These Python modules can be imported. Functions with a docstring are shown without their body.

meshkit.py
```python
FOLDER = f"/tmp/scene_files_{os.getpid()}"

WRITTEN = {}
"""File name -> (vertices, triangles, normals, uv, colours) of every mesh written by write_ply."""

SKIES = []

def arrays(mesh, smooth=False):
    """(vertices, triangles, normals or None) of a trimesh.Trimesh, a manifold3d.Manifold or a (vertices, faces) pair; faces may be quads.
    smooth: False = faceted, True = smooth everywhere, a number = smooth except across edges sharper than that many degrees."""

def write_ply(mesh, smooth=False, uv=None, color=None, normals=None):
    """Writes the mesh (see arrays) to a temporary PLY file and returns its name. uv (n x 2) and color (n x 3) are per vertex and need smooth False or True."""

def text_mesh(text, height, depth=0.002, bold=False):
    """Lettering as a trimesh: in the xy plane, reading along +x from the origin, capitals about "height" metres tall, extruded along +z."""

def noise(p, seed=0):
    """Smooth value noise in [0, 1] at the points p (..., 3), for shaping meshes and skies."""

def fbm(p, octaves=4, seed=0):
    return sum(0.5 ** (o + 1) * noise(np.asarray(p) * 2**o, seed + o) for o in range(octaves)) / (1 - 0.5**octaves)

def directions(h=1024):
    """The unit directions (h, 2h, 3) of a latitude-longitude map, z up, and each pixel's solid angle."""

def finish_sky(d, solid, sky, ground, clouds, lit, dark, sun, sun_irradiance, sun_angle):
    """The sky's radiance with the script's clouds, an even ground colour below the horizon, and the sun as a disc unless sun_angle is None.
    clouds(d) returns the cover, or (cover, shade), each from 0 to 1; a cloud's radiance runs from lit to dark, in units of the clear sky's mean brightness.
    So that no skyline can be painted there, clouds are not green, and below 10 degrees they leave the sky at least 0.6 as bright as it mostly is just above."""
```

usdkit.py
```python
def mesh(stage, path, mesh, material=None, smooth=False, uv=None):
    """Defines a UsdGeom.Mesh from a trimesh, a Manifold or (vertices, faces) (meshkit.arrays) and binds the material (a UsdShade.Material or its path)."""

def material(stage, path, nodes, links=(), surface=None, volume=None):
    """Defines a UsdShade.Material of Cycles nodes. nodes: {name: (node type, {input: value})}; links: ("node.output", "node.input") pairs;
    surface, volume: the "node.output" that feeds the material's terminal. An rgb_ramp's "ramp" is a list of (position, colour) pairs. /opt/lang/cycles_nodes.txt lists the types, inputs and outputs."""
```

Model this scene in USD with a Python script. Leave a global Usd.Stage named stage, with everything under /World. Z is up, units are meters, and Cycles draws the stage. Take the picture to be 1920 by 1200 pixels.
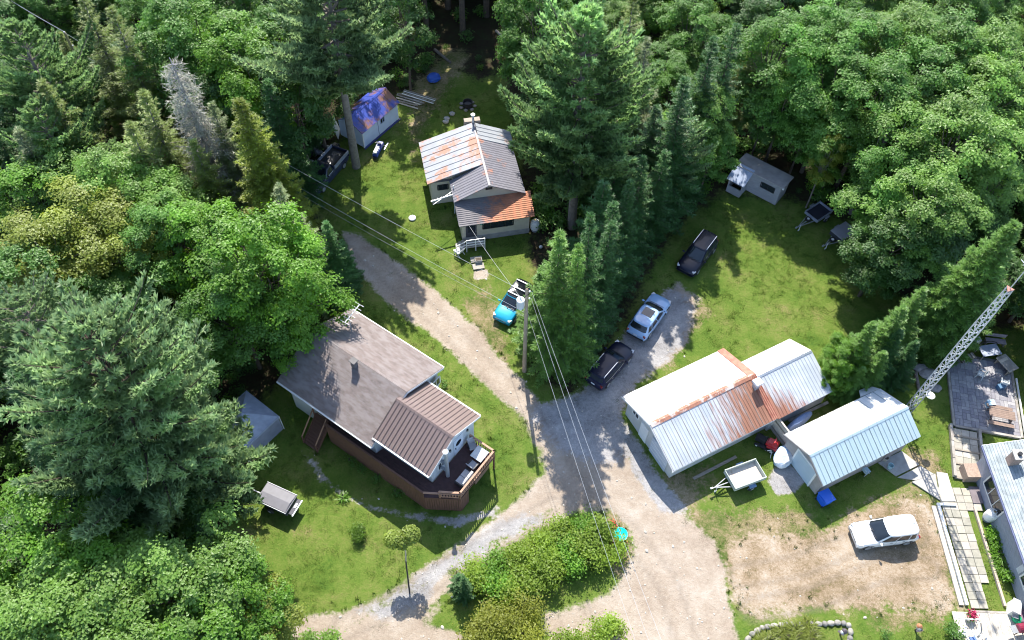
import math
import numpy as np
import trimesh
import shapely
import shapely.geometry as sg
import usdkit
import meshkit
from pxr import Gf, Sdf, Usd, UsdGeom, UsdLux, UsdShade, Vt

stage = Usd.Stage.CreateInMemory()
UsdGeom.SetStageUpAxis(stage, UsdGeom.Tokens.z)
UsdGeom.SetStageMetersPerUnit(stage, 1.0)
WORLD = UsdGeom.Xform.Define(stage, '/World')
stage.SetDefaultPrim(WORLD.GetPrim())
PI = math.pi

# ------------------------------------------------------------------ camera, sky, sun, exposure
CAM_H, CAM_TILT, CAM_ROLL, FPX = 57.67, 0.61254, 0.03094, 1600.0
SUN_EL, SUN_AZ = math.radians(50.0), math.radians(-8.4)      # azimuth measured from +y towards +x
SUN_I, SKY_S, EXPOSURE = 0.98, 0.15, 1.36
_F = np.array([0, math.sin(CAM_TILT), -math.cos(CAM_TILT)])
_U0 = np.array([0, math.cos(CAM_TILT), math.sin(CAM_TILT)])
_R0 = np.array([1.0, 0, 0])
_R = math.cos(CAM_ROLL) * _R0 + math.sin(CAM_ROLL) * _U0
_U = -math.sin(CAM_ROLL) * _R0 + math.cos(CAM_ROLL) * _U0
_C = np.array([0, 0, CAM_H])
cam = UsdGeom.Camera.Define(stage, '/World/camera')
m = Gf.Matrix4d(1)
m.SetRow(0, Gf.Vec4d(*_R, 0)); m.SetRow(1, Gf.Vec4d(*_U, 0)); m.SetRow(2, Gf.Vec4d(*(-_F), 0)); m.SetRow(3, Gf.Vec4d(*_C, 1))
cam.AddTransformOp().Set(m)
cam.CreateHorizontalApertureAttr(36.0); cam.CreateVerticalApertureAttr(22.5)
cam.CreateFocalLengthAttr(36.0 * FPX / 1920)
cam.CreateClippingRangeAttr(Gf.Vec2f(1, 6000))
cam.CreateExposureAttr(EXPOSURE)

sun_dir = np.array([math.sin(SUN_AZ) * math.cos(SUN_EL), math.cos(SUN_AZ) * math.cos(SUN_EL), math.sin(SUN_EL)])
sun = UsdLux.DistantLight.Define(stage, '/World/sun')
z = sun_dir; x = np.cross([0, 0, 1], z); x /= np.linalg.norm(x); y = np.cross(z, x)
m = Gf.Matrix4d(1)
m.SetRow(0, Gf.Vec4d(*x, 0)); m.SetRow(1, Gf.Vec4d(*y, 0)); m.SetRow(2, Gf.Vec4d(*z, 0))
sun.AddTransformOp().Set(m)
sun.CreateIntensityAttr(SUN_I); sun.CreateAngleAttr(0.5); sun.CreateColorAttr(Gf.Vec3f(1.0, 0.95, 0.86)); sun.CreateNormalizeAttr(True)
sky_mat = usdkit.material(stage, '/World/Looks/sky_look', {
    's': ('sky_texture', {'sky_type': 'single_scattering', 'sun_disc': False, 'sun_elevation': SUN_EL, 'sun_rotation': SUN_AZ, 'altitude': 300.0}),
    'b': ('background_shader', {'strength': SKY_S})}, [('s.color', 'b.color')], surface='b.background')
dome = UsdLux.DomeLight.Define(stage, '/World/sky')
UsdShade.MaterialBindingAPI.Apply(dome.GetPrim()).Bind(sky_mat)
dome.GetPrim().SetCustomDataByKey('kind', 'structure')


def at(px, py, z=0.0):
    """World point at height z seen at pixel (px, py) of the 1920x1200 photograph."""
    d = _F + _R * (px - 960) / FPX - _U * (py - 600) / FPX
    return _C + d * ((z - _C[2]) / d[2])


def pix(p):
    v = np.asarray(p, float) - _C
    w = v @ _F
    return np.stack([960 + FPX * (v @ _R) / w, 600 - FPX * (v @ _U) / w], -1)


def axis_of(base_px, top_px):
    """Base point on the ground and the tip of an upright thing: height that fits best, plus the lean left over."""
    b = at(*base_px)
    hs = np.arange(1, 45, .05)
    q = pix(b + np.outer(hs, [0, 0, 1]))
    h = hs[np.argmin(((q - np.array(top_px)) ** 2).sum(1))]
    return b, h, at(*top_px, h) - b


# ------------------------------------------------------------------ scene helpers
_names = {}


def numbered(parent, name):
    k = (parent, name)
    n = _names.get(k, 0)
    _names[k] = n + 1
    return f'{parent}/{name}' if n == 0 else f'{parent}/{name}_{n:03d}'


def tag(prim, label=None, cat=None, group=None, kind=None):
    for k, v in (('label', label), ('category', cat), ('group', group), ('kind', kind)):
        if v:
            prim.SetCustomDataByKey(k, v)
    return prim


def matrix(loc=(0, 0, 0), yaw=0.0, scale=(1, 1, 1), lean=(0, 0)):
    c, s = math.cos(yaw), math.sin(yaw)
    m = Gf.Matrix4d(1)
    m.SetRow(0, Gf.Vec4d(c * scale[0], s * scale[0], 0, 0))
    m.SetRow(1, Gf.Vec4d(-s * scale[1], c * scale[1], 0, 0))
    m.SetRow(2, Gf.Vec4d(lean[0] * scale[2], lean[1] * scale[2], scale[2], 0))
    m.SetRow(3, Gf.Vec4d(*map(float, loc), 1))
    return m


class Thing:
    def __init__(self, name, label, cat, loc=(0, 0, 0), yaw=0.0, group=None, kind=None, scale=(1, 1, 1), lean=(0, 0), path=None):
        self.path = path or numbered('/World', name)
        self.loc, self.yaw = np.array(loc, float), yaw
        x = UsdGeom.Xform.Define(stage, self.path)
        if path is None:
            x.AddTransformOp().Set(matrix(loc, yaw, scale, lean))
            tag(x.GetPrim(), label, cat, group, kind)
        self.prim = x.GetPrim()

    def part(self, name, mesh, mat, label=None, kind=None, parent=None, smooth=False):
        p = numbered(parent or self.path, name)
        if isinstance(mesh, MB):
            mesh = mesh.out()
        usdkit.mesh(stage, p, mesh, mat, smooth=smooth)
        if label or kind:
            tag(stage.GetPrimAtPath(p), label, kind=kind)
        return p

    def l(self, px, py, z=0.0):
        d = at(px, py, z)[:2] - self.loc[:2]
        c, s = math.cos(self.yaw), math.sin(self.yaw)
        return np.array([d[0] * c + d[1] * s, -d[0] * s + d[1] * c, z - self.loc[2]])


def solo(name, mesh, mat, label, cat, group=None, kind=None, smooth=False, loc=None, yaw=0.0):
    p = numbered('/World', name)
    if isinstance(mesh, MB):
        mesh = mesh.out()
    g = usdkit.mesh(stage, p, mesh, mat, smooth=smooth)
    if loc is not None:
        g.AddTransformOp().Set(matrix(loc, yaw))
    tag(g.GetPrim(), label, cat, group, kind)
    return p


class MB:
    """Collects simple shapes into one mesh."""

    def __init__(self):
        self.v, self.f, self.n = [], [], 0

    def add(self, v, f):
        v = np.asarray(v, float).reshape(-1, 3); f = np.asarray(f, int)
        if f.shape[1] == 4:
            f = np.vstack([f[:, [0, 1, 2]], f[:, [0, 2, 3]]])
        self.v.append(v); self.f.append(f + self.n); self.n += len(v)
        return self

    def out(self):
        return np.vstack(self.v), np.vstack(self.f)

    def hexa(self, p):
        """8 corners: bottom 0-3 anticlockwise from above, top 4-7."""
        return self.add(p, [[0, 3, 2, 1], [4, 5, 6, 7], [0, 1, 5, 4], [1, 2, 6, 5], [2, 3, 7, 6], [3, 0, 4, 7]])

    def box(self, cx, cy, cz, sx, sy, sz, yaw=0.0):
        p = np.array([[-1, -1, -1], [1, -1, -1], [1, 1, -1], [-1, 1, -1], [-1, -1, 1], [1, -1, 1], [1, 1, 1], [-1, 1, 1]]) * np.array([sx, sy, sz]) / 2
        c, s = math.cos(yaw), math.sin(yaw)
        p = np.stack([p[:, 0] * c - p[:, 1] * s, p[:, 0] * s + p[:, 1] * c, p[:, 2]], 1)
        return self.hexa(p + [cx, cy, cz])

    def b2(self, x0, y0, z0, x1, y1, z1):
        return self.box((x0 + x1) / 2, (y0 + y1) / 2, (z0 + z1) / 2, abs(x1 - x0), abs(y1 - y0), abs(z1 - z0))

    def beam(self, a, b, w, h=None, up=(0, 0, 1)):
        a, b = np.asarray(a, float), np.asarray(b, float)
        h = h or w
        d = (b - a) / np.linalg.norm(b - a)
        s = np.cross(d, up)
        if np.linalg.norm(s) < 1e-6:
            s = np.cross(d, [1, 0, 0])
        s /= np.linalg.norm(s); u = np.cross(s, d)
        s, u = s * w / 2, u * h / 2
        return self.hexa([a - s - u, a + s - u, b + s - u, b - s - u, a - s + u, a + s + u, b + s + u, b - s + u])

    def tube(self, pts, r, n=6, cap=True):
        pts = np.asarray(pts, float); m = len(pts)
        r = np.broadcast_to(np.asarray(r, float), m)
        t = np.gradient(pts, axis=0); t /= np.linalg.norm(t, axis=1, keepdims=True) + 1e-12
        ref = np.array([0, 0, 1.0]) if abs(t[0] @ [0, 0, 1]) < .9 else np.array([1.0, 0, 0])
        a = np.cross(t, ref); a /= np.linalg.norm(a, axis=1, keepdims=True) + 1e-12
        b = np.cross(t, a)
        th = np.arange(n) * 2 * PI / n
        v = pts[:, None] + r[:, None, None] * (np.cos(th)[None, :, None] * a[:, None] + np.sin(th)[None, :, None] * b[:, None])
        f = []
        for i in range(m - 1):
            for j in range(n):
                k = (j + 1) % n
                f.append([i * n + j, i * n + k, (i + 1) * n + k, (i + 1) * n + j])
        f = np.array(f)[:, ::-1]
        tri = np.vstack([f[:, [0, 1, 2]], f[:, [0, 2, 3]]])
        v = v.reshape(-1, 3)
        if cap:
            e = np.arange(1, n - 1)
            tri = np.vstack([tri, np.stack([np.zeros_like(e), e, e + 1], 1), np.stack([np.zeros_like(e), e + 1, e], 1) + (m - 1) * n])
        return self.add(v, tri)

    def cyl(self, x, y, z0, z1, r, n=14, r1=None):
        return self.tube([[x, y, z0], [x, y, z1]], [r, r if r1 is None else r1], n)

    def poly(self, pts, flip=False):
        pts = np.asarray(pts, float); e = np.arange(1, len(pts) - 1)
        f = np.stack([np.zeros_like(e), e, e + 1], 1)
        return self.add(pts, f[:, ::-1] if flip else f)

    def slab(self, q, t):
        """Plate of thickness t under the quad q (4 corners anticlockwise seen from above)."""
        q = np.asarray(q, float)
        n = np.cross(q[1] - q[0], q[2] - q[0]); n /= np.linalg.norm(n)
        return self.hexa(np.vstack([q - n * t, q]))

    def prism(self, pts, z0, z1):
        """Upright prism over a simple polygon (list of xy)."""
        pg = sg.polygon.orient(pts if hasattr(pts, 'exterior') else sg.Polygon(pts))
        mm = trimesh.creation.extrude_polygon(pg, z1 - z0, engine='earcut')
        return self.add(np.array(mm.vertices) + [0, 0, z0], np.array(mm.faces))

    def ell(self, c, r, sub=2, jitter=0.0, seed=0):
        s = trimesh.creation.icosphere(sub)
        v = np.array(s.vertices)
        if jitter:
            v = v * (1 + jitter * (meshkit.fbm(v * 1.7 + seed * 7.3, 3, seed) - .5)[:, None] * 2)
        return self.add(v * np.asarray(r) + np.asarray(c), np.array(s.faces))

    def lathe(self, prof, n=16, c=(0, 0, 0), axis='z'):
        prof = np.asarray(prof, float); m = len(prof); th = np.arange(n) * 2 * PI / n
        v = np.stack([prof[:, None, 0] * np.cos(th), prof[:, None, 0] * np.sin(th), np.repeat(prof[:, 1:2], n, 1)], -1).reshape(-1, 3)
        f = [[i * n + j, i * n + (j + 1) % n, (i + 1) * n + (j + 1) % n, (i + 1) * n + j] for i in range(m - 1) for j in range(n)]
        if axis == 'y':
            v = v[:, [0, 2, 1]] * [1, -1, 1]
        elif axis == 'x':
            v = v[:, [2, 0, 1]]
        return self.add(v + np.asarray(c), f)


# ------------------------------------------------------------------ materials
_mats = {}
ALB = .86
LEAF_TINT = np.array([.96, 1.1, .74])


def M(name, col, rough=.6, metal=0.0, var=.18, scale=2.0, col2=None, ramp=(.42, .62), bump=0.0, bscale=30.0, coat=0.0, spec=.5, space='object', stretch=(1, 1, 1)):
    """Plain procedural surface: base colour that drifts with noise, an optional second colour in blotches, a fine bump."""
    if name in _mats:
        return _mats[name]
    col = np.array(col, float) * ALB
    col2 = None if col2 is None else np.array(col2) * ALB
    nodes = {'t': ('texture_coordinate', {}), 'g': ('geometry', {}), 'mp': ('mapping', {'scale': stretch}),
             'n': ('noise_texture', {'scale': scale, 'detail': 6.0, 'roughness': .6}),
             'r': ('rgb_ramp', {'ramp': [(.3, col * (1 - var)), (.7, np.minimum(col * (1 + var), .95))]}),
             'p': ('principled_bsdf', {'roughness': rough, 'metallic': metal, 'coat_weight': coat, 'specular_ior_level': spec})}
    links = [('g.position' if space == 'world' else 't.object', 'mp.vector'), ('mp.vector', 'n.vector'), ('n.fac', 'r.fac')]
    src = 'r.color'
    if col2 is not None:
        nodes['n2'] = ('noise_texture', {'scale': scale * .6, 'detail': 8.0, 'roughness': .65})
        nodes['r2'] = ('rgb_ramp', {'ramp': [(ramp[0], (0, 0, 0)), (ramp[1], (1, 1, 1))]})
        nodes['mx'] = ('mix_color', {'b': tuple(col2)})
        links += [('mp.vector', 'n2.vector'), ('n2.fac', 'r2.fac'), ('r2.color', 'mx.fac'), ('r.color', 'mx.a')]
        src = 'mx.result'
    links.append((src, 'p.base_color'))
    if bump:
        nodes['bn'] = ('noise_texture', {'scale': bscale, 'detail': 4.0})
        nodes['b'] = ('bump', {'strength': 1.0, 'distance': bump})
        links += [('mp.vector', 'bn.vector'), ('bn.fac', 'b.height'), ('b.normal', 'p.normal')]
    _mats[name] = usdkit.material(stage, f'/World/Looks/{name}', nodes, links, surface='p.BSDF')
    return _mats[name]


def leafmat(name, col, col2, trans=.3, rough=.45, nscale=.35, spec=.45):
    """Leaves: every leaf a tone of its own, slow drift through the crown and from tree to tree, light passing through."""
    if name in _mats:
        return _mats[name]
    col, col2 = np.array(col) * LEAF_TINT, np.array(col2) * LEAF_TINT
    nodes = {'g': ('geometry', {}), 'o': ('object_info', {}), 'n': ('noise_texture', {'scale': nscale, 'detail': 3.0}),
             'n2': ('noise_texture', {'scale': .06, 'detail': 1.0}),
             'a': ('math', {'math_type': 'multiply_add', 'value2': 1.0, 'value3': -.5}),
             'b': ('math', {'math_type': 'add'}),
             'c': ('math', {'math_type': 'multiply_add', 'value2': .9}),
             'd': ('math', {'math_type': 'subtract', 'value2': .45}),
             'r': ('rgb_ramp', {'ramp': [(.0, col * .5), (.45, col), (.95, col2)]}),
             'p': ('principled_bsdf', {'roughness': rough, 'specular_ior_level': spec}),
             'h': ('hsv', {'saturation': 1.1, 'value': 1.35, 'hue': .49}),
             'tr': ('translucent_bsdf', {}), 'm': ('mix_closure', {'fac': trans})}
    links = [('g.position', 'n.vector'), ('g.position', 'n2.vector'), ('g.random_per_island', 'a.value1'), ('n.fac', 'b.value1'), ('a.value', 'b.value2'),
             ('n2.fac', 'c.value1'), ('b.value', 'c.value3'), ('c.value', 'd.value1'), ('d.value', 'r.fac'), ('r.color', 'p.base_color'), ('r.color', 'h.color'), ('h.color', 'tr.color'),
             ('p.BSDF', 'm.closure1'), ('tr.BSDF', 'm.closure2')]
    _mats[name] = usdkit.material(stage, f'/World/Looks/{name}', nodes, links, surface='m.closure')
    return _mats[name]


def rusty(name, base, base2, rust, au, av, c, su, sv, amp=.9, rough=.45, metal=0.0):
    """Sheet metal rusting in streaks down the slope (object x along the ridge, y down the slope)."""
    nodes = {'t': ('texture_coordinate', {}), 'mp': ('mapping', {'scale': (su, sv, sv)}), 's': ('separate_xyz', {}),
             'n': ('noise_texture', {'scale': 1.0, 'detail': 7.0, 'roughness': .68}), 'nb': ('noise_texture', {'scale': .8, 'detail': 4.0}),
             'x': ('math', {'math_type': 'multiply_add', 'value2': au, 'value3': c}), 'y': ('math', {'math_type': 'multiply_add', 'value2': av}),
             'w': ('math', {'math_type': 'multiply_add', 'value2': amp}), 'r': ('rgb_ramp', {'ramp': [(.5, (0, 0, 0)), (.72, (1, 1, 1))]}),
             'b': ('rgb_ramp', {'ramp': [(.35, np.array(base) * ALB), (.65, np.array(base2) * ALB)]}), 'rr': ('rgb_ramp', {'ramp': [(.3, np.array(rust) * .65), (.7, np.array(rust) * 1.15)]}),
             'm': ('mix_color', {}), 'rg': ('math', {'math_type': 'multiply_add', 'value2': .35, 'value3': rough}), 'p': ('principled_bsdf', {'metallic': metal})}
    links = [('t.object', 'mp.vector'), ('t.object', 's.vector'), ('mp.vector', 'n.vector'), ('t.object', 'nb.vector'), ('s.x', 'x.value1'), ('s.y', 'y.value1'), ('x.value', 'y.value3'),
             ('n.fac', 'w.value1'), ('y.value', 'w.value3'), ('w.value', 'r.fac'), ('r.color', 'm.fac'), ('nb.fac', 'b.fac'), ('n.fac', 'rr.fac'), ('b.color', 'm.a'), ('rr.color', 'm.b'),
             ('m.result', 'p.base_color'), ('r.color', 'rg.value1'), ('rg.value', 'p.roughness')]
    _mats[name] = usdkit.material(stage, f'/World/Looks/{name}', nodes, links, surface='p.BSDF')
    return _mats[name]


white_paint = M('white_paint', (.78, .78, .76), .5, var=.05)
white_metal = M('white_metal', (.72, .73, .73), .42, var=.06)
glass_dark = M('glass_dark', (.012, .016, .02), .04, var=.2, spec=.8)
rubber = M('rubber', (.02, .02, .02), .8)
black_plastic = M('black_plastic', (.018, .018, .02), .45)
galvanised = M('galvanised', (.5, .52, .54), .4, .6, var=.12, scale=6)
steel_grey = M('steel_grey', (.33, .34, .36), .5, .3)
chrome = M('chrome', (.75, .76, .78), .2, .9, var=.02)
bark = M('bark', (.10, .075, .055), .9, var=.4, scale=5, bump=.02, bscale=14)
bark_grey = M('bark_grey', (.2, .17, .145), .9, var=.35, scale=4, bump=.02, bscale=12)
dead_wood = M('dead_wood', (.34, .31, .29), .9, var=.3, scale=3)
old_wood = M('old_wood', (.3, .26, .21), .85, var=.3, scale=3, stretch=(1, 6, 6))
grey_wood = M('grey_wood', (.42, .39, .35), .85, var=.25, scale=2.5, col2=(.28, .25, .22))
pale_wood = M('pale_wood', (.58, .52, .44), .8, var=.2, scale=2.5)
concrete = M('concrete', (.42, .4, .37), .9, var=.15, scale=2.5, bump=.004, bscale=40)

# ------------------------------------------------------------------ ground
def P2(pts):
    return sg.Polygon([at(*p)[:2] for p in pts]).buffer(0)


clearing = P2([(560, 375), (600, 300), (650, 250), (720, 190), (800, 160), (835, 120), (860, 130), (900, 150), (945, 130), (960, 200), (990, 440), (1010, 560), (990, 690), (1060, 740), (1120, 690), (1190, 560),
               (1260, 430), (1350, 360), (1480, 370), (1620, 430), (1690, 560), (1710, 640), (1790, 610), (1990, 620), (2000, 1300), (470, 1300), (470, 1130), (420, 1060), (410, 960), (420, 820), (520, 720), (600, 610), (680, 520), (630, 440)])
upper_drive = P2([(640, 430), (668, 505), (740, 580), (813, 630), (867, 680), (923, 735), (985, 785), (1010, 830), (1040, 800), (1010, 750), (980, 712), (935, 668), (905, 625), (857, 580), (813, 540), (740, 490), (672, 440)])
side_drive = P2([(1000, 760), (1075, 742), (1110, 715), (1165, 640), (1205, 580), (1270, 530), (1310, 560), (1290, 640), (1240, 690), (1190, 722), (1165, 770), (1190, 880), (1240, 950), (1100, 960), (1020, 880)])
junction = P2([(985, 785), (1000, 825), (1018, 850), (1024, 885), (985, 925), (940, 965), (880, 1005), (850, 1028), (790, 1068), (740, 1105), (700, 1128), (640, 1148), (560, 1155), (490, 1140), (440, 1300),
               (880, 1300), (870, 1190), (800, 1170), (845, 1110), (850, 1075), (900, 1052), (940, 1030), (1000, 995), (1090, 955), (1140, 950), (1175, 985), (1188, 1030), (1175, 1070), (1150, 1105), (1090, 1135), (1020, 1150), (1030, 1195), (1010, 1300),
               (1395, 1300), (1385, 1200), (1365, 1120), (1362, 1060), (1335, 1010), (1285, 965), (1240, 945), (1195, 890), (1160, 800), (1080, 745), (1000, 760)])
grey_bits = P2([(1000, 760), (1075, 742), (1110, 715), (1165, 640), (1205, 580), (1265, 540), (1300, 570), (1280, 640), (1235, 690), (1190, 720), (1165, 770), (1175, 860), (1130, 870), (1060, 850), (1010, 800)])
grey_lane = P2([(930, 975), (860, 1022), (790, 1070), (720, 1115), (660, 1145), (720, 1165), (800, 1130), (835, 1085), (900, 1045), (1000, 990), (1050, 960), (980, 960)])
grey_strip = P2([(560, 840), (600, 880), (660, 930), (740, 955), (830, 965), (900, 960), (940, 940), (930, 970), (860, 990), (760, 975), (670, 950), (600, 905)])
grey_shop = P2([(1160, 760), (1180, 800), (1250, 905), (1300, 960), (1240, 960), (1190, 890), (1160, 810)])
grey_pad = P2([(1455, 872), (1480, 868), (1510, 900), (1490, 925), (1455, 930), (1438, 900)])
dirt_yard = P2([(1362, 1030), (1400, 1000), (1480, 1002), (1545, 1000), (1600, 960), (1700, 930), (1765, 975), (1800, 1150), (1700, 1142), (1520, 1138), (1420, 1150), (1372, 1120)])
dry_zone = P2([(1290, 960), (1420, 960), (1520, 960), (1545, 1000), (1640, 940), (1720, 905), (1770, 960), (1800, 1140), (1390, 1150), (1300, 985)]).union(P2([(1200, 700), (1290, 560), (1330, 580), (1250, 690)])).union(
    P2([(870, 560), (920, 540), (960, 700), (900, 640)])).union(P2([(1240, 890), (1330, 870), (1330, 920), (1290, 960), (1240, 940)])).union(P2([(1630, 1150), (1760, 1140), (1770, 1165), (1640, 1180)])).union(
    P2([(770, 170), (840, 90), (880, 100), (800, 230), (770, 300)])).union(P2([(1760, 860), (1770, 900), (1700, 890), (1700, 840)]))
path_bit = P2([(890, 505), (915, 505), (915, 522), (888, 524)])
footpath = P2([(575, 845), (600, 870), (610, 885), (585, 868)])
island_bare = P2([(1150, 950), (1175, 985), (1190, 1040), (1165, 1090), (1130, 1050), (1130, 980)])

GX = np.arange(-78, 78.01, .3); GY = np.arange(4, 116.01, .3)
gx, gy = np.meshgrid(GX, GY, indexing='xy')
pts2 = np.stack([gx.ravel(), gy.ravel()], 1)


def soft(poly, w):
    """1 inside, 0 outside, a linear edge of width 2w."""
    s = shapely.points(pts2)
    shapely.prepare(poly)
    inside = shapely.contains(poly, s)
    near = shapely.dwithin(poly.boundary, s, w)
    d = np.full(len(pts2), 10.0)
    d[near] = shapely.distance(poly.boundary, s[near])
    d = np.where(inside, d, -d)
    return np.clip(.5 + d / (2 * w), 0, 1)


def ground_line(pts):
    return sg.LineString([at(*p)[:2] for p in pts])


lane_c = ground_line([(640, 1180), (720, 1140), (800, 1095), (870, 1045), (950, 1000), (1040, 950)])
lane_c2 = ground_line([(690, 1180), (770, 1160), (830, 1120)])
drive_c = ground_line([(665, 455), (760, 545), (850, 625), (920, 700), (985, 760), (1040, 850), (1090, 930), (1180, 1000), (1250, 1090), (1290, 1210)])
yard_c = ground_line([(1390, 1080), (1500, 1060), (1620, 1010), (1720, 1005)])
k_crown = np.maximum(soft(lane_c.buffer(.35), .35) * .42, np.maximum(soft(lane_c2.buffer(.3), .3) * .4, soft(drive_c.buffer(.3), .4) * .2))
k_rut = np.maximum.reduce([soft(g_.buffer(.85).difference(g_.buffer(.6)), .18) for g_ in (lane_c, drive_c, yard_c, yard_c.parallel_offset(2.3))])
k_clear = soft(clearing, 2.2)
k_road = np.maximum.reduce([soft(junction, .8), soft(upper_drive, .7), soft(side_drive, 1.0), soft(path_bit, .25), soft(footpath, .3) * .8])
k_grey = np.maximum.reduce([soft(grey_bits, 1.6), soft(grey_lane, .8) * .8, soft(grey_strip, .5), soft(grey_shop, .6), soft(grey_pad, .4)])
k_road = np.maximum(k_road, np.maximum.reduce([soft(grey_strip, .5) * .66, soft(grey_shop, .6) * .8, soft(grey_pad, .4) * .9]))
k_dirt = soft(dirt_yard, 1.8)
k_road = k_road * (1 - k_crown)
k_dry = np.maximum(soft(dry_zone, 1.8), soft(island_bare, .8))
q3 = np.c_[pts2, np.zeros(len(pts2))]
relief = (meshkit.fbm(q3 * .22, 3, 5) - .5) * .25 * (1 - k_clear) + (meshkit.fbm(q3 * .9, 3, 9) - .5) * .05 - .02 * k_road
gz = relief - .03
ground_pts = np.c_[pts2, gz]
nx, ny = len(GX), len(GY)
i0 = (np.arange(ny - 1)[:, None] * nx + np.arange(nx - 1)[None]).ravel()
quads = np.stack([i0, i0 + 1, i0 + nx + 1, i0 + nx], 1)
cls = np.argmax(np.stack([.5 * np.ones_like(k_clear), k_clear * .9 * (k_clear > .5), k_dirt * .95, k_road * 1.1]), 0)
qc = cls[i0]

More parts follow.
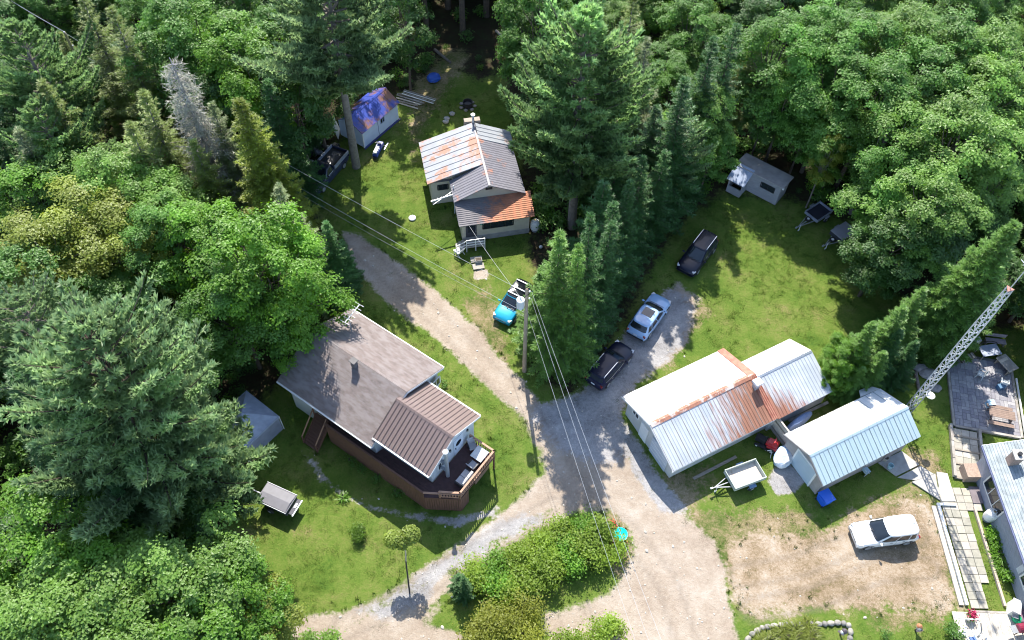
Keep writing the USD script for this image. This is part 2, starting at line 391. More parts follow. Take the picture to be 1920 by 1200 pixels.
ground_mat = usdkit.material(stage, '/World/Looks/ground_look', {
    'g': ('geometry', {}), 'a': ('attribute', {'attribute': 'maska'}), 'b': ('attribute', {'attribute': 'maskb'}),
    'sa': ('separate_color', {}), 'sb': ('separate_color', {}),
    'n1': ('noise_texture', {'scale': .9, 'detail': 6.0, 'roughness': .62}), 'n2': ('noise_texture', {'scale': 4.5, 'detail': 5.0, 'roughness': .65}),
    'n3': ('noise_texture', {'scale': 16.0, 'detail': 4.0, 'roughness': .7}), 'n0': ('noise_texture', {'scale': .3, 'detail': 4.0, 'roughness': .6}), 'n0m': ('math', {'math_type': 'multiply_add', 'value2': .9, 'value3': -.45}), 'mixf': ('math', {'math_type': 'add'}),
    'w0': ('math', {'math_type': 'multiply_add', 'value2': .75, 'value3': -.6}), 'wob': ('math', {'math_type': 'multiply_add', 'value2': .45}),
    **{f'{k}{i}': v for k in ('ro', 'gr', 'di', 'dr', 'cl') for i, v in ((0, ('math', {'math_type': 'add'})), (1, ('map_range', {'range_type': 'smoothstep', 'from_min': .36, 'from_max': .64, 'clamp': True})))},
    'mixn': ('math', {'math_type': 'multiply_add', 'value2': .5}), 'mixh': ('math', {'math_type': 'multiply', 'value2': .5}),
    'mixk': ('math', {'math_type': 'multiply_add', 'value2': .68, 'value3': -.35}), 'mixj': ('math', {'math_type': 'multiply_add', 'value2': 1.02}),
    'litter': ('rgb_ramp', {'ramp': [(.35, (.03, .022, .015)), (.5, (.055, .04, .025)), (.58, (.035, .05, .018)), (.75, (.1, .08, .05))]}),
    'lawn': ('rgb_ramp', {'ramp': [(.2, (.056, .115, .018)), (.4, (.1, .165, .025)), (.54, (.132, .186, .035)), (.7, (.175, .196, .055)), (.82, (.26, .215, .1))]}),
    'dry': ('rgb_ramp', {'ramp': [(.3, (.07, .11, .022)), (.45, (.16, .16, .06)), (.58, (.27, .21, .12)), (.75, (.38, .30, .2))]}),
    'dirt': ('rgb_ramp', {'ramp': [(.2, (.11, .11, .035)), (.33, (.2, .15, .085)), (.46, (.3, .225, .15)), (.6, (.39, .31, .225)), (.78, (.44, .39, .33))]}),
    'road': ('rgb_ramp', {'ramp': [(.2, (.27, .21, .16)), (.4, (.345, .28, .22)), (.56, (.4, .335, .27)), (.78, (.46, .405, .35))]}),
    'grey': ('rgb_ramp', {'ramp': [(.28, (.2, .19, .185)), (.45, (.31, .3, .3)), (.6, (.38, .365, .36)), (.76, (.5, .48, .46))]}),
    'm1': ('mix_color', {}), 'm2': ('mix_color', {}), 'm3': ('mix_color', {}), 'm4': ('mix_color', {}), 'm5': ('mix_color', {}),
    'gm': ('math', {'math_type': 'multiply'}), 'alb': ('hsv', {'value': ALB}), 'rm': ('mix_color', {'b': (.2, .165, .135)}), 'rk': ('math', {'math_type': 'multiply', 'value2': .48}),
    'bh': ('math', {'math_type': 'add'}), 'bu': ('bump', {'strength': .8, 'distance': .06}), 'p': ('principled_bsdf', {'roughness': .95, 'specular_ior_level': .12})},
    [(f'g.position', f'{n}.vector') for n in ('n0', 'n1', 'n2', 'n3')] + [('a.color', 'sa.color'), ('b.color', 'sb.color'),
     ('n1.fac', 'w0.value1'), ('n2.fac', 'wob.value1'), ('w0.value', 'wob.value3')] +
    [x for k, s in (('ro', 'sa.r'), ('gr', 'sa.g'), ('di', 'sa.b'), ('cl', 'sb.r'), ('dr', 'sb.g')) for x in ((s, f'{k}0.value1'), ('wob.value', f'{k}0.value2'), (f'{k}0.value', f'{k}1.value'))] +
    [('n1.fac', 'mixh.value1'), ('n2.fac', 'mixn.value1'), ('mixh.value', 'mixn.value3'),
     ('n3.fac', 'mixk.value1'), ('mixn.value', 'mixj.value1'), ('mixk.value', 'mixj.value3'),
     ('n0.fac', 'n0m.value1'), ('n0m.value', 'mixf.value1'), ('mixj.value', 'mixf.value2'),
     ('mixj.value', 'litter.fac'), ('mixf.value', 'lawn.fac'), ('mixf.value', 'dry.fac'), ('mixf.value', 'dirt.fac'), ('mixf.value', 'road.fac'), ('mixf.value', 'grey.fac'),
     ('cl1.result', 'm1.fac'), ('litter.color', 'm1.a'), ('lawn.color', 'm1.b'), ('dr1.result', 'm2.fac'), ('m1.result', 'm2.a'), ('dry.color', 'm2.b'),
     ('di1.result', 'm3.fac'), ('m2.result', 'm3.a'), ('dirt.color', 'm3.b'), ('ro1.result', 'm4.fac'), ('m3.result', 'm4.a'), ('road.color', 'm4.b'),
     ('gr1.result', 'gm.value1'), ('ro1.result', 'gm.value2'), ('gm.value', 'm5.fac'), ('m4.result', 'm5.a'), ('grey.color', 'm5.b'),
     ('n2.fac', 'bh.value1'), ('n3.fac', 'bh.value2'), ('bh.value', 'bu.height'), ('bu.normal', 'p.normal'), ('m5.result', 'rm.a'), ('sb.b', 'rk.value1'), ('rk.value', 'rm.fac'), ('rm.result', 'alb.color'), ('alb.color', 'p.base_color')], surface='p.BSDF')

maska = np.stack([k_road, k_grey, k_dirt], 1).astype(np.float32)
maskb = np.stack([k_clear, k_dry, k_rut], 1).astype(np.float32)
for c, nm in enumerate(('forest_floor', 'lawn', 'dirt_yard', 'gravel_road')):
    qq = quads[qc == c]
    used, inv = np.unique(qq, return_inverse=True)
    f = inv.reshape(-1, 4)
    g = usdkit.mesh(stage, f'/World/{nm}', (ground_pts[used], np.vstack([f[:, [0, 1, 2]], f[:, [0, 2, 3]]])), ground_mat, smooth=True)
    pv = UsdGeom.PrimvarsAPI(g)
    pv.CreatePrimvar('maska', Sdf.ValueTypeNames.Color3fArray, 'vertex').Set(Vt.Vec3fArray.FromNumpy(maska[used]))
    pv.CreatePrimvar('maskb', Sdf.ValueTypeNames.Color3fArray, 'vertex').Set(Vt.Vec3fArray.FromNumpy(maskb[used]))
    tag(g.GetPrim(), {'forest_floor': 'dark leaf-littered forest floor under the trees', 'lawn': 'mown green lawn of the clearing with dry patches', 'dirt_yard': 'bare brown dirt parking yard with tyre marks',
                      'gravel_road': 'pale sandy gravel road forking between the houses'}[nm], None, kind='structure')
far = MB()
for x0, x1, y0, y1 in ((-1500, 1500, 115.9, 2500), (-1500, 1500, -1500, 4.1), (-1500, -77.9, 4.1, 115.9), (77.9, 1500, 4.1, 115.9)):
    far.add([[x0, y0, -.2], [x1, y0, -.2], [x1, y1, -.2], [x0, y1, -.2]], [[0, 1, 2, 3]])
solo('terrain', far, M('far_woods', (.03, .05, .018), .95, var=.5, scale=.2, space='world'), 'dark wooded land stretching away beyond the clearing', None, kind='structure')


def gm(x, y, k):
    i = np.clip(np.round((np.asarray(x) - GX[0]) / .3).astype(int), 0, nx - 1); j = np.clip(np.round((np.asarray(y) - GY[0]) / .3).astype(int), 0, ny - 1)
    return k[j * nx + i]


def instancer(path, protos, pos, idx, yaw, scale, label, kind='stuff'):
    pi = UsdGeom.PointInstancer.Define(stage, path)
    rel = pi.CreatePrototypesRel()
    for k, (mesh, mat) in enumerate(protos):
        usdkit.mesh(stage, f'{path}/kinds/kind_{k}', mesh, mat)
        rel.AddTarget(f'{path}/kinds/kind_{k}')
    pi.CreatePositionsAttr(Vt.Vec3fArray.FromNumpy(np.asarray(pos, np.float32)))
    pi.CreateProtoIndicesAttr(Vt.IntArray.FromNumpy(np.asarray(idx, np.int32)))
    pi.CreateOrientationsAttr(Vt.QuathArray([Gf.Quath(math.cos(a / 2), 0, 0, math.sin(a / 2)) for a in yaw]))
    pi.CreateScalesAttr(Vt.Vec3fArray.FromNumpy(np.asarray(scale, np.float32)))
    tag(pi.GetPrim(), label, None, kind=kind)


rg = np.random.default_rng(11)


def tuft(rng, n, rad, h, w, lean=.6):
    c = rng.normal(0, rad / 2, (n, 2)); a = rng.uniform(0, 2 * PI, n); hh = h * rng.uniform(.5, 1.2, n)
    d = np.stack([np.cos(a), np.sin(a)], 1)
    p = np.stack([-d[:, 1], d[:, 0]], 1) * w / 2
    b0 = np.c_[c - p, np.full(n, -.02)]; b1 = np.c_[c + p, np.full(n, -.02)]
    t = np.c_[c + d * (hh * lean * rng.uniform(.3, 1.3, n))[:, None], hh]
    return np.stack([b0, b1, t], 1).reshape(-1, 3), np.arange(3 * n).reshape(-1, 3)


grass_mat = leafmat('grass_blades', (.09, .155, .024), (.165, .21, .046), .4, nscale=.6)
dry_mat = leafmat('dry_blades', (.16, .14, .05), (.30, .24, .12), .2, nscale=.6)
N = 60000
px_ = rg.uniform(-34, 42, N); py_ = rg.uniform(12, 84, N)
w_ = gm(px_, py_, k_clear) * (1 - gm(px_, py_, k_road)) ** 2 * (1 - .92 * gm(px_, py_, k_dirt)) * (1 - .55 * gm(px_, py_, k_dry))
patchy = meshkit.fbm(np.stack([px_ * .5, py_ * .5, 0 * px_], 1), 3, 3)
ok = (rg.random(N) < w_ * np.clip((patchy - .3) * 3, .15, 1))
gp = np.c_[px_, py_, gm(px_, py_, gz)][ok]
dryness = gm(gp[:, 0], gp[:, 1], k_dry)
gi = np.where(rg.random(len(gp)) < .12 + .5 * dryness, 2, rg.integers(0, 2, len(gp)))
gs = rg.uniform(.6, 1.25, len(gp))
instancer('/World/grass', [(tuft(rg, 34, .36, .055, .035), grass_mat), (tuft(rg, 30, .3, .075, .04), grass_mat), (tuft(rg, 22, .35, .055, .035), dry_mat)], gp, gi, rg.uniform(0, 6.28, len(gp)), np.stack([gs, gs, gs], 1), 'short tufty grass growing over the lawns')
# stones loose on the gravel
N = 5000
px_ = rg.uniform(-34, 42, N); py_ = rg.uniform(12, 70, N)
ok = rg.random(N) < np.maximum(gm(px_, py_, k_road), .5 * gm(px_, py_, k_dirt)) * .6
gp = np.c_[px_, py_, gm(px_, py_, gz) + .005][ok]
st = MB().ell((0, 0, 0), (.05, .04, .03), 1, .3, 3).out()
ss = rg.gamma(2, .45, len(gp)) + .3
instancer('/World/loose_stones', [(st, M('loose_stone', (.5, .46, .4), .9, var=.3, scale=1, space='world'))], gp, np.zeros(len(gp)), rg.uniform(0, 6.28, len(gp)), np.stack([ss, ss, ss], 1), 'small loose stones lying on the gravel road')

# ------------------------------------------------------------------ trees
def unit(a):
    return a / (np.linalg.norm(a, axis=-1, keepdims=True) + 1e-9)


def leaf_quads(c, n, size, aspect, rng, fold=.18):
    """One folded rhombus per leaf."""
    k = len(c)
    n = unit(n)
    t = unit(np.cross(n, rng.normal(size=(k, 3)))); b = np.cross(n, t)
    s = (np.broadcast_to(size, k) * rng.uniform(.65, 1.3, k))[:, None]
    v = np.stack([c + t * s * .5, c + b * s * aspect * .5 + n * s * fold * .5, c - t * s * .5, c - b * s * aspect * .5 + n * s * fold * .5], 1).reshape(-1, 3)
    o = np.arange(k)[:, None] * 4
    return v, np.vstack([o + [0, 1, 2], o + [0, 2, 3]])


def blades(c, d, length, width, rng):
    """Thin triangles: base at c, pointing along d."""
    k = len(c); d = unit(d)
    s = unit(np.cross(d, np.array([0, 0, 1.0]) + rng.normal(0, .35, (k, 3))))
    L = np.broadcast_to(length, k)[:, None]; W = np.broadcast_to(width, k)[:, None]
    v = np.stack([c - s * W * .5, c + s * W * .5, c + d * L], 1).reshape(-1, 3)
    return v, np.arange(3 * k).reshape(-1, 3)


def limb(mb, a, b, r0, r1, rng, n=4, bend=.12, sag=0.0):
    a, b = np.asarray(a, float), np.asarray(b, float); L = np.linalg.norm(b - a)
    t = np.linspace(0, 1, n)[:, None]
    p = a + (b - a) * t + rng.normal(0, bend * L / 3, 3) * np.sin(t * PI) + np.array([0, 0, -sag]) * np.sin(t * PI)
    mb.tube(p, np.linspace(r0, r1, n), 5, cap=False)
    return p


def broadleaf(seed, h=14.0, r=4.3, base=.28, lobes=30, clumps=11, per=80, leaf=.225, spread=.3, flat=.8):
    """Trunk with limbs and a crown of leaf clumps gathered into uneven boughs. Returns wood, leaves."""
    rng = np.random.default_rng(seed)
    wood = MB()
    zc, rz = h * (base + 1) / 2, h * (1 - base) / 2
    fork = h * base * 1.25
    tp = np.array([[0, 0, -.3], [0, 0, h * .1], [rng.normal(0, .12), rng.normal(0, .12), fork], [rng.normal(0, .25), rng.normal(0, .25), h * .78]])
    wood.tube(tp, [h * .019, h * .015, h * .012, h * .004], 8, cap=False)
    ga = PI * (3 - 5 ** .5)
    cs, ns, ws = [], [], []
    for i in range(lobes):
        zz = 1 - 1.75 * (i + .5) / lobes
        rr = math.sqrt(max(0, 1 - zz * zz)); a = i * ga + rng.normal(0, .35)
        k = rng.uniform(.36, .9) if i % 3 else rng.uniform(.75, 1.12)
        if i > 2 and rng.random() < .14:
            continue
        pc = np.array([r * rr * k * math.cos(a), r * rr * k * math.sin(a), zc + rz * zz * (.72 + .18 * k)])
        lr = r * rng.uniform(.15, .36)
        a0 = tp[2] + (tp[3] - tp[2]) * rng.uniform(0, .7)
        limb(wood, a0, pc * [.8, .8, 1] - [0, 0, lr * .3], h * .006, h * .0015, rng)
        out = unit(pc - [0, 0, zc - rz * .3])
        u = unit(rng.normal(size=(clumps, 3)) + out * .7 + [0, 0, .45])
        cc = pc + u * lr * rng.uniform(.75, 1.1, (clumps, 1)) * [1, 1, flat]
        for q, uq in zip(cc, u):
            m_ = int(per * rng.uniform(.6, 1.3))
            d = rng.normal(size=(m_, 3)) * [spread, spread, spread * .38] * rng.uniform(.7, 1.35)
            cs.append(q + d)
            ns.append(uq * .5 + np.array([0, 0.15, 1.0]) + d * .9 + rng.normal(0, .36, (m_, 3)))
    c, n = np.vstack(cs), np.vstack(ns)
    v, f = leaf_quads(c, n, leaf, .72, rng)
    return wood.out(), (v, f)


def pine(seed, h=18.0, r=5.0, base=.32, whorls=15, tuft_n=11, tl=.36, dens=1.0, tip_up=.55):
    """White pine: bare lower trunk, whorls of long limbs carrying upswept plumes of soft needles."""
    rng = np.random.default_rng(seed)
    wood = MB()
    wood.tube([[0, 0, -.3], [0, 0, h * .4], [.05, 0, h * .75], [0, 0, h]], [h * .019, h * .014, h * .008, .03], 9, cap=False)
    C, D = [], []
    for i in range(whorls):
        t = (i + rng.uniform(-.2, .2)) / (whorls - 1); t = min(max(t, 0), 1)
        zz = h * (base + (1 - base) * t * .97)
        prof = ((.62 + .38 * math.sin(PI * min(1, t * 1.35 + .12))) * (1 - t ** 7) + .05) * rng.uniform(.72, 1.22)
        nb = rng.integers(6, 9) if t < .85 else 6
        a0 = rng.uniform(0, 2 * PI)
        for j in range(nb):
            a = a0 + 2 * PI * j / nb + rng.normal(0, .2)
            L = r * prof * rng.uniform(.5, 1.18)
            e = np.array([math.cos(a), math.sin(a), 0])
            rise = (.16 + .62 * t + rng.normal(0, .07)) * L
            nseg = max(4, int(L / .5))
            s = np.linspace(0, 1, nseg + 1)
            pts = np.array([0, 0, zz]) + e * (s * L)[:, None] + np.array([0, 0, 1]) * (rise * s ** 1.3 + .16 * L * tip_up * s ** 3 - .12 * L * np.sin(s * PI) * (1 - t))[:, None]
            wood.tube(pts, np.linspace(.035 + .018 * L, .012, nseg + 1), 4, cap=False)
            side = np.array([-e[1], e[0], 0])
            for k in range(2 if L < 1.2 else 3, nseg * 3):
                u = .16 + .84 * k / (nseg * 3)
                p = np.array([np.interp(u, s, pts[:, q]) for q in range(3)])
                for sg_ in (-1, 1):
                    if rng.random() > dens:
                        continue
                    sl = L * .34 * (1.08 - u) * rng.uniform(.5, 1.2) + .18
                    dv = unit(e * .9 + side * sg_ * rng.uniform(.5, 1.2) + np.array([0, 0, .35]))
                    m_ = max(1, int(sl / .26))
                    for w in range(m_):
                        q = p + dv * sl * (w + 1) / m_ + rng.normal(0, .05, 3)
                        C.append(q); D.append(unit(dv + np.array([0, 0, .8]) + rng.normal(0, .2, 3)))
    C, D = np.array(C), np.array(D)
    c = np.repeat(C, tuft_n, 0); d = np.repeat(D, tuft_n, 0) * .85 + rng.normal(0, .4, (len(c), 3))
    v, f = blades(c, d, tl * rng.uniform(.7, 1.15, len(c)), .2, rng)
    return wood.out(), (v, f)


def spruce(seed, h=16.0, r=2.6, base=.06, step=.62, droop=.3, bl=.3, wid=.085, nb0=9, ragged=.28, power=.8):
    """Narrow cone of drooping boughs, each a flat spray of twigs thick with needles."""
    rng = np.random.default_rng(seed)
    wood = MB()
    wood.tube([[0, 0, -.3], [0, 0, h * .5], [0, 0, h * .98]], [h * .015, h * .009, .015], 7, cap=False)
    C, D = [], []
    z = h * base
    while z < h * .985:
        t = (z / h - base) / (1 - base)
        prof = r * ((1 - t) ** power) * (.75 + .25 * min(1, t * 6)) + .08
        nb = max(4, int(nb0 * (1 - .55 * t)))
        a0 = rng.uniform(0, 2 * PI)
        for j in range(nb):
            a = a0 + 2 * PI * j / nb + rng.normal(0, .18)
            L = prof * rng.uniform(1 - ragged * 1.6, 1 + ragged)
            e = np.array([math.cos(a), math.sin(a), 0]); side = np.array([-e[1], e[0], 0])
            nseg = max(3, int(L / .2))
            s = (np.arange(nseg) + .5) / nseg
            zz = z + rng.uniform(-step / 5, step / 5) + L * (.32 * t * s - droop * (1 - t) * (s - .5 * s ** 2.5))
            pts = e * (s * L)[:, None] + np.array([0, 0, 1.0]) * zz[:, None]
            if L > .9:
                wood.tube(np.vstack([[0, 0, zz[0]], pts[-1]]), [.03, .008], 3, cap=False)
            for p, u in zip(pts, s):
                tw = L * .3 * (1.12 - u) + .1
                for sg_ in (-1, 1):
                    dv = unit(e * .75 + side * sg_ * rng.uniform(.6, 1.1) + np.array([0, 0, -.12 + .3 * t]))
                    for w in range(max(1, int(tw / .17))):
                        q = p + dv * (w + .3) * .17
                        C.append(q); D.append(dv)
                C.append(p); D.append(e)
        z += step * (1 - .45 * t)
    C, D = np.array(C), np.array(D)
    k = 5
    c = np.repeat(C, k, 0); d = np.repeat(D, k, 0) + rng.normal(0, .34, (len(c), 3)) + [0, 0, .12]
    v, f = blades(c, d, bl * rng.uniform(.7, 1.2, len(c)), wid, rng)
    return wood.out(), (v, f)


def deadtree(seed, h=17.0, r=2.8):
    rng = np.random.default_rng(seed)
    wood = MB()
    wood.tube([[0, 0, -.3], [.1, 0, h * .5], [0, .05, h]], [h * .014, h * .009, .03], 7, cap=False)
    tw = []
    z = h * .12
    while z < h * .97:
        t = z / h
        for j in range(5):
            a = rng.uniform(0, 2 * PI); L = r * (1 - t) ** .7 * rng.uniform(.5, 1.15) + .2
            e = np.array([math.cos(a), math.sin(a), rng.uniform(-.35, .15)])
            p = limb(wood, [0, 0, z], np.array([0, 0, z]) + e * L, .045, .012, rng, 4, .2, .1)
            for q in range(int(L * 8)):
                u = rng.uniform(.25, 1); b = np.array([np.interp(u, np.linspace(0, 1, 4), p[:, k]) for k in range(3)])
                tw.append(np.r_[b, unit(e * .5 + rng.normal(0, .6, 3) + [0, 0, -.25])])
        z += rng.uniform(.18, .34)
    tw = np.array(tw)
    b = np.repeat(tw, 5, 0)
    c = b[:, :3] + b[:, 3:] * rng.uniform(0, .45, (len(b), 1))
    v, f = blades(c, b[:, 3:] + rng.normal(0, .7, (len(b), 3)), rng.uniform(.15, .5, len(b)), .045, rng)
    return wood.out(), (v, f)


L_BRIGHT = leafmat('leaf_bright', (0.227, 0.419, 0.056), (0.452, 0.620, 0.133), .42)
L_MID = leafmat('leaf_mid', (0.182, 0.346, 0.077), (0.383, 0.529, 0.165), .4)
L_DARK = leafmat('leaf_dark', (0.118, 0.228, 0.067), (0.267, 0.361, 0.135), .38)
L_LIGHT = leafmat('leaf_light', (0.269, 0.421, 0.108), (0.538, 0.646, 0.233), .42)
L_OCHRE = leafmat('leaf_ochre', (0.383, 0.414, 0.081), (0.660, 0.626, 0.172), .42)
L_YELLOW = leafmat('leaf_yellow', (0.286, 0.312, 0.039), (0.442, 0.416, 0.078), .32)
N_PINE = leafmat('needle_pine', (.38, .52, .31), (.62, .68, .48), .6)
N_PINEB = leafmat('needle_pine_blue', (.42, .53, .37), (.66, .69, .54), .6)
N_SPRUCE = leafmat('needle_spruce', (0.122, 0.253, 0.104), (0.261, 0.411, 0.179), .28)
N_SPRUCEL = leafmat('needle_spruce_light', (.28, .46, .14), (.48, .62, .24), .32)
N_OLIVE = leafmat('needle_olive', (0.349, 0.403, 0.143), (0.634, 0.612, 0.262), .32)
N_CEDAR = leafmat('needle_cedar', (0.350, 0.380, 0.086), (0.660, 0.583, 0.155), .34)
N_GREY = leafmat('needle_grey', (0.343, 0.383, 0.243), (0.660, 0.660, 0.484), .28)
T_DEAD = leafmat('twig_grey', (.55, .48, .56), (.72, .64, .76), .15)

# kind -> (builder, natural height, natural radius, leaf material, bark, prim name, look words, category)
_shape = {}


def shape(key, fn):
    if key not in _shape:
        _shape[key] = fn()
    return _shape[key]


B1 = lambda: shape('b1', lambda: broadleaf(1))
B2 = lambda: shape('b2', lambda: broadleaf(2, r=4.6, lobes=34, base=.25))
B3 = lambda: shape('b3', lambda: broadleaf(3, r=4.0, lobes=26, clumps=10, leaf=.25, spread=.33))
B4 = lambda: shape('b4', lambda: broadleaf(4, r=4.4, lobes=40, clumps=10, per=66, leaf=.21, spread=.25))
B5 = lambda: shape('b5', lambda: broadleaf(5, r=3.6, lobes=28, clumps=11, per=62, leaf=.19, spread=.34))
SP1 = lambda: shape('s1', lambda: spruce(21))
SP2 = lambda: shape('s2', lambda: spruce(22, r=2.9, step=.7, droop=.36))
SP3 = lambda: shape('s3', lambda: spruce(23, r=2.7, step=.6, ragged=.4, droop=.2, bl=.28, wid=.06))
SP4 = lambda: shape('s4', lambda: spruce(24, r=2.9, step=.5, ragged=.26, droop=-.1, bl=.32, wid=.09, power=.7))
PN1 = lambda: shape('p1', lambda: pine(31))
PN2 = lambda: shape('p2', lambda: pine(32, whorls=13, base=.4, dens=.8))
KIND = {
    'maple': (B1, 14, 4.3, L_BRIGHT, bark, 'maple_tree', 'bright green broadleaf tree', 'tree'),
    'maple2': (B2, 14, 4.6, L_BRIGHT, bark, 'maple_tree', 'bright leafy broad tree', 'tree'),
    'mid': (B2, 14, 4.6, L_MID, bark, 'broadleaf_tree', 'mid green broadleaf tree', 'tree'),
    'mid2': (B4, 14, 4.4, L_MID, bark, 'broadleaf_tree', 'mid green small-leaved tree', 'tree'),
    'dark': (B3, 14, 4.0, L_DARK, bark, 'broadleaf_tree', 'dark green broadleaf tree', 'tree'),
    'dark2': (B1, 14, 4.3, L_DARK, bark, 'broadleaf_tree', 'deep green loose-crowned tree', 'tree'),
    'light': (B4, 14, 4.4, L_LIGHT, bark, 'broadleaf_tree', 'pale green broadleaf tree', 'tree'),
    'light2': (B5, 14, 3.6, L_LIGHT, bark_grey, 'broadleaf_tree', 'pale green feathery tree', 'tree'),
    'ochre': (B5, 14, 3.6, L_OCHRE, bark_grey, 'birch_tree', 'ochre tinged birch', 'tree'),
    'yellow': (B5, 14, 3.6, L_YELLOW, bark_grey, 'birch_sapling', 'yellow green sapling', 'tree'),
    'spruce': (SP1, 16, 2.6, N_SPRUCE, bark, 'spruce_tree', 'dark conical spruce', 'tree'),
    'spruce2': (SP2, 16, 2.9, N_SPRUCE, bark, 'spruce_tree', 'dark drooping spruce', 'tree'),
    'fir': (SP1, 16, 2.6, N_SPRUCEL, bark, 'fir_tree', 'fresh green pointed fir', 'tree'),
    'olive': (SP3, 16, 2.7, N_OLIVE, bark_grey, 'spruce_tree', 'ragged olive green spruce', 'tree'),
    'greyspruce': (SP3, 16, 2.7, N_GREY, bark_grey, 'spruce_tree', 'greyish lichen-hung spruce', 'tree'),
    'cedar': (SP4, 16, 2.9, N_CEDAR, bark_grey, 'cedar_tree', 'yellow olive cedar', 'tree'),
    'pine': (PN1, 18, 5.0, N_PINE, bark_grey, 'pine_tree', 'soft-needled green pine', 'tree'),
    'pine2': (PN2, 18, 5.0, N_PINEB, bark_grey, 'pine_tree', 'blue green feathery pine', 'tree'),
}
_class = {}


def kind_class(kind):
    """A class prim for each kind of tree: trunk and crown."""
    if kind not in _class:
        fn, h, r, lm, bm, nm, _, _ = KIND[kind]
        w, lf = fn()
        p = f'/World/tree_kinds/{kind}'
        stage.CreateClassPrim('/World/tree_kinds') if not stage.GetPrimAtPath('/World/tree_kinds') else None
        UsdGeom.Xform.Define(stage, p)
        usdkit.mesh(stage, p + '/trunk', w, bm, smooth=True)
        usdkit.mesh(stage, p + '/crown', lf, lm)
        _class[kind] = p
    return _class[kind]


TREES = []          # (px, py of the tip or crown, kind, path, order)


def plant(kind, base, h, r, yaw, label=None, group=None, lean=(0, 0), cat=None):
    fn, h0, r0, lm, bm, nm, look, c0 = KIND[kind]
    p = numbered('/World', nm)
    x = UsdGeom.Xform.Define(stage, p)
    x.GetPrim().GetReferences().AddInternalReference(kind_class(kind))
    x.GetPrim().SetInstanceable(True)
    s = (r / r0, r / r0, h / h0)
    x.AddTransformOp().Set(matrix((base[0], base[1], 0), yaw, s, (lean[0] / h, lean[1] / h)))
    tag(x.GetPrim(), label, cat or c0, group)
    mid = pix(np.array([base[0] + lean[0] * .75, base[1] + lean[1] * .75, h * .75]))
    TREES.append([kind, mid, p, label, group, look])
    return p


def hero(name, label, shp, base, h, mats, lean=(0, 0), yaw=0.0, scale=1.0, cat='tree'):
    t = Thing(name, label, cat, (base[0], base[1], 0), yaw, lean=(lean[0] / h, lean[1] / h))
    t.part('trunk', shp[0], mats[0], smooth=True)
    t.part('crown', shp[1], mats[1])
    TREES.append(['hero', pix(np.array([base[0], base[1], h * .7])), t.path, label, None, ''])
    return t


def hero_px(name, label, fn, base_px, top_px, mats):
    b, h, d = axis_of(base_px, top_px)
    return hero(name, label, fn(h), b, h, mats, lean=d[:2])


hero_px('pine_tree', 'huge spreading white pine overhanging the grey canvas shelter', lambda h: pine(41, h, 6.7, .12, 24, 9, .46, .9), (345, 950), (150, 600), (bark, N_PINEB))
hero_px('pine_tree', 'tall full-crowned white pine beside the rusty-roofed old house', lambda h: pine(42, h, 5.0, .26, 24, 11, .42, 1.0), (1072, 425), (1100, 10), (bark_grey, N_PINE))
hero_px('pine_tree', 'tall white pine with bare grey trunk in front of the blue roofed shed', lambda h: pine(43, h, 5.8, .46, 15, 11, .44, .95), (668, 312), (600, -95), (bark_grey, N_PINEB))
hero_px('spruce_tree', 'tallest green spruce behind the lattice antenna tower', lambda h: spruce(44, h, 3.7, .03, .5, .08, .34, .09, 14, .14, .9), (1741, 640), (1908, 416), (bark, N_SPRUCEL))
hero_px('dead_tree', 'bare grey dead conifer standing in the left-hand woods', lambda h: deadtree(45, h, 3.0), (442, 405), (317, 108), (dead_wood, T_DEAD))
hero_px('cedar_tree', 'yellow olive cedar with a pointed top right of the dead grey tree', lambda h: spruce(46, h, 3.1, .03, .5, -.1, .32, .09, 11, .26, .75), (555, 465), (445, 182), (bark_grey, N_CEDAR))


MUST = [[(625, 215), (690, 165), (748, 175), (750, 230), (690, 283), (635, 255)], [(588, 330), (632, 278), (662, 300), (610, 362)], [(700, 230), (960, 110), (960, 240), (1000, 440), (990, 560), (760, 480), (680, 380)],
        [(1362, 322), (1400, 305), (1482, 330), (1482, 375), (1455, 392), (1366, 360)], [(1497, 402), (1535, 380), (1562, 395), (1606, 432), (1545, 470), (1500, 425)], [(1785, 640), (1915, 650), (1920, 820), (1785, 800)],
        [(1705, 750), (1695, 740), (1895, 530), (1905, 545)], [(1270, 515), (1320, 440), (1345, 450), (1300, 520)], [(1340, 400), (1480, 395), (1540, 480), (1620, 580), (1530, 640), (1290, 620)], [(1100, 720), (1150, 640), (1190, 640), (1180, 560), (1220, 545), (1260, 560), (1210, 640), (1140, 730)],
        [(600, 640), (668, 590), (828, 690), (690, 830), (570, 740)], [(450, 760), (480, 745), (522, 790), (505, 835), (470, 830)], [(480, 925), (510, 898), (565, 930), (550, 970), (520, 965)], [(690, 540), (740, 560), (860, 680), (830, 560), (720, 480)], [(940, 600), (925, 590), (975, 525), (990, 540), (985, 690)],
        [(480, 1000), (600, 900), (740, 1100), (560, 1140)]]
MUST.append([(1905, 425), (1700, 560), (1640, 720), (1740, 690), (1880, 520)])
MUST = [sg.Polygon(q) for q in MUST]
for q in MUST:
    shapely.prepare(q)


def hides(x, y, h, r, conic):
    for z_ in (0, .3 * h, .55 * h, .8 * h, h):
        rr = r * ((1 - z_ / h) if conic else (1 - ((z_ / h - .64) / .42) ** 2 if z_ > .25 * h else 0))
        ring = np.array([(x, y, z_)] + ([(x + rr * math.cos(a), y + rr * math.sin(a), z_) for a in np.arange(0, 6.28, .5)] if rr > .2 else []))
        q = pix(ring)
        if any(shapely.contains_xy(m_, q[:, 0], q[:, 1]).any() for m_ in MUST):
            return True
    return False


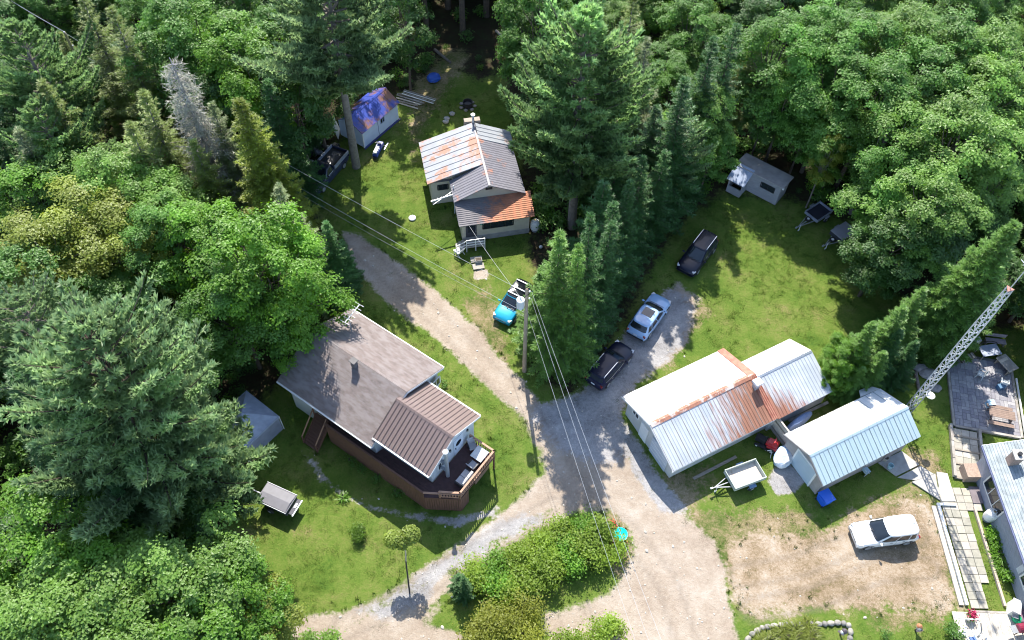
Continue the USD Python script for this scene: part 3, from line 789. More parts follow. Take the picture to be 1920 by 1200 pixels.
def T(kind, px, py, h, r, label=None, lean=(0, 0)):
    """A tree whose tip is seen at (px, py)."""
    p = at(px, py, h)
    for k in range(7):
        if not hides(p[0], p[1], h, r, KIND[kind][1] > 15):
            break
        r *= .92
        if k > 2:
            h *= .88
            p = at(px, py, h)
    else:
        print('dropped', kind, px, py, label)
        return None
    return plant(kind, p[:2] - np.array(lean), h, r, (px * 7 + py * 3) % 628 / 100, label, lean=lean)


# left-hand woods, back to front
T('olive', 205, 10, 17, 3.0); T('olive', 150, -10, 16, 2.9); T('pine', 20, 40, 17, 4.4); T('olive', 75, 150, 15, 3.2); T('pine', 60, 190, 14, 3.6)
T('maple', 385, 25, 14, 4.2); T('mid', 330, -5, 15, 4.5); T('maple2', 455, 70, 14, 4.2); T('mid', 520, 20, 14, 4); T('mid', 290, 60, 13, 4); T('dark', 540, 130, 13, 3.8); T('spruce', 500, 150, 14, 2.6)
T('light', 95, 285, 11, 3.8); T('maple', 30, 320, 11, 3.6); T('light', 190, 300, 12, 4.0); T('maple', 255, 330, 11, 3.6); T('olive', 265, 170, 15, 3.0); T('olive', 240, 230, 14, 3.0); T('light2', 300, 365, 11, 3.2)
T('ochre', 130, 375, 12, 4.0); T('ochre', 60, 420, 12, 3.9); T('ochre', 190, 415, 11, 3.4); T('mid2', 285, 395, 12, 3.3); T('ochre', 262, 440, 10, 2.4); T('mid', 20, 490, 12, 4); T('maple', 345, 395, 12, 3.4)
T('maple', 445, 420, 14, 4.4, 'bright green maple above the far corner of the brown shingle roof'); T('maple2', 500, 470, 13, 4.0); T('maple', 520, 560, 11, 3.2); T('mid', 420, 530, 11, 3.4)
T('greyspruce', 520, 345, 13, 2.5, 'greyish lichen-hung spruce between the dead tree and the upper driveway'); T('greyspruce', 560, 400, 11, 2.2); T('spruce', 610, 415, 11, 2.4); T('spruce2', 640, 450, 9, 2.2); T('spruce', 635, 500, 8, 2.0); T('spruce', 590, 450, 11, 2.2)
T('greyspruce', 395, 190, 13, 2.3); T('olive', 360, 260, 12, 2.4); T('greyspruce', 30, 240, 13, 2.8)
T('pine2', 425, 600, 13, 3.2, 'small blue green pine at the right flank of the huge white pine'); T('spruce', 130, 800, 12, 2.6); T('spruce2', 60, 830, 12, 2.8); T('spruce', 210, 900, 11, 2.6); T('dark', 330, 880, 8, 2.6); T('spruce2', 20, 700, 12, 3.0)
T('pine2', 30, 560, 14, 4.2); T('maple', 45, 985, 12, 3.9); T('maple2', 140, 1050, 11, 3.4)
T('light', 300, 1075, 12, 4.3, 'broad pale green maple at the lower edge below the huge pine'); T('light', 170, 1130, 12, 4.4); T('maple', 430, 1110, 10, 3.4); T('light', 60, 1140, 12, 4.2); T('maple2', 350, 1170, 11, 4); T('ochre', 470, 1150, 8, 2.2); T('light', 210, 1210, 12, 4)
# behind the shed and at the top
T('mid', 590, 170, 13, 3.6); T('dark2', 570, 90, 14, 3.8); T('spruce2', 560, 150, 12, 2.4); T('dark', 750, -30, 14, 3.6); T('spruce', 530, 200, 10, 2.0)
T('dark', 1000, 20, 14, 3.9); T('dark', 1030, 110, 11, 3.0); T('mid', 1015, -40, 15, 4.0)
T('olive', 1190, -15, 18, 2.9, 'tall ragged olive spruce just behind the full-crowned white pine'); T('greyspruce', 1215, 70, 15, 2.5)
# the row of firs and spruces down to the drive
for k, (kd, b_, t_, r_, lab) in enumerate((('fir', (1035, 688), (1050, 442), 2.3, 'foremost fresh green fir beside the utility pole'), ('fir', (1068, 700), (1077, 458), 2.0, None), ('fir', (1014, 650), (1024, 500), 1.8, None), ('spruce', (1082, 675), (1108, 402), 2.2, None),
                                  ('spruce', (1100, 632), (1142, 420), 1.9, None), ('spruce2', (1122, 590), (1160, 372), 2.0, None), ('spruce', (1148, 545), (1182, 335), 2.0, None), ('spruce2', (1095, 555), (1127, 345), 2.4, None), ('spruce', (1176, 500), (1215, 295), 2.1, None), ('spruce2', (1202, 462), (1250, 275), 2.1, None),
                                  ('spruce', (1232, 420), (1278, 145), 2.6, 'tall dark spruce rising behind the row beside the black car'), ('spruce', (1206, 445), (1228, 365), 1.8, None), ('spruce2', (1262, 378), (1300, 255), 2.0, None), ('spruce', (1056, 672), (1066, 575), 1.6, None), ('spruce', (1198, 392), (1240, 200), 2.3, None),
                                  ('spruce', (1130, 480), (1160, 290), 2.3, None))):
    bb, hh, dd = axis_of(b_, t_)
    plant(kd, bb[:2], hh, r_ * (1.18, 1.02, 1.3, .95, 1.12)[k % 5], k * 1.3, lab, lean=dd[:2] + np.array([.35 * math.sin(k * 2.1), .3 * math.cos(k * 1.7)]))
T('light', 1330, 165, 11, 3.0, 'pale leafy tree left of the long grey shed'); T('mid', 1345, 245, 8, 2.4); T('pine2', 1290, 225, 11, 2.4)
T('spruce2', 1385, 40, 16, 3.0); T('spruce', 1340, 70, 16, 2.6); T('olive', 1420, 60, 14, 2.8)
# right-hand woods
for a in ((1480, 40, 14, 4.2, 'mid'), (1560, 20, 14, 4.4, 'mid2'), (1640, 40, 14, 4.4, 'mid'), (1725, 30, 14, 4.4, 'light'), (1805, 40, 14, 4.4, 'mid2'), (1885, 60, 14, 4.4, 'light'), (1500, 120, 13, 4.0, 'mid2'),
          (1590, 110, 13, 4.2, 'mid'), (1675, 120, 14, 4.2, 'mid2'), (1760, 110, 14, 4.4, 'mid'), (1450, 170, 12, 3.6, 'dark2'), (1530, 200, 12, 3.8, 'mid'), (1610, 200, 12, 4.0, 'light'), (1700, 190, 13, 3.6, 'light2'),
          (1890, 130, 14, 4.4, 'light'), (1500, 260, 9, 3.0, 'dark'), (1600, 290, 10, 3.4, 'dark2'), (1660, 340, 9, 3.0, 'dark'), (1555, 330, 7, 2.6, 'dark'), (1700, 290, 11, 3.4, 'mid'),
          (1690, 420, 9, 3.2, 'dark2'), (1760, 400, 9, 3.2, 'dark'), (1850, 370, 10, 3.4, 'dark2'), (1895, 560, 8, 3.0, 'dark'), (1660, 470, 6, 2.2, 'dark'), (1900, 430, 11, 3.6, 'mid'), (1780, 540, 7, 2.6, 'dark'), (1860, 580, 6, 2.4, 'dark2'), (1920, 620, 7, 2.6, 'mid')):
    T(a[4], *a[:4])
T('light', 1830, 205, 14, 5.0, 'largest pale green maple, broad-crowned, at the edge of the right-hand woods'); T('light', 1770, 330, 12, 4.2); T('light', 1880, 310, 12, 4.4)
T('yellow', 1572, 250, 9, 1.3, 'slim yellow green sapling in the dark woods behind the two small trailers')

MUST.pop()
for k, (kd, x, y, h, r, lab) in enumerate((('fir', 1697, 575, 9, 1.9, 'silvery tipped fir standing in front of the tallest green spruce'), ('fir', 1640, 605, 8, 1.8, 'shorter fir left of the silvery tipped fir'), ('fir', 1735, 540, 9, 1.9, None), ('spruce', 1690, 620, 7, 1.7, None),
                                 ('maple', 1600, 645, 5.5, 1.7, 'bright bushy young maple at the back corner of the workshop'), ('maple', 1580, 690, 4, 1.2, 'small bright bush touching the workshop roof end'), ('fir', 1660, 660, 6, 1.6, None), ('spruce', 1720, 640, 6, 1.5, None), ('fir', 1620, 690, 4.5, 1.4, None))):
    T(kd, x, y, h, r, lab)

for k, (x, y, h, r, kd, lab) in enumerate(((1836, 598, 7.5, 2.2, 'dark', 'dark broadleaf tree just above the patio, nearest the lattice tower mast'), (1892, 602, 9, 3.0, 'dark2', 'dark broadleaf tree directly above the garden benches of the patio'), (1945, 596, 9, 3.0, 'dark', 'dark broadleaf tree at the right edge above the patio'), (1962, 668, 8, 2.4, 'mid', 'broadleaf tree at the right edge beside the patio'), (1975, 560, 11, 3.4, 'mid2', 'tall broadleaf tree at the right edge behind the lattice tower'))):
    plant(kd, at(x, y)[:2], h, r, k * 1.1, lab)

# ------------------------------------------------------------------ buildings
def gable(t, x0, x1, y0, y1, ze, zr, mats, npan, names=('roof_panel', 'ridge_cap'), yr=None, thick=.05, rib=.025, ribs=1, far_mat=None, ridge_mat=None, seam=None, near_label=None, over=0.0, lift=.02):
    """Two roof slopes along x; each sheet of the roof a panel with its raised ribs, and a ridge cap."""
    yr = (y0 + y1) / 2 if yr is None else yr
    xs = np.linspace(x0, x1, npan + 1)
    for side, ye in ((0, y0), (1, y1)):
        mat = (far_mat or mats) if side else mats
        for i in range(npan):
            a, b = xs[i] + .004, xs[i + 1] - .004
            q = [[a, ye, ze], [b, ye, ze], [b, yr, zr], [a, yr, zr]]
            if side:
                q = [[b, ye, ze], [a, ye, ze], [a, yr, zr], [b, yr, zr]]
            mb, sb = MB().slab(q, thick), MB()
            n = np.cross(np.subtract(q[1], q[0]), np.subtract(q[2], q[0])); n /= np.linalg.norm(n)
            for k in range(ribs):
                xr = a + .02 + (b - a - .04) * (k / max(1, ribs)) if not side else a + .02 + (b - a - .04) * (k / max(1, ribs))
                w = .03 if ribs == 1 else .025
                p0, p1 = np.array([xr, ye, ze]) + n * rib * .5, np.array([xr, yr, zr]) + n * rib * .5
                (sb if seam and k == 0 else mb).beam(p0, p1, w, rib, up=n)
            if seam:
                t.part('roof_seam', sb, seam)
            t.part(names[0], mb, mat)
    if names[1]:
        mb = MB()
        cap = .16
        for ye in (y0, y1):
            s = np.sign(ye - yr); k = cap / abs(ye - yr)
            e = [yr + s * cap, zr - (zr - ze) * k]
            q = [[x0 - .01, yr, zr + lift + .02], [x1 + .01, yr, zr + lift + .02], [x1 + .01, e[0], e[1] + lift + .02], [x0 - .01, e[0], e[1] + lift + .02]]
            if s < 0:
                q = [q[3], q[2], q[1], q[0]]
            mb.slab(q, .02)
        t.part(names[1], mb, ridge_mat or mats)


def shingles(t, quad, mat, n, name='shingle_slope', label=None, thick=.06):
    """A slope laid in overlapping courses: quad = eave a, eave b, ridge b, ridge a."""
    q = np.array(quad, float)
    mb = MB().slab(q, thick)
    nn = np.cross(q[1] - q[0], q[2] - q[0]); nn /= np.linalg.norm(nn)
    for i in range(n):
        s0, s1 = i / n, min(1, (i + 1.05) / n)
        a, b = q[0] + (q[3] - q[0]) * s0, q[1] + (q[2] - q[1]) * s0
        c, d = q[1] + (q[2] - q[1]) * s1, q[0] + (q[3] - q[0]) * s1
        mb.add([a + nn * .05, b + nn * .05, c + nn * .006, d + nn * .006, a, b], [[0, 1, 2, 3], [4, 5, 1, 0]])
    t.part(name, mb, mat, label=label)


def walls(t, x0, x1, y0, y1, z0, ze, mat, zr=None, name='wall', yr=None):
    """Four walls, gables on the x ends when zr is given."""
    w = .12
    yr = (y0 + y1) / 2 if yr is None else yr
    t.part(name, MB().b2(x0, y0, z0, x1, y0 + w, ze), mat)
    t.part(name, MB().b2(x0, y1 - w, z0, x1, y1, ze), mat)
    for xa in (x0, x1 - w):
        pts = [(y0 + w + .003, z0), (y1 - w - .003, z0), (y1 - w - .003, ze), (y0 + w + .003, ze)]
        if zr:
            pts = pts[:3] + [(yr, zr)] + pts[3:]
        n = len(pts)
        v = [[xa, p[0], p[1]] for p in pts] + [[xa + w, p[0], p[1]] for p in pts]
        mb = MB().poly(v[:n], True).poly(v[n:])
        for i in range(n):
            j = (i + 1) % n
            mb.add([v[i], v[j], v[n + j], v[n + i]], [[0, 1, 2, 3]])
        t.part(name, mb, mat)


def window(t, c, w, h, axis, out, frame=white_paint, fw=.07, panes=2, name='window', sill=True):
    """Window flush on a wall: c centre, axis 'x' or 'y' along the wall, out = +1/-1 the outward side."""
    ux = np.array([1, 0, 0]) if axis == 'x' else np.array([0, 1, 0])
    n = (np.array([0, 1, 0]) if axis == 'x' else np.array([1, 0, 0])) * out
    c = np.asarray(c, float); zz = np.array([0, 0, 1.0])
    fb = MB()
    for s in (-1, 1):
        fb.beam(c + ux * s * (w / 2) - zz * h / 2 + n * .02, c + ux * s * (w / 2) + zz * h / 2 + n * .02, fw, .07, up=n)
        fb.beam(c - ux * (w / 2 - fw / 2) + zz * s * h / 2 + n * .021, c + ux * (w / 2 - fw / 2) + zz * s * h / 2 + n * .021, fw, .07, up=n)
    p = t.part(name, fb, frame)
    for k in range(panes):
        a = -w / 2 + fw / 2 + (w - fw) * k / panes; b = -w / 2 + fw / 2 + (w - fw) * (k + 1) / panes
        mid = c + ux * (a + b) / 2 + n * .012
        pb = MB().beam(mid - zz * (h / 2 - fw / 2), mid + zz * (h / 2 - fw / 2), b - a - .035, .012, up=n)
        t.part('pane', pb, glass_dark, parent=p)
        if k:
            t.part('mullion', MB().beam(c + ux * a + n * .024 - zz * (h / 2 - fw / 2), c + ux * a + n * .024 + zz * (h / 2 - fw / 2), .05, .05, up=n), frame, parent=p)
    return p


def build_brown_house():
    shingle = M('shingle_taupe', (.2, .162, .15), .9, var=.22, scale=2.2, col2=(.26, .225, .215), ramp=(.45, .62), bump=.008, bscale=14, stretch=(.8, 2, 2))
    brown_metal = M('brown_metal', (.205, .15, .135), .45, .0, var=.07, scale=1.5, spec=.5)
    siding = M('siding_white', (.62, .64, .66), .6, var=.05)
    brown_wood = M('deck_stain', (.15, .07, .045), .7, var=.25, scale=4, stretch=(1, 5, 5))
    deck_mat = M('deck_floor', (.075, .035, .034), .7, var=.25, scale=4)
    rail_mat = M('rail_cedar', (.42, .235, .15), .65, var=.2, scale=4)
    t = Thing('brown_house', 'brown bungalow with taupe shingle roof, brown metal porch roof and wrap-around deck', 'house', (-16.91, 31.6, .45), math.radians(-34.1))
    # main body
    x0, x1, y0, y1, ze, zr, yr = 0, 9.03, 0, 8.0, 3.65, 5.55, 4.05
    walls(t, .35, 8.75, .5, 7.6, -.6, 3.6, siding, 5.3, yr=yr)
    shingles(t, [[x0, y0, ze], [x1, y0, ze], [x1, yr, zr], [x0, yr, zr]], shingle, 24)
    shingles(t, [[x1, y1, ze], [x0, y1, ze], [x0, yr, zr], [x1, yr, zr]], shingle, 24, label='far roof slope, paler in full sun')
    t.part('ridge_cap', MB().slab([[x0, yr - .14, zr - .03], [x1, yr - .14, zr - .03], [x1, yr, zr + .04], [x0, yr, zr + .04]], .02).slab([[x1, yr + .14, zr - .03], [x0, yr + .14, zr - .03], [x0, yr, zr + .041], [x1, yr, zr + .041]], .02), shingle)
    for yy, s in ((y0 - .06, -1), (y1 + .06, 1)):
        t.part('gutter', MB().box((x0 + x1) / 2, yy, ze - .07, x1 - x0, .11, .11), white_paint)
    for xe in (x0 - .02, x1 + .02):
        t.part('fascia', MB().beam([xe, y0, ze - .1], [xe, yr, zr - .1], .03, .16).beam([xe, y1, ze - .1], [xe, yr, zr - .101], .03, .16), siding if xe > 1 else brown_metal)
    # chimney vent
    p = np.array([4.6, 3.7])
    c = t.part('roof_vent', MB().box(p[0], p[1] - .12, 5.7, .34, .34, .7), M('vent_dark', (.09, .085, .09), .6))
    t.part('vent_cap', MB().box(p[0], p[1] - .12, 6.1, .52, .48, .09), M('vent_cap_grey', (.07, .065, .07), .6), parent=c)
    # metal roofed wing
    walls(t, 8.8, 13.35, 1.1, 5.95, -.6, 3.95, siding, 5.25, yr=3.25)
    gable(t, 8.75, 13.76, .5, 6.2, 4.02, 5.52, brown_metal, 15, yr=3.25, rib=.05, ribs=1, seam=M('brown_seam', (.15, .11, .098), .5))
    for ye in (.48, 6.22):
        t.part('gutter', MB().box(11.25, ye + (-.05 if ye < 2 else .05), 3.94, 5.0, .1, .1), white_paint)
    t.part('fascia', MB().beam([13.78, .5, 3.92], [13.78, 3.25, 5.42], .03, .16).beam([13.78, 6.2, 3.92], [13.78, 3.25, 5.421], .03, .16), siding)
    # gable end: door, lamps, siding lines
    d = t.part('door', MB().b2(13.35, 3.6, 1.57, 13.41, 4.6, 3.6), M('door_white', (.7, .74, .8), .4, var=.04))
    th = np.linspace(0, 2 * PI, 17)[:-1]
    t.part('door_glass', MB().tube([[13.41, 4.1, 2.9], [13.425, 4.1, 2.9]], .3, 14), glass_dark, parent=d)
    t.part('handle', MB().box(13.45, 3.72, 2.55, .06, .05, .14), black_plastic, parent=d)
    for yy in (3.15, 5.15):
        lp = t.part('wall_lamp', MB().box(13.42, yy, 3.1, .12, .12, .28), black_plastic)
        t.part('lamp_glass', MB().box(13.44, yy, 3.07, .09, .13, .12), M('lamp_clear', (.5, .5, .45), .2), parent=lp)
    for k in range(12):
        t.part('siding_board', MB().b2(13.352, 1.15, 1.6 + k * .19, 13.366, 3.55, 1.78 + k * .19), siding)
        t.part('siding_board', MB().b2(13.352, 4.65, 1.6 + k * .19, 13.366, 5.9, 1.78 + k * .19), siding)
    window(t, (13.36, 2.2, 2.6), .8, .9, 'y', 1)
    pp = t.part('stove_pipe', MB().cyl(13.95, 2.1, 1.55, 5.2, .14, 14), galvanised)
    t.part('pipe_cap', MB().lathe([[0, 5.42], [.2, 5.34], [.2, 5.25], [.13, 5.2]], 14, (13.95, 2.1, 0)), white_metal, parent=pp)
    for zz in (2.3, 3.4):
        t.part('pipe_bracket', MB().box(13.66, 2.1, zz, .55, .2, .05), steel_grey, parent=pp)
    window(t, (9.06, 7.0, 2.8), .9, .9, 'y', 1)
    # deck along the near side, chamfered corner, front
    zd = 1.55
    outline = [(2.9, .5), (4.5, .4), (4.5, -.15), (13.6, -.15), (15.75, 1.25), (15.75, 5.25), (13.42, 5.25), (13.42, 1.05), (8.9, 1.05), (8.7, .45)]
    fl = t.part('deck', MB().prism(outline, zd - .14, zd - .03), brown_wood)
    pg = sg.Polygon(outline)
    for k in range(38):
        ya = -.15 + k * .145
        s = pg.intersection(sg.box(2, ya, 16, ya + .138))
        for gmt in getattr(s, 'geoms', [s]):
            if not gmt.is_empty and gmt.area > .02:
                t.part('deck_board', MB().prism(gmt, zd - .03, zd), deck_mat, parent=fl)
    # boarded skirt
    edge = [(4.5, -.16), (13.62, -.16), (15.76, 1.22), (15.76, 2.1)]
    for a, b in zip(edge[:-1], edge[1:]):
        a, b = np.array(a), np.array(b); L = np.linalg.norm(b - a); n = int(L / .165); yw = math.atan2(*(b - a)[::-1])
        for k in range(n):
            m_ = a + (b - a) * (k + .5) / n
            t.part('skirt_board', MB().box(m_[0], m_[1], (zd + .2) / 2 if a[0] < 13 else (zd - .5) / 2, L / n - .02, .025 + .008 * (k % 2), zd + 1.18 if a[0] < 13 else zd + .46, yw), brown_wood)
        t.part('skirt_rail', MB().beam([*a, zd + (.78 if a[0] < 13 else .82)], [*b, zd + (.78 if a[0] < 13 else .82)], .14, .05), rail_mat if a[0] > 13 else brown_wood)
    # railing with balusters
    def rail(pts):
        for a, b in zip(pts[:-1], pts[1:]):
            a, b = np.array(a), np.array(b); L = np.linalg.norm(b - a)
            t.part('hand_rail', MB().beam([*a, zd + .95], [*b, zd + .95], .14, .05), rail_mat)
            t.part('bottom_rail', MB().beam([*a, zd + .12], [*b, zd + .12], .05, .08), rail_mat)
            n = max(2, int(L / .2))
            for k in range(n):
                q = a + (b - a) * (k + .5) / n
                t.part('baluster', MB().box(q[0], q[1], zd + .53, .055, .055, .78), rail_mat)
            for q in (a, b):
                t.part('rail_post', MB().box(q[0], q[1], zd / 2 + .25, .1, .1, zd + 1.5), rail_mat)
    rail([(14.5, .5), (15.7, 1.25), (15.7, 5.2), (13.6, 5.2)])
    t.part('deck_side_panel', MB().b2(15.3, 3.4, -.5, 15.36, 5.1, zd - .15), rail_mat)
    # stairs
    for k in range(10):
        yy = .4 - k * .18
        t.part('stair_tread', MB().box(3.65, yy - .1, zd - .12 - k * .19, 1.25, .25, .05), brown_wood)
    for xx in (2.98, 4.32):
        t.part('stair_stringer', MB().beam([xx, .4, zd - .1], [xx, -1.42, -.4], .05, .26), brown_wood)
        t.part('hand_rail', MB().beam([xx, .3, zd + .85], [xx, -1.4, .5], .08, .06), rail_mat)
        for q in (0, 1):
            t.part('rail_post', MB().box(xx, .2 - 1.6 * q, (zd + .3 - 1.8 * q) / 2, .09, .09, zd + 1.3 - 1.8 * q), brown_wood)
    # antenna on the back slope: thing of its own
    a = Thing('roof_antenna', 'thin roof aerial with cross bars at the back edge of the shingle roof', 'antenna', (*at(660, 622, 4.9)[:2], 4.7))
    a.part('mast', MB().cyl(0, 0, 0, 2.3, .035, 8), steel_grey)
    a.part('boom', MB().beam([-.2, -.5, 2.1], [.7, 1.0, 2.3], .05), white_metal)
    for k in range(6):
        q = np.array([-.2, -.5, 2.12]) + np.array([.9, 1.5, .2]) * k / 5
        a.part('element', MB().beam(q - [.36, -.22, 0], q + [.36, -.22, 0], .022), white_metal)
    # deck furniture
    def l2w(x, y):
        c, s = math.cos(t.yaw), math.sin(t.yaw)
        return t.loc[0] + c * x - s * y, t.loc[1] + s * x + c * y
    tb = Thing('patio_table', 'glass topped patio table in the deck corner', 'table', (*l2w(14.95, 4.5), zd + .45), t.yaw)
    tb.part('tabletop', MB().box(0, 0, .72, .95, 1.0, .03), M('frost_glass', (.5, .55, .57), .15, var=.1))
    for sx in (-1, 1):
        for sy in (-1, 1):
            tb.part('leg', MB().beam([sx * .36, sy * .4, .7], [sx * .42, sy * .45, 0], .04), black_plastic)
    def chair(x, y, yaw, label):
        c = Thing('deck_chair', label, 'chair', (*l2w(x, y), zd + .45), t.yaw + yaw, group='chairs on the brown deck')
        cl = M('chair_mesh', (.42, .42, .44), .7)
        c.part('seat', MB().box(0, 0, .42, .55, .55, .05), cl)
        c.part('backrest', MB().beam([-.27, 0, .43], [-.42, 0, 1.0], .55, .04, up=(1, 0, 0)), cl)
        for sx in (-1, 1):
            for sy in (-1, 1):
                c.part('leg', MB().beam([sx * .25, sy * .25, .42], [sx * .28, sy * .28, 0], .035), black_plastic)
        for sy in (-1, 1):
            c.part('armrest', MB().box(-.02, sy * .3, .64, .5, .06, .04), black_plastic)
    chair(15.0, 3.65, 1.5, 'grey mesh chair tucked against the glass patio table on the deck')
    chair(14.1, 4.8, -.6, 'dark mesh chair in the back corner of the deck by the wall')
    s = Thing('garden_sofa', 'pale cushioned two-seat sofa along the deck railing', 'sofa', (*l2w(15.1, 2.5), zd + .45), t.yaw + PI)
    cu = M('cushion_pale', (.55, .53, .53), .9)
    s.part('frame', MB().box(0, 0, .2, .75, 1.25, .28), black_plastic)
    for sy in (-1, 1):
        s.part('cushion', MB().box(.03, sy * .3, .41, .62, .56, .13), cu)
        s.part('back_cushion', MB().box(-.3, sy * .3, .68, .16, .56, .42), cu)
        s.part('armrest', MB().box(0, sy * .63, .42, .7, .09, .35), black_plastic)


build_brown_house()


def build_workshop():
    t = Thing('workshop', 'long white metal workshop with rust-streaked roof in two steps', 'workshop', (11.73, 26.17, -.55), math.radians(29.4))
    wall = M('shop_wall', (.52, .52, .5), .6, var=.1, scale=1.5)
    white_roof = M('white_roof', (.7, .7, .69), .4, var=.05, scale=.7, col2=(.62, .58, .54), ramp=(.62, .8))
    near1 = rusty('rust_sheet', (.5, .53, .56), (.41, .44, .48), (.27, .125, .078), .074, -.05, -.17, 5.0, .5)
    near2 = rusty('rust_sheet_low', (.5, .53, .56), (.41, .44, .48), (.27, .12, .078), -.115, -.13, 1.52, 5.0, .5)
    redcap = M('red_rust', (.33, .11, .07), .6, var=.25, scale=3, col2=(.45, .2, .13))
    walls(t, .45, 9.2, .5, 6.5, 0, 2.95, wall, 4.1, yr=3.36)
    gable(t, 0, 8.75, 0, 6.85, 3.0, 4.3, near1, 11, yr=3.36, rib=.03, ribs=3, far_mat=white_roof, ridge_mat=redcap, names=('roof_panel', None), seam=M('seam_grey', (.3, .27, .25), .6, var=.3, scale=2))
    for k in range(11):
        a, b = k * .83 + .01, (k + 1) * .83 - .015
        t.part('ridge_cap', MB().slab([[a, 3.14, 4.27], [b, 3.14, 4.27], [b, 3.36, 4.37], [a, 3.36, 4.37]], .015).slab([[b, 3.58, 4.27], [a, 3.58, 4.27], [a, 3.36, 4.371], [b, 3.36, 4.371]], .015), M('ridge_rust', (.36, .16, .1), .6, var=.3, scale=2.5, col2=(.6, .52, .47), ramp=(.5, .58)))
    t.part('red_edge', MB().slab([[8.75, 6.88, 3.04], [8.75, 3.36, 4.36], [9.34, 3.36, 4.36], [9.34, 6.88, 3.04]], .09), redcap, label='red rusty edge strip over the far slope')
    t.part('red_strip', MB().slab([[8.75, -.02, 3.03], [9.34, -.02, 3.03], [9.34, 3.36, 4.355], [8.75, 3.36, 4.355]], .09), redcap)
    for k in range(4):
        t.part('strip_rib', MB().beam([8.8 + k * .16, 0, 3.06], [8.8 + k * .16, 3.3, 4.36], .03, .03), redcap)
    # lower extension
    walls(t, 9.2, 14.6, .3, 5.0, 0, 2.75, wall, 3.8, yr=3.2)
    for i in range(6):
        a, b = 9.36 + i * .86, 9.36 + (i + 1) * .86 - .008
        mb = MB().slab([[a, -.03, 2.78], [b - .0 * i, -.03, 2.78], [b + .13, 3.2, 4.0], [a + .13 * (i > 0), 3.2, 4.0]], .05)
        for k in range(3):
            mb.beam([a + .03 + k * .28, 0, 2.8], [a + .1 + k * .28, 3.18, 4.01], .025, .03)
        t.part('roof_panel', mb, near2)
        mb = MB().slab([[b + .15, 5.3, 2.78], [a + .15, 5.3, 2.78], [a + .13 * (i > 0), 3.2, 4.0], [b + .13, 3.2, 4.0]], .05)
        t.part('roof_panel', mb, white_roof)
        t.part('roof_seam', MB().beam([a + .15, 5.3, 2.8], [a + .14, 3.2, 4.02], .025, .02), _mats['seam_grey'])
    t.part('ridge_cap', MB().slab([[9.4, 3.05, 3.99], [14.6, 3.05, 3.99], [14.6, 3.2, 4.06], [9.4, 3.2, 4.06]], .015), galvanised)
    ch = t.part('chimney_vent', MB().box(8.83, 2.55, 4.2, .4, .4, .75), galvanised)
    t.part('vent_cap', MB().box(8.83, 2.55, 4.68, .62, .58, .24), white_metal, parent=ch)
    # left gable end: doors and window
    window(t, (.45, 5.4, 2.3), .75, .6, 'y', -1, white_paint, panes=2)
    d = t.part('garage_door', MB().b2(.37, 1.1, .5, .448, 3.1, 2.6), M('door_bluegrey', (.5, .54, .6), .5, var=.06))
    for k in range(3):
        t.part('door_panel_rail', MB().b2(.358, 1.1, 1.0 + .5 * k, .369, 3.1, 1.05 + .5 * k), white_paint, parent=d)
    t.part('door', MB().b2(.39, 3.7, .5, .448, 4.6, 2.5), white_paint)
    t.part('eave_trim', MB().box(4.5, .02, 2.9, 9.2, .05, .14), white_paint)
    t.part('verge_trim', MB().beam([-.02, 0, 2.93], [-.02, 3.36, 4.22], .03, .15).beam([-.02, 6.85, 2.93], [-.02, 3.36, 4.221], .03, .15), white_paint)
    window(t, (5.0, .5, 2.1), 1.2, .8, 'x', -1)


build_workshop()


def build_garage():
    t = Thing('small_garage', 'small garage with white ribbed metal roof beside the lattice tower', 'garage', (22.11, 25.36, 0), math.radians(27.8))
    wall = M('garage_wall', (.36, .33, .31), .75, var=.15, scale=2)
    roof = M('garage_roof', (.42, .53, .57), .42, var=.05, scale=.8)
    walls(t, .5, 8.6, .3, 4.3, 0, 2.42, wall, 3.4, yr=2.07)
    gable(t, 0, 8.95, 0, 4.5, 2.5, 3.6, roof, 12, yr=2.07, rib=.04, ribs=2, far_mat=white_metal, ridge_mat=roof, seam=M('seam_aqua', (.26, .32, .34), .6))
    d = t.part('roller_door', MB().b2(.42, 1.15, .02, .498, 3.1, 2.15), M('roller_blue', (.46, .56, .62), .45, var=.05))
    for k in range(9):
        t.part('door_slat', MB().b2(.41, 1.15, .1 + .23 * k, .419, 3.1, .3 + .23 * k), _mats['roller_blue'], parent=d)
    t.part('door_frame', MB().b2(.40, 1.02, 0, .497, 1.15, 2.28).b2(.40, 3.1, 0, .497, 3.23, 2.28).b2(.401, 1.15, 2.15, .497, 3.1, 2.28), white_paint)
    t.part('verge_trim', MB().beam([-.02, 0, 2.42], [-.02, 2.07, 3.52], .03, .16).beam([-.02, 4.5, 2.42], [-.02, 2.07, 3.521], .03, .16), M('trim_taupe', (.3, .27, .26), .6))
    window(t, (5.2, .3, 1.4), .9, .7, 'x', -1)
    t.part('side_door', MB().b2(6.6, .23, .02, 7.45, .298, 2.0), M('door_taupe', (.28, .24, .23), .5))
    t.part('end_panel', MB().slab([[7.2, 4.6, 2.4], [8.9, 4.55, 2.45], [8.6, 5.1, 2.2], [7.6, 5.15, 2.2]], .04), white_metal)
    # lean wall of boards at the back corner
    f = Thing('board_fence', 'short board fence panel standing at the back corner of the small garage', 'fence', (*at(1470, 838)[:2], 0), math.radians(118))
    for k in range(9):
        f.part('board', MB().box(.1 + k * .2, 0, .95, .185, .03, 1.9 - .02 * (k % 3)), pale_wood)
    f.part('cap_rail', MB().box(.95, 0, 1.96, 1.95, .12, .05), pale_wood)
    for k in range(2):
        f.part('rail', MB().box(.95, .05, .5 + k * .9, 1.8, .05, .09), old_wood)


build_garage()


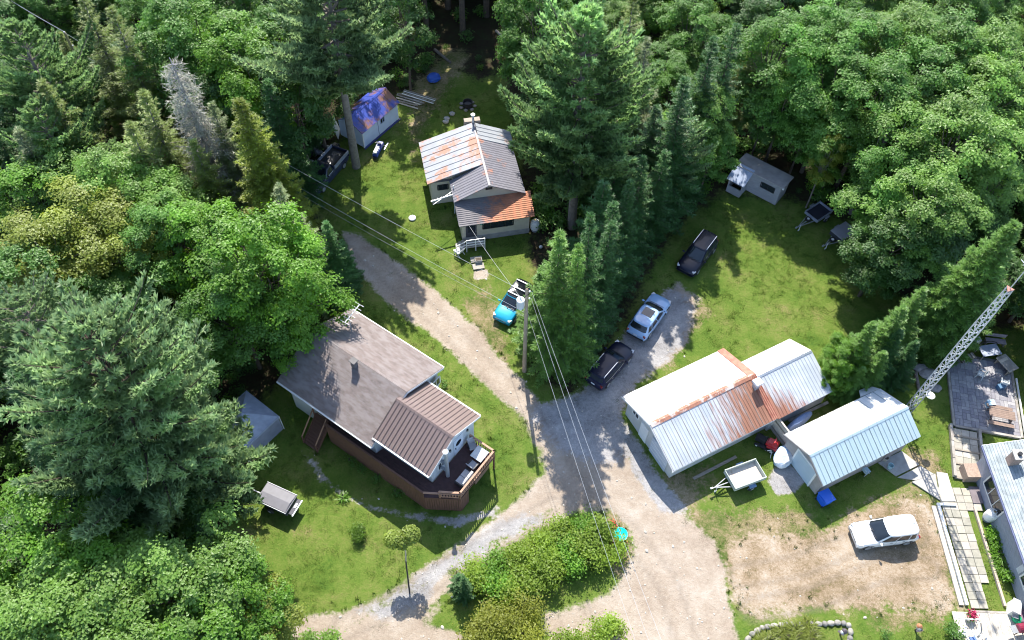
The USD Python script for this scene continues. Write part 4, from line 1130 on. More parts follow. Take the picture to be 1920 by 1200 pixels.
def build_old_house():
    t = Thing('old_house', 'cream old cottage with rust-blotched metal roofs stepping down to a shingled porch', 'house', (*at(811, 383)[:2], 0))
    e1, e2 = at(868, 458)[:2], at(992, 440)[:2]
    t.yaw = math.atan2(*(e2 - e1)[::-1])
    t.prim.GetAttribute('xformOp:transform').Set(matrix(t.loc, t.yaw))
    cream = M('cream_wall', (.55, .5, .4), .75, var=.08, scale=2)
    tin = M('tin_blotched', (.31, .33, .37), .5, var=.12, scale=1.3, col2=(.4, .2, .135), ramp=(.49, .58))
    tin_pale = M('tin_pale', (.33, .35, .38), .5, var=.1, scale=1.2, col2=(.45, .28, .2), ramp=(.62, .72))
    tin2 = M('tin_ribbed', (.2, .195, .225), .55, var=.12, scale=1.2, col2=(.42, .2, .14), ramp=(.58, .68))
    shing = rusty('shingle_moss', (.17, .16, .175), (.23, .215, .225), (.5, .22, .13), .13, -.03, -.62, 1.1, 1.1, 1.0, .9)
    k = {n: t.l(*q) for n, q in dict(NL=(801, 346, 3), FL=(787, 272, 3), RF=(886, 229, 4.6), RN=(905, 300, 4.6), FR=(957, 247, 3), PNL=(853, 383, 2.75), PR=(918, 347, 4.0), PNR=(974, 357, 2.75),
         LNL=(862, 426, 2.4), LNR=(1000, 397, 2.4), LFL=(856, 386, 2.8), BNL=(868, 458, 0), BNR=(992, 440, 0), BM=(811, 383, 0)).items()}
    t.keys = k
    # one long ridge running away from the camera; broad main slope on the left, narrower porch slope in front of it
    xm, zr, yn, yf, pyn = 4.72, 4.6, -.4, 5.0, -3.05
    xl, xr, pl = -.35, 8.15, 1.6

    def slope(x_e, x_r, ya, yb, ze, zr_, mat, n, name, rib=.03, ze2=None):
        ys = np.linspace(ya, yb, n + 1)
        for i in range(n):
            a, b = ys[i] + .004, ys[i + 1] - .004
            q = [[x_e, b, ze], [x_e, a, ze], [x_r, a, zr_], [x_r, b, zr_]] if x_e < x_r else [[x_e, a, ze], [x_e, b, ze], [x_r, b, zr_], [x_r, a, zr_]]
            t.part(name, MB().slab(q, .05).beam([x_e, a + .02, ze + .015], [x_r, a + .02, zr_ + .015], .035, rib), mat)
    slope(xl, xm, yn, yf, 3.0, zr, tin, 8, 'roof_panel', .05)
    slope(xr, xm, 2.86, yf, 3.0, zr, tin_pale, 4, 'roof_panel', .05)
    slope(pl, xm, pyn, yn - .01, 3.1, zr, tin2, 9, 'porch_roof_panel', .02)
    slope(xr - .2, xm, pyn, 2.85, 3.05, zr - .005, tin2, 20, 'porch_roof_panel', .018)
    t.part('ridge_cap', MB().beam([xm, pyn, zr + .03], [xm, yf, zr + .03], .2, .04), tin2)

    def face(y0, pts, mat, nm='wall'):
        n = len(pts)
        v = [[q[0], y0, q[1]] for q in pts] + [[q[0], y0 + .12, q[1]] for q in pts]
        mb = MB().poly(v[:n]).poly(v[n:], True)
        for i in range(n):
            j = (i + 1) % n
            mb.add([v[i], v[n + i], v[n + j], v[j]], [[0, 1, 2, 3]])
        t.part(nm, mb, mat)
    t.part('wall', MB().b2(0, .13, 0, .12, 4.6, 3.0), cream); t.part('wall', MB().b2(7.6, -2.6, 0, 7.72, 4.6, 3.05), cream)
    t.part('wall', MB().b2(1.9, -2.6, 0, 2.02, .0, 3.12), cream)
    face(.0, [(0, 0), (xm, 0), (xm, 4.45), (0, 3.0)], cream)
    face(4.62, [(0, 0), (7.72, 0), (7.72, 3.1), (xm, 4.45), (0, 3.0)], cream)
    face(-2.75, [(1.9, 0), (7.72, 0), (7.72, 3.05), (xm, 4.45), (1.9, 3.12)], cream)
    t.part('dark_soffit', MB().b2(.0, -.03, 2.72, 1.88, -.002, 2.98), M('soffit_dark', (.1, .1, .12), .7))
    window(t, (1.05, -.0, 2.05), .95, .6, 'x', -1, black_plastic, panes=2)
    t.part('gable_vent', MB().b2(xm - .3, -2.79, 3.85, xm + .3, -2.752, 4.1), black_plastic)
    # shingled lean-to at the front
    ly0, lx0, lx1 = -5.2, 1.65, 8.3
    shingles(t, [[lx0, ly0, 2.35], [lx1, ly0, 2.35], [lx1 + .1, -2.76, 3.0], [lx0, -2.76, 3.0]], shing, 13)
    wy, wx0, wx1 = -4.95, 1.95, 7.9
    t.part('wall', MB().b2(wx0, wy, 0, wx1, wy + .12, 2.38), cream)
    t.part('wall', MB().b2(wx0, wy + .122, 0, wx0 + .12, -2.78, 2.4), cream); t.part('wall', MB().b2(wx1 - .12, wy + .122, 0, wx1, -2.78, 2.4), cream)
    t.part('foundation', MB().b2(wx0 - .02, wy - .04, 0, wx1 + .02, wy - .002, .6), M('foundation_grey', (.33, .32, .31), .9))
    window(t, (wx0 + 3.15, wy, 1.75), 2.7, .75, 'x', -1, black_plastic, panes=4)
    dd = t.part('door', MB().b2(wx0 + .3, wy - .05, .6, wx0 + 1.25, wy - .003, 2.2), M('door_dark', (.05, .05, .06), .4))
    t.part('door_glass', MB().b2(wx0 + .45, wy - .06, 1.2, wx0 + 1.1, wy - .051, 2.05), glass_dark, parent=dd)
    t.part('handle', MB().box(wx0 + 1.15, wy - .09, 1.35, .05, .06, .12), chrome, parent=dd)
    t.part('sign_plate', MB().b2(wx0 + 1.55, wy - .03, 1.95, wx0 + 1.9, wy - .003, 2.1), M('sign_green', (.1, .35, .3), .5))
    # landing and steps
    t.part('landing', MB().b2(wx0 + .2, wy - 1.15, .45, wx0 + 1.7, wy - .045, .57), grey_wood)
    for i in range(3):
        t.part('step', MB().box(wx0 - .02 - i * .27, wy - .6, .42 - i * .15, .26, .95, .05), grey_wood)
    al = white_paint
    for zz in (.85, 1.15, 1.5):
        t.part('rail', MB().beam([wx0 + .15, wy - 1.18, zz], [wx0 + 1.75, wy - 1.18, zz], .06), al)
    for xx in (wx0 + .15, wx0 + .95, wx0 + 1.75):
        t.part('rail_post', MB().box(xx, wy - 1.18, .76, .07, .07, 1.5), al)
    for zz in (.85, 1.3):
        t.part('rail', MB().beam([wx0 + .15, wy - 1.16, zz + .1], [wx0 - .75, wy - 1.16, zz - .35], .055), al)
    t.part('rail_post', MB().box(wx0 - .75, wy - 1.16, .5, .07, .07, 1.0), al)
    # flue on the back ridge
    fl = t.part('flue', MB().cyl(xm, yf - .1, 4.4, 5.5, .1, 12), galvanised)
    t.part('flue_cap', MB().cyl(xm, yf - .1, 5.5, 5.62, .2, 12), white_metal, parent=fl)
    t.part('flue_stay', MB().beam([xm + .05, yf - .1, 5.2], [xm + .1, yf - 1.6, 4.65], .05), black_plastic, parent=fl)
    t.part('chimney', MB().b2(xm - .75, yf + .15, 0, xm + .7, yf + .65, 4.6), M('chimney_block', (.4, .33, .27), .9))
    c, s = math.cos(t.yaw), math.sin(t.yaw)
    w = lambda x, y: (t.loc[0] + c * x - s * y, t.loc[1] + s * x + c * y)
    a = Thing('television_aerial', 'white aerial boom on a mast at the porch corner of the old cottage', 'antenna', (*at(853, 400, 0)[:2], 0))
    a.part('mast', MB().cyl(0, 0, 0, 3.6, .04, 8), white_metal)
    q0, q1 = at(848, 365, 3.4) - a.loc, at(808, 378, 3.3) - a.loc
    a.part('boom', MB().beam(q0, q1, .09, .09), white_metal)
    q2 = at(812, 384, 3.0) - a.loc
    a.part('stay', MB().beam([0, 0, 3.0], q2, .04), white_metal)
    for k_ in range(5):
        q = q0 + (q1 - q0) * (k_ + .5) / 5
        a.part('element', MB().beam(q - [0, 0, .2], q + [0, 0, .2], .04), white_metal)
    return t


OLD = build_old_house()


def build_blue_shed():
    # footprint from the visible walls
    A, B = at(684, 279), at(748, 224)
    yaw = math.atan2(*(B - A)[:2][::-1])
    t = Thing('garden_shed', 'pale blue shed with blue and rust brown roof behind the big pine trunk', 'shed', (A[0], A[1], 0), yaw)
    L = float(np.linalg.norm(B - A)); D = 3.0
    wall = M('shed_pale_blue', (.55, .63, .75), .6, var=.06)
    roof = M('shed_roof', (.05, .085, .42), .4, var=.25, scale=.7, col2=(.27, .13, .08), ramp=(.47, .56))
    walls(t, 0, L, 0, D, .15, 2.15, wall, 2.9, yr=D / 2)
    gable(t, -.2, L + .2, -.2, D + .2, 2.1, 3.1, roof, 7, rib=.02, yr=D / 2)
    window(t, (L * .55, 0, 1.6), .55, .6, 'x', -1, M('frame_blue', (.3, .36, .5), .6))
    t.part('corner_board', MB().box(-.01, -.01, 1.15, .1, .1, 2.0), white_paint)
    t.part('sill_beam', MB().b2(-.05, -.12, 0, L + .1, -.02, .14), M('sill_navy', (.05, .06, .2), .6))
    t.part('wall_seam', MB().b2(L * .42, -.012, .2, L * .42 + .05, -.002, 2.05), M('sill_navy', (.05, .06, .2), .6))
    b = Thing('sheet_panel', 'white sheet leaning on the left end of the pale blue shed', 'panel', (*at(636, 252)[:2], 0), yaw + .6)
    b.part('sheet', MB().beam([0, 0, .02], [-.3, .25, 1.8], 1.3, .03, up=(0, 1, 0)), white_paint)
    b.part('brace', MB().beam([.1, .1, .02], [-.2, .3, 1.5], .06), old_wood)
    # thin walkway board
    p = at(735, 232)


build_blue_shed()


def build_grey_shed():
    A, B = at(1366, 356), at(1459, 387)
    A, B = at(1400, 357), at(1459, 388)
    yaw = math.atan2(*(B - A)[:2][::-1])
    t = Thing('grey_shed', 'long weathered grey shed with a lean-to at the right-hand woods', 'shed', (A[0], A[1], 0), yaw)
    wall = M('grey_boards', (.37, .36, .38), .8, var=.15, scale=2, stretch=(1, 1, 6))
    roof = M('grey_roof', (.4, .37, .36), .7, var=.2, scale=1.5)
    x0, L, D = -1.6, float(np.linalg.norm(B - A)) * .9, 1.9
    t.part('wall', MB().b2(x0, 0, 0, L, .1, 2.3), wall); t.part('wall', MB().b2(x0, D - .1, 0, L, D, 2.0), wall)
    t.part('wall', MB().b2(L - .1, .102, 0, L, D - .102, 2.05), wall); t.part('wall', MB().b2(x0, .102, 0, x0 + .1, D - .102, 2.05), wall)
    xs = np.linspace(x0 - .2, L + .2, 9)
    for a, b in zip(xs[:-1], xs[1:]):
        t.part('roof_sheet', MB().slab([[a + .004, -.15, 2.42], [b - .004, -.15, 2.42], [b - .004, D + .2, 2.12], [a + .004, D + .2, 2.12]], .05), roof)
    window(t, (1.75, 0, 1.55), 1.35, .6, 'x', -1, black_plastic, panes=2)
    for k in range(7):
        t.part('wall_board', MB().b2(x0 + .0, -.014, .05 + k * .32, L, -.002, .345 + k * .32), wall)
    # lean-to
    t.part('lean_to_wall', MB().b2(x0 + .1, -1.3, 0, x0 + .2, -.02, 1.8), wall); t.part('lean_to_wall', MB().b2(x0 + .2, -1.3, 0, -.1, -1.2, .8), wall); t.part('lean_to_wall', MB().b2(-.2, -1.197, 0, -.1, -.02, 1.8), wall)
    for q in range(3):
        a = x0 - .1 + q * .6
        t.part('lean_to_sheet', MB().slab([[a, -1.5, 1.65], [a + .592, -1.5, 1.65], [a + .592, .15, 2.5], [a, .15, 2.5]], .04), M('sheet_blue_grey', (.36, .42, .55), .5, var=.1))
    t.part('corner_cap', MB().box(L + .2, -.15, 2.36, .16, .16, .1), white_paint)


build_grey_shed()


def build_right_house():
    C0 = at(1842, 835, 3.0)
    C1 = at(1920, 1050, 3.0)
    yaw = math.atan2(*(C1 - C0)[:2][::-1])          # x runs along the eave towards the camera
    t = Thing('grey_blue_house', 'blue-grey sided house with pale speckled shingle roof at the frame edge', 'house', (C0[0], C0[1], 0), yaw)
    wall = M('siding_blue_grey', (.3, .33, .4), .6, var=.06)
    roof = M('shingle_pale', (.27, .31, .325), .85, var=.3, scale=2.2, col2=(.38, .41, .42), bump=.012, bscale=9)
    L, W = 13.0, 8.4
    shingles(t, [[0, 0, 3.0], [L, 0, 3.0], [L, W / 2, 4.4], [0, W / 2, 4.4]], roof, 22)
    shingles(t, [[L, W, 3.0], [0, W, 3.0], [0, W / 2, 4.4], [L, W / 2, 4.4]], roof, 22)
    walls(t, .35, L - .3, .45, W - .45, 0, 2.92, wall, 4.15)
    for k in range(14):
        t.part('siding_board', MB().b2(.36, .432, .15 + k * .195, L - .31, .447, .335 + k * .195), wall)
    t.part('gutter', MB().box(L / 2, -.05, 2.93, L, .1, .12), M('gutter_navy', (.12, .14, .25), .5))
    t.part('verge', MB().beam([-.02, 0, 2.93], [-.02, W / 2, 4.33], .03, .14), white_paint)
    window(t, (3.3, .432, 1.55), 2.7, 1.25, 'x', -1, white_paint, .1, panes=3)
    window(t, (9.6, .432, 1.75), 1.3, 1.0, 'x', -1, white_paint, .1, panes=2)
    c = t.part('chimney', MB().box(1.5, 1.35, 3.85, .62, .62, 1.3), M('chimney_brick', (.42, .3, .24), .9, var=.2, scale=6))
    t.part('chimney_cap', MB().box(1.5, 1.35, 4.53, .78, .78, .08), concrete, parent=c)
    t.part('flue_pot', MB().cyl(1.5, 1.35, 4.57, 4.78, .14, 12), black_plastic, parent=c)
    t.part('brick_porch', MB().b2(.4, -.55, 0, 1.5, .43, .9), M('porch_brick', (.38, .28, .22), .9, var=.25, scale=7))
    t.part('window_box', MB().b2(10.9, -.1, .1, 11.7, .42, .55), M('box_mauve', (.2, .12, .17), .7))
    t.part('lamp', MB().box(11.9, .36, 2.1, .14, .14, .26), black_plastic)
    t.part('shutter', MB().b2(8.35, .4, 1.2, 8.75, .43, 2.3), M('siding_pale', (.55, .58, .62), .6))
    return t


RH = build_right_house()


def build_shelter():
    A, B, Cc, D = at(411, 795, 1.9), at(466, 747, 2.8), at(517, 786, 1.9), at(468, 830, 1.9)
    base = at(478, 838)
    yaw = math.atan2(*(at(517, 786, 1.9) - at(486, 815, 1.9))[:2][::-1])
    t = Thing('canvas_shelter', 'grey blue canvas shelter half hidden under the huge pine', 'shelter', (base[0] - .55, base[1] + 1.2, 0), yaw)
    cv = M('canvas_blue_grey', (.36, .4, .5), .7, var=.15, scale=2)
    cv2 = M('canvas_grey', (.27, .28, .34), .75, var=.15, scale=2)
    a, hh, ze, zp = 1.75, 1.75, 1.95, 3.0
    ring = [(-a, -hh), (a, -hh), (a, hh), (-a, hh)]
    for i in range(4):
        p, q = ring[i], ring[(i + 1) % 4]
        n_ = 8
        mb = MB()
        for k in range(n_):             # sagging between the ribs
            for m_ in range(5):
                def pt(u, w):
                    x, y = p[0] + (q[0] - p[0]) * u, p[1] + (q[1] - p[1]) * u
                    sag = .09 * math.sin(PI * u) * math.sin(PI * min(1, w + .12)) + .02 * math.sin(9 * u + 4 * w + i)
                    return [x * (1 - w) , y * (1 - w), ze + (zp - ze) * w - sag]
                u0, u1, w0, w1 = k / n_, (k + 1) / n_, m_ / 5, (m_ + 1) / 5
                mb.add([pt(u0, w0), pt(u1, w0), pt(u1, w1), pt(u0, w1)], [[0, 1, 2, 3]])
        t.part('roof_panel', mb, cv)
        w_ = MB()
        for k in range(6):
            u0, u1 = k / 6, (k + 1) / 6
            f = lambda u, z_: [(p[0] + (q[0] - p[0]) * u) * .97, (p[1] + (q[1] - p[1]) * u) * .97, z_]
            w_.add([f(u0, 0), f(u1, 0), f(u1, ze - .02), f(u0, ze - .02)], [[0, 1, 2, 3]])
        t.part('side_wall', w_, cv2)
        t.part('valance', MB().beam([p[0], p[1], ze - .08], [q[0], q[1], ze - .08], .03, .2), cv)
        t.part('frame_pole', MB().beam([p[0], p[1], 0], [p[0], p[1], ze], .05), white_metal)

build_shelter()

# ------------------------------------------------------------------ vehicles
def sup(th, n):
    c, s = np.cos(th), np.sin(th)
    return np.sign(c) * np.abs(c) ** (2 / n), np.sign(s) * np.abs(s) ** (2 / n)


tail_red = M('tail_red', (.2, .012, .012), .25, var=.05)
lamp_clear = M('headlamp', (.6, .62, .65), .1, var=.05)
plate_mat = M('plate_white', (.7, .72, .74), .4, var=.03)
alloy = M('alloy', (.5, .51, .53), .3, .7, var=.03)


def car(label, loc, yaw, L=4.5, W=1.85, H=1.68, paint=None, roof_mat=None, rails=None, sunroof=False, rack=False, cab=(-.485, .235, -.445, .045), hood=.98, group='cars parked around the clearing', name='parked_car', trim=None):
    """x forward. cab: belt rear, belt front, roof rear, roof front as fractions of the length."""
    t = Thing(name, label, 'car', loc, yaw, group)
    hl = L / 2
    xs = np.array([-1, -.985, -.93, -.8, -.55, -.2, .15, .38, .5, .72, .88, .96, .99, 1.0]) * hl
    belt = hood + .04
    zt = np.array([.72, .86, belt - .02, belt, belt, belt, belt - .01, hood + .01, hood, hood - .06, hood - .14, hood - .24, .62, .55])
    zb = np.array([.42, .34, .27, .24, .22, .22, .22, .22, .22, .22, .24, .27, .34, .42])
    pw = W / 2 * (1 - .05 * np.abs(xs / hl) ** 4 - .13 * np.abs(xs / hl) ** 14)
    rows = []
    for x, a, b, w in zip(xs, zt, zb, pw):
        y = np.array([.0, .86, .97, 1.0, .995, .95, .86, .5, 0]) * w
        z_ = np.array([b, b, b + .06, b + .25, a - .24, a - .08, a - .015, a + .03, a + .045])
        z_ = np.maximum(z_, b)
        full = np.r_[np.c_[np.full(9, x), y, z_], np.c_[np.full(7, x), -y[1:8], z_[1:8]][::-1]]
        rows.append(full)
    R = np.array(rows); n = R.shape[1]
    v = R.reshape(-1, 3); f = []
    for i in range(len(xs) - 1):
        for j in range(n):
            k = (j + 1) % n
            f.append([i * n + j, (i + 1) * n + j, (i + 1) * n + k, i * n + k])
    mb = MB().add(v, f)
    mb.poly(R[0][::1], False); mb.poly(R[-1], True)
    bd = t.part('body', mb, paint, smooth=42)
    # greenhouse
    br, bf, rr, rf = [c * L for c in cab]
    zb_, zr_ = belt - .03, H
    wb, wr = W / 2 * .96, W / 2 * .79

    def S(th, s, off=0.0):
        e = s ** 1.0
        x0, x1 = br + (rr - br) * e, bf + (rf - bf) * e
        ax, xc = (x1 - x0) / 2, (x0 + x1) / 2
        ay = wb + (wr - wb) * e
        cx, cy = sup(th, 5.0)
        return np.stack([xc + (ax + off) * cx, (ay + off) * cy, zb_ + (zr_ - .05 - zb_) * s + 0 * cx], -1)
    th = np.linspace(0, 2 * PI, 49)[:-1]
    lv = [S(th, s) for s in (0, .5, 1.0)]
    top = S(th, 1.0); cen = np.array([(rr + rf) / 2, 0, H])
    lv += [np.c_[(top[:, :2] - cen[:2]) * .965 + cen[:2], np.full(48, H - .018)], np.c_[(top[:, :2] - cen[:2]) * .85 + cen[:2], np.full(48, H)], np.c_[(top[:, :2] - cen[:2]) * .3 + cen[:2], np.full(48, H + .02)]]
    def loft(lvls, close):
        n = 48; v = np.vstack(lvls); f = [[i * n + j, i * n + (j + 1) % n, (i + 1) * n + (j + 1) % n, (i + 1) * n + j] for i in range(len(lvls) - 1) for j in range(n)]
        m_ = MB().add(v, f)
        if close:
            m_.poly(lvls[-1])
        return m_
    t.part('pillars', loft(lv[:3], False), paint, smooth=40)
    rp = t.part('roof', loft(lv[2:], True), roof_mat or paint, smooth=40)

    def patch(name, t0, t1, s0, s1, mat, off=.012, nt=9, parent=None):
        a = np.linspace(t0, t1, nt)
        g = np.array([S(a, s, off) for s in np.linspace(s0, s1, 3)])
        vv = g.reshape(-1, 3); ff = [[i * nt + j, i * nt + j + 1, (i + 1) * nt + j + 1, (i + 1) * nt + j] for i in range(2) for j in range(nt - 1)]
        return t.part(name, MB().add(vv, ff), mat, parent=parent, smooth=True)
    q = PI / 4
    patch('windscreen', -q * .86, q * .86, .06, .96, glass_dark)
    patch('rear_window', PI - q * .84, PI + q * .84, .3, .94, glass_dark)
    # side windows by angle: front .. rear
    def ang(fr):
        xx = 1 - 2 * fr
        return math.acos(np.sign(xx) * abs(xx) ** 2.5)
    for sgn in (1, -1):
        for a, b in ((.1, .40), (.43, .70), (.73, .88)):
            t0, t1 = sgn * ang(a), sgn * ang(b)
            patch('side_window', min(t0, t1), max(t0, t1), .14, .86, glass_dark)
    # wheels
    for sx in (.31, -.31):
        for sy in (1, -1):
            x, y = sx * L, sy * (W / 2 - .1)
            w = t.part('wheel', MB().lathe([[0, -.1], [.26, -.1], [.33, -.09], [.345, -.05], [.345, .05], [.33, .09], [.26, .1], [0, .1]], 20, (x, y, .345), 'y'), rubber, smooth=30)
            t.part('rim', MB().lathe([[0, .005 * 1], [.12, .004], [.22, .012], [.235, 0]], 16, (x, y + sy * .104, .345), 'y') if sy < 0 else MB().lathe([[0, -.005], [.12, -.004], [.22, -.012], [.235, 0]], 16, (x, y + sy * .104, .345), 'y'), alloy, parent=w)
            t.part('wheel_arch', MB().tube([[x + .42 * math.cos(a), sy * (W / 2 - .02), .345 + .42 * math.sin(a)] for a in np.linspace(.15, PI - .15, 9)], .035, 5), trim or black_plastic)
    # lamps, grille, plate, mirrors
    for sy in (1, -1):
        t.part('headlight', MB().box(hl * .885, sy * W * .395, hood - .2, .3, .22, .1, -sy * .3), lamp_clear)
        t.part('tail_light', MB().box(-hl * .96, sy * W * .385, belt - .16, .12, .2, .2, sy * .2), tail_red)
        mr = t.part('wing_mirror', MB().ell((bf - .32, sy * (W / 2 + .09), belt + .09), (.09, .13, .08), 2), paint, smooth=True)
        t.part('mirror_arm', MB().beam([bf - .3, sy * (W / 2 - .06), belt + .03], [bf - .31, sy * (W / 2 + .02), belt + .08], .06), black_plastic)
    t.part('grille', MB().box(hl * .985, 0, .58, .06, W * .52, .16), black_plastic)
    t.part('bumper', MB().box(hl * .975, 0, .38, .1, W * .72, .1), trim or black_plastic)
    t.part('rear_bumper', MB().box(-hl * .985, 0, .46, .1, W * .78, .16), trim or black_plastic)
    t.part('number_plate', MB().box(-hl * .995 - .02, 0, .74, .02, .34, .16), plate_mat)
    t.part('hood_seam', MB().tube([[bf + .03, -W * .36, hood + .025], [bf + .06, 0, hood + .045], [bf + .03, W * .36, hood + .025]], .012, 4), black_plastic)
    t.part('wiper', MB().beam([bf + .0, -.1, belt + .05], [bf - .1, .55, belt + .13], .025).beam([bf + .0, -.6, belt + .05], [bf - .1, .0, belt + .13], .025), black_plastic)
    for sy in (1, -1):
        t.part('door_handle', MB().box(-.02 * L, sy * (W / 2 + .002), belt - .16, .18, .03, .03).box(-.22 * L, sy * (W / 2 + .002), belt - .16, .18, .03, .03), chrome)
        t.part('door_seam', MB().b2(.1 * L, sy * (W / 2 - .006), .4, .1 * L + .012, sy * (W / 2 + .001), belt - .1).b2(-.1 * L, sy * (W / 2 - .006), .4, -.1 * L + .012, sy * (W / 2 + .001), belt - .1), black_plastic)
    if rails:
        for sy in (1, -1):
            t.part('roof_rail', MB().tube([[rr + .15, sy * wr * .88, H], [rr + .25, sy * wr * .88, H + .07], [rf - .35, sy * wr * .88, H + .07], [rf - .22, sy * wr * .88, H]], .036, 6), rails)
    if sunroof:
        t.part('sunroof', MB().box((rr + rf) / 2 + .32, 0, H + .018, (rf - rr) * .42, wr * 1.15, .02), glass_dark)
    if rack:
        for xx in (rr + .35, (rr + rf) / 2 + .1, rf - .25):
            b_ = t.part('rack_bar', MB().box(xx, 0, H + .12, .09, wr * 1.75, .05), white_paint)
            for sy in (1, -1):
                t.part('rack_foot', MB().box(xx, sy * wr * .8, H + .05, .08, .06, .12), black_plastic, parent=b_)
    for sgn in (1, -1):
        g_ = S(np.linspace(ang(.12), ang(.86), 12) * sgn, .1, .018)
        t.part('window_trim', MB().tube(g_, .016, 4), chrome)
    t.part('aerial', MB().box(rr + .25, 0, H + .04, .14, .04, .07), roof_mat or paint)
    return t


paint_white = M('paint_white', (.76, .77, .78), .25, var=.02, coat=1.0)
paint_silver = M('paint_pearl', (.34, .52, .78), .25, var=.02, coat=1.0)
paint_black = M('paint_black', (.006, .007, .02), .3, var=.1, coat=.2, spec=.35)
paint_black2 = M('paint_black_blue', (.006, .007, .026), .3, var=.1, coat=.2, spec=.35)
paint_teal = M('paint_teal', (.01, .38, .58), .25, .25, var=.05, coat=1.0)
paint_navy = M('paint_navy', (.02, .025, .05), .3, var=.2, coat=.6)


def heading(front, rear):
    f, r = at(*front, .6), at(*rear, .6)
    d = (f - r)[:2]
    return ((f + r) / 2)[:2], math.atan2(d[1], d[0])


c, a = heading((1597, 1005), (1717, 990))
car('white SUV parked on the bare dirt yard by the stone walk', (*c, -.02), a, 4.55, 1.86, 1.66, paint_white)
c, a = heading((1243, 556), (1190, 630))
car('pearl white coupe SUV with dark sunroof on the grassy side track', (*c, -.03), a, 4.72, 1.93, 1.62, paint_silver, sunroof=True, cab=(-.485, .235, -.37, .05))
c, a = heading((1171, 652), (1115, 716))
car('black SUV with silver roof rails nearest the white workshop', (*c, -.03), a, 4.65, 1.88, 1.7, paint_black2, rails=chrome)
c, a = heading((1284, 508), (1331, 447))
car('black SUV with silver rails parked on the shaded grass, farthest from the road', (*c, -.03), a, 4.65, 1.88, 1.7, paint_black, rails=chrome)
c, a = heading((938, 602), (988, 534))
car('turquoise hatchback with white roof rack beside the utility pole', (*c, -.03), a, 4.25, 1.8, 1.6, paint_teal, roof_mat=glass_dark, rack=True, cab=(-.485, .24, -.44, .04))


def pickup():
    f, r = at(578, 358, .6), at(640, 287, .6)
    d = (f - r)[:2]; L = 5.5
    c = ((f + r) / 2)[:2]
    t = car('dark pickup truck with open bed in the shade by the big pine trunk', (*c, -.03), math.atan2(d[1], d[0]), L, 1.95, 1.78, paint_navy, cab=(-.06, .20, -.02, .10), hood=1.06, name='pickup_truck', group=None)
    t.prim.SetCustomDataByKey('category', 'pickup truck')
    w = .98
    t.part('bed_floor', MB().b2(-L / 2 + .1, -w + .12, 1.115, -L * .075, w - .12, 1.13), rubber)
    for sy in (1, -1):
        t.part('bed_rail', MB().b2(-L / 2 + .08, sy * (w - .12), 1.08, -L * .07, sy * (w - .02), 1.42), M('bed_rail_silver', (.4, .43, .5), .3, .5))
    t.part('tailgate', MB().b2(-L / 2 + .02, -w + .03, .75, -L / 2 + .1, w - .03, 1.4), paint_navy)
    t.part('bed_front', MB().b2(-L * .07, -w + .13, 1.08, -L * .06, w - .13, 1.44), paint_navy)


pickup()


def trailer(label, hitch_px, axle_dir_px, L, W, rim_h, box_mat, floor_mat, lid=None, z0=.5, group='small trailers', spare=True, fender=None):
    a, b = at(*hitch_px), at(*axle_dir_px)
    d = (b - a)[:2]; yaw = math.atan2(-d[1], -d[0])
    t = Thing('utility_trailer', label, 'trailer', (b[0], b[1], 0), yaw, group)
    t.part('floor', MB().box(0, 0, z0, L, W, .06), floor_mat)
    for sx in (-1, 1):
        t.part('end_board', MB().box(sx * (L / 2 + .02), 0, z0 + rim_h / 2, .05, W + .09, rim_h), box_mat)
    for sy in (-1, 1):
        t.part('side_board', MB().box(0, sy * (W / 2 + .02), z0 + rim_h / 2, L - .01, .05, rim_h - .002), box_mat)
        t.part('top_rail', MB().box(0, sy * (W / 2 + .02), z0 + rim_h + .02, L + .1, .07, .035), box_mat)
        w = t.part('wheel', MB().lathe([[0, -.09], [.2, -.09], [.28, -.07], [.29, 0], [.28, .07], [.2, .09], [0, .09]], 18, (-.15, sy * (W / 2 + .18), .29), 'y'), rubber, smooth=30)
        t.part('hub', MB().box(-.15, sy * (W / 2 + .275), .29, .2, .02, .2), galvanised, parent=w)
        t.part('mudguard', MB().tube([[-.15 + .37 * math.cos(q), sy * (W / 2 + .18), .29 + .34 * math.sin(q)] for q in np.linspace(.1, PI - .1, 8)], .02, 4).box(-.15, sy * (W / 2 + .18), .64, .56, .24, .025), fender or steel_grey)
    n = float(np.linalg.norm(d))
    for sy in (-1, 1):
        t.part('drawbar', MB().beam([L / 2, sy * .4, z0 - .06], [max(n - .25, L / 2 + .5), 0, z0 - .06], .06, .07), steel_grey)
    t.part('tongue', MB().beam([L / 2, 0, z0 - .06], [n, 0, z0 - .04], .07, .07), steel_grey)
    t.part('coupling', MB().box(n, 0, z0 + .02, .2, .12, .12), galvanised)
    t.part('jockey_wheel', MB().cyl(n - .35, .14, .1, z0 + .25, .03, 8).box(n - .35, .14, .1, .18, .06, .18), white_metal)
    if spare:
        s = t.part('spare_wheel', MB().lathe([[0, .0], [.24, 0], [.28, .05], [.28, .12], [.22, .15], [0, .15]], 16, (L / 2 + .42, 0, z0 + .02)), rubber)
        t.part('hub', MB().cyl(L / 2 + .42, 0, z0 + .17, z0 + .19, .13, 10), white_metal, parent=s)
    if lid:
        t.part('lid', MB().slab([[-L / 2 - .06, -W / 2 - .06, z0 + rim_h + .06], [L / 2 + .06, -W / 2 - .06, z0 + rim_h + .06], [L / 2 + .06, W / 2 + .06, z0 + rim_h + .09], [-L / 2 - .06, W / 2 + .06, z0 + rim_h + .09]], .05), lid)
    return t


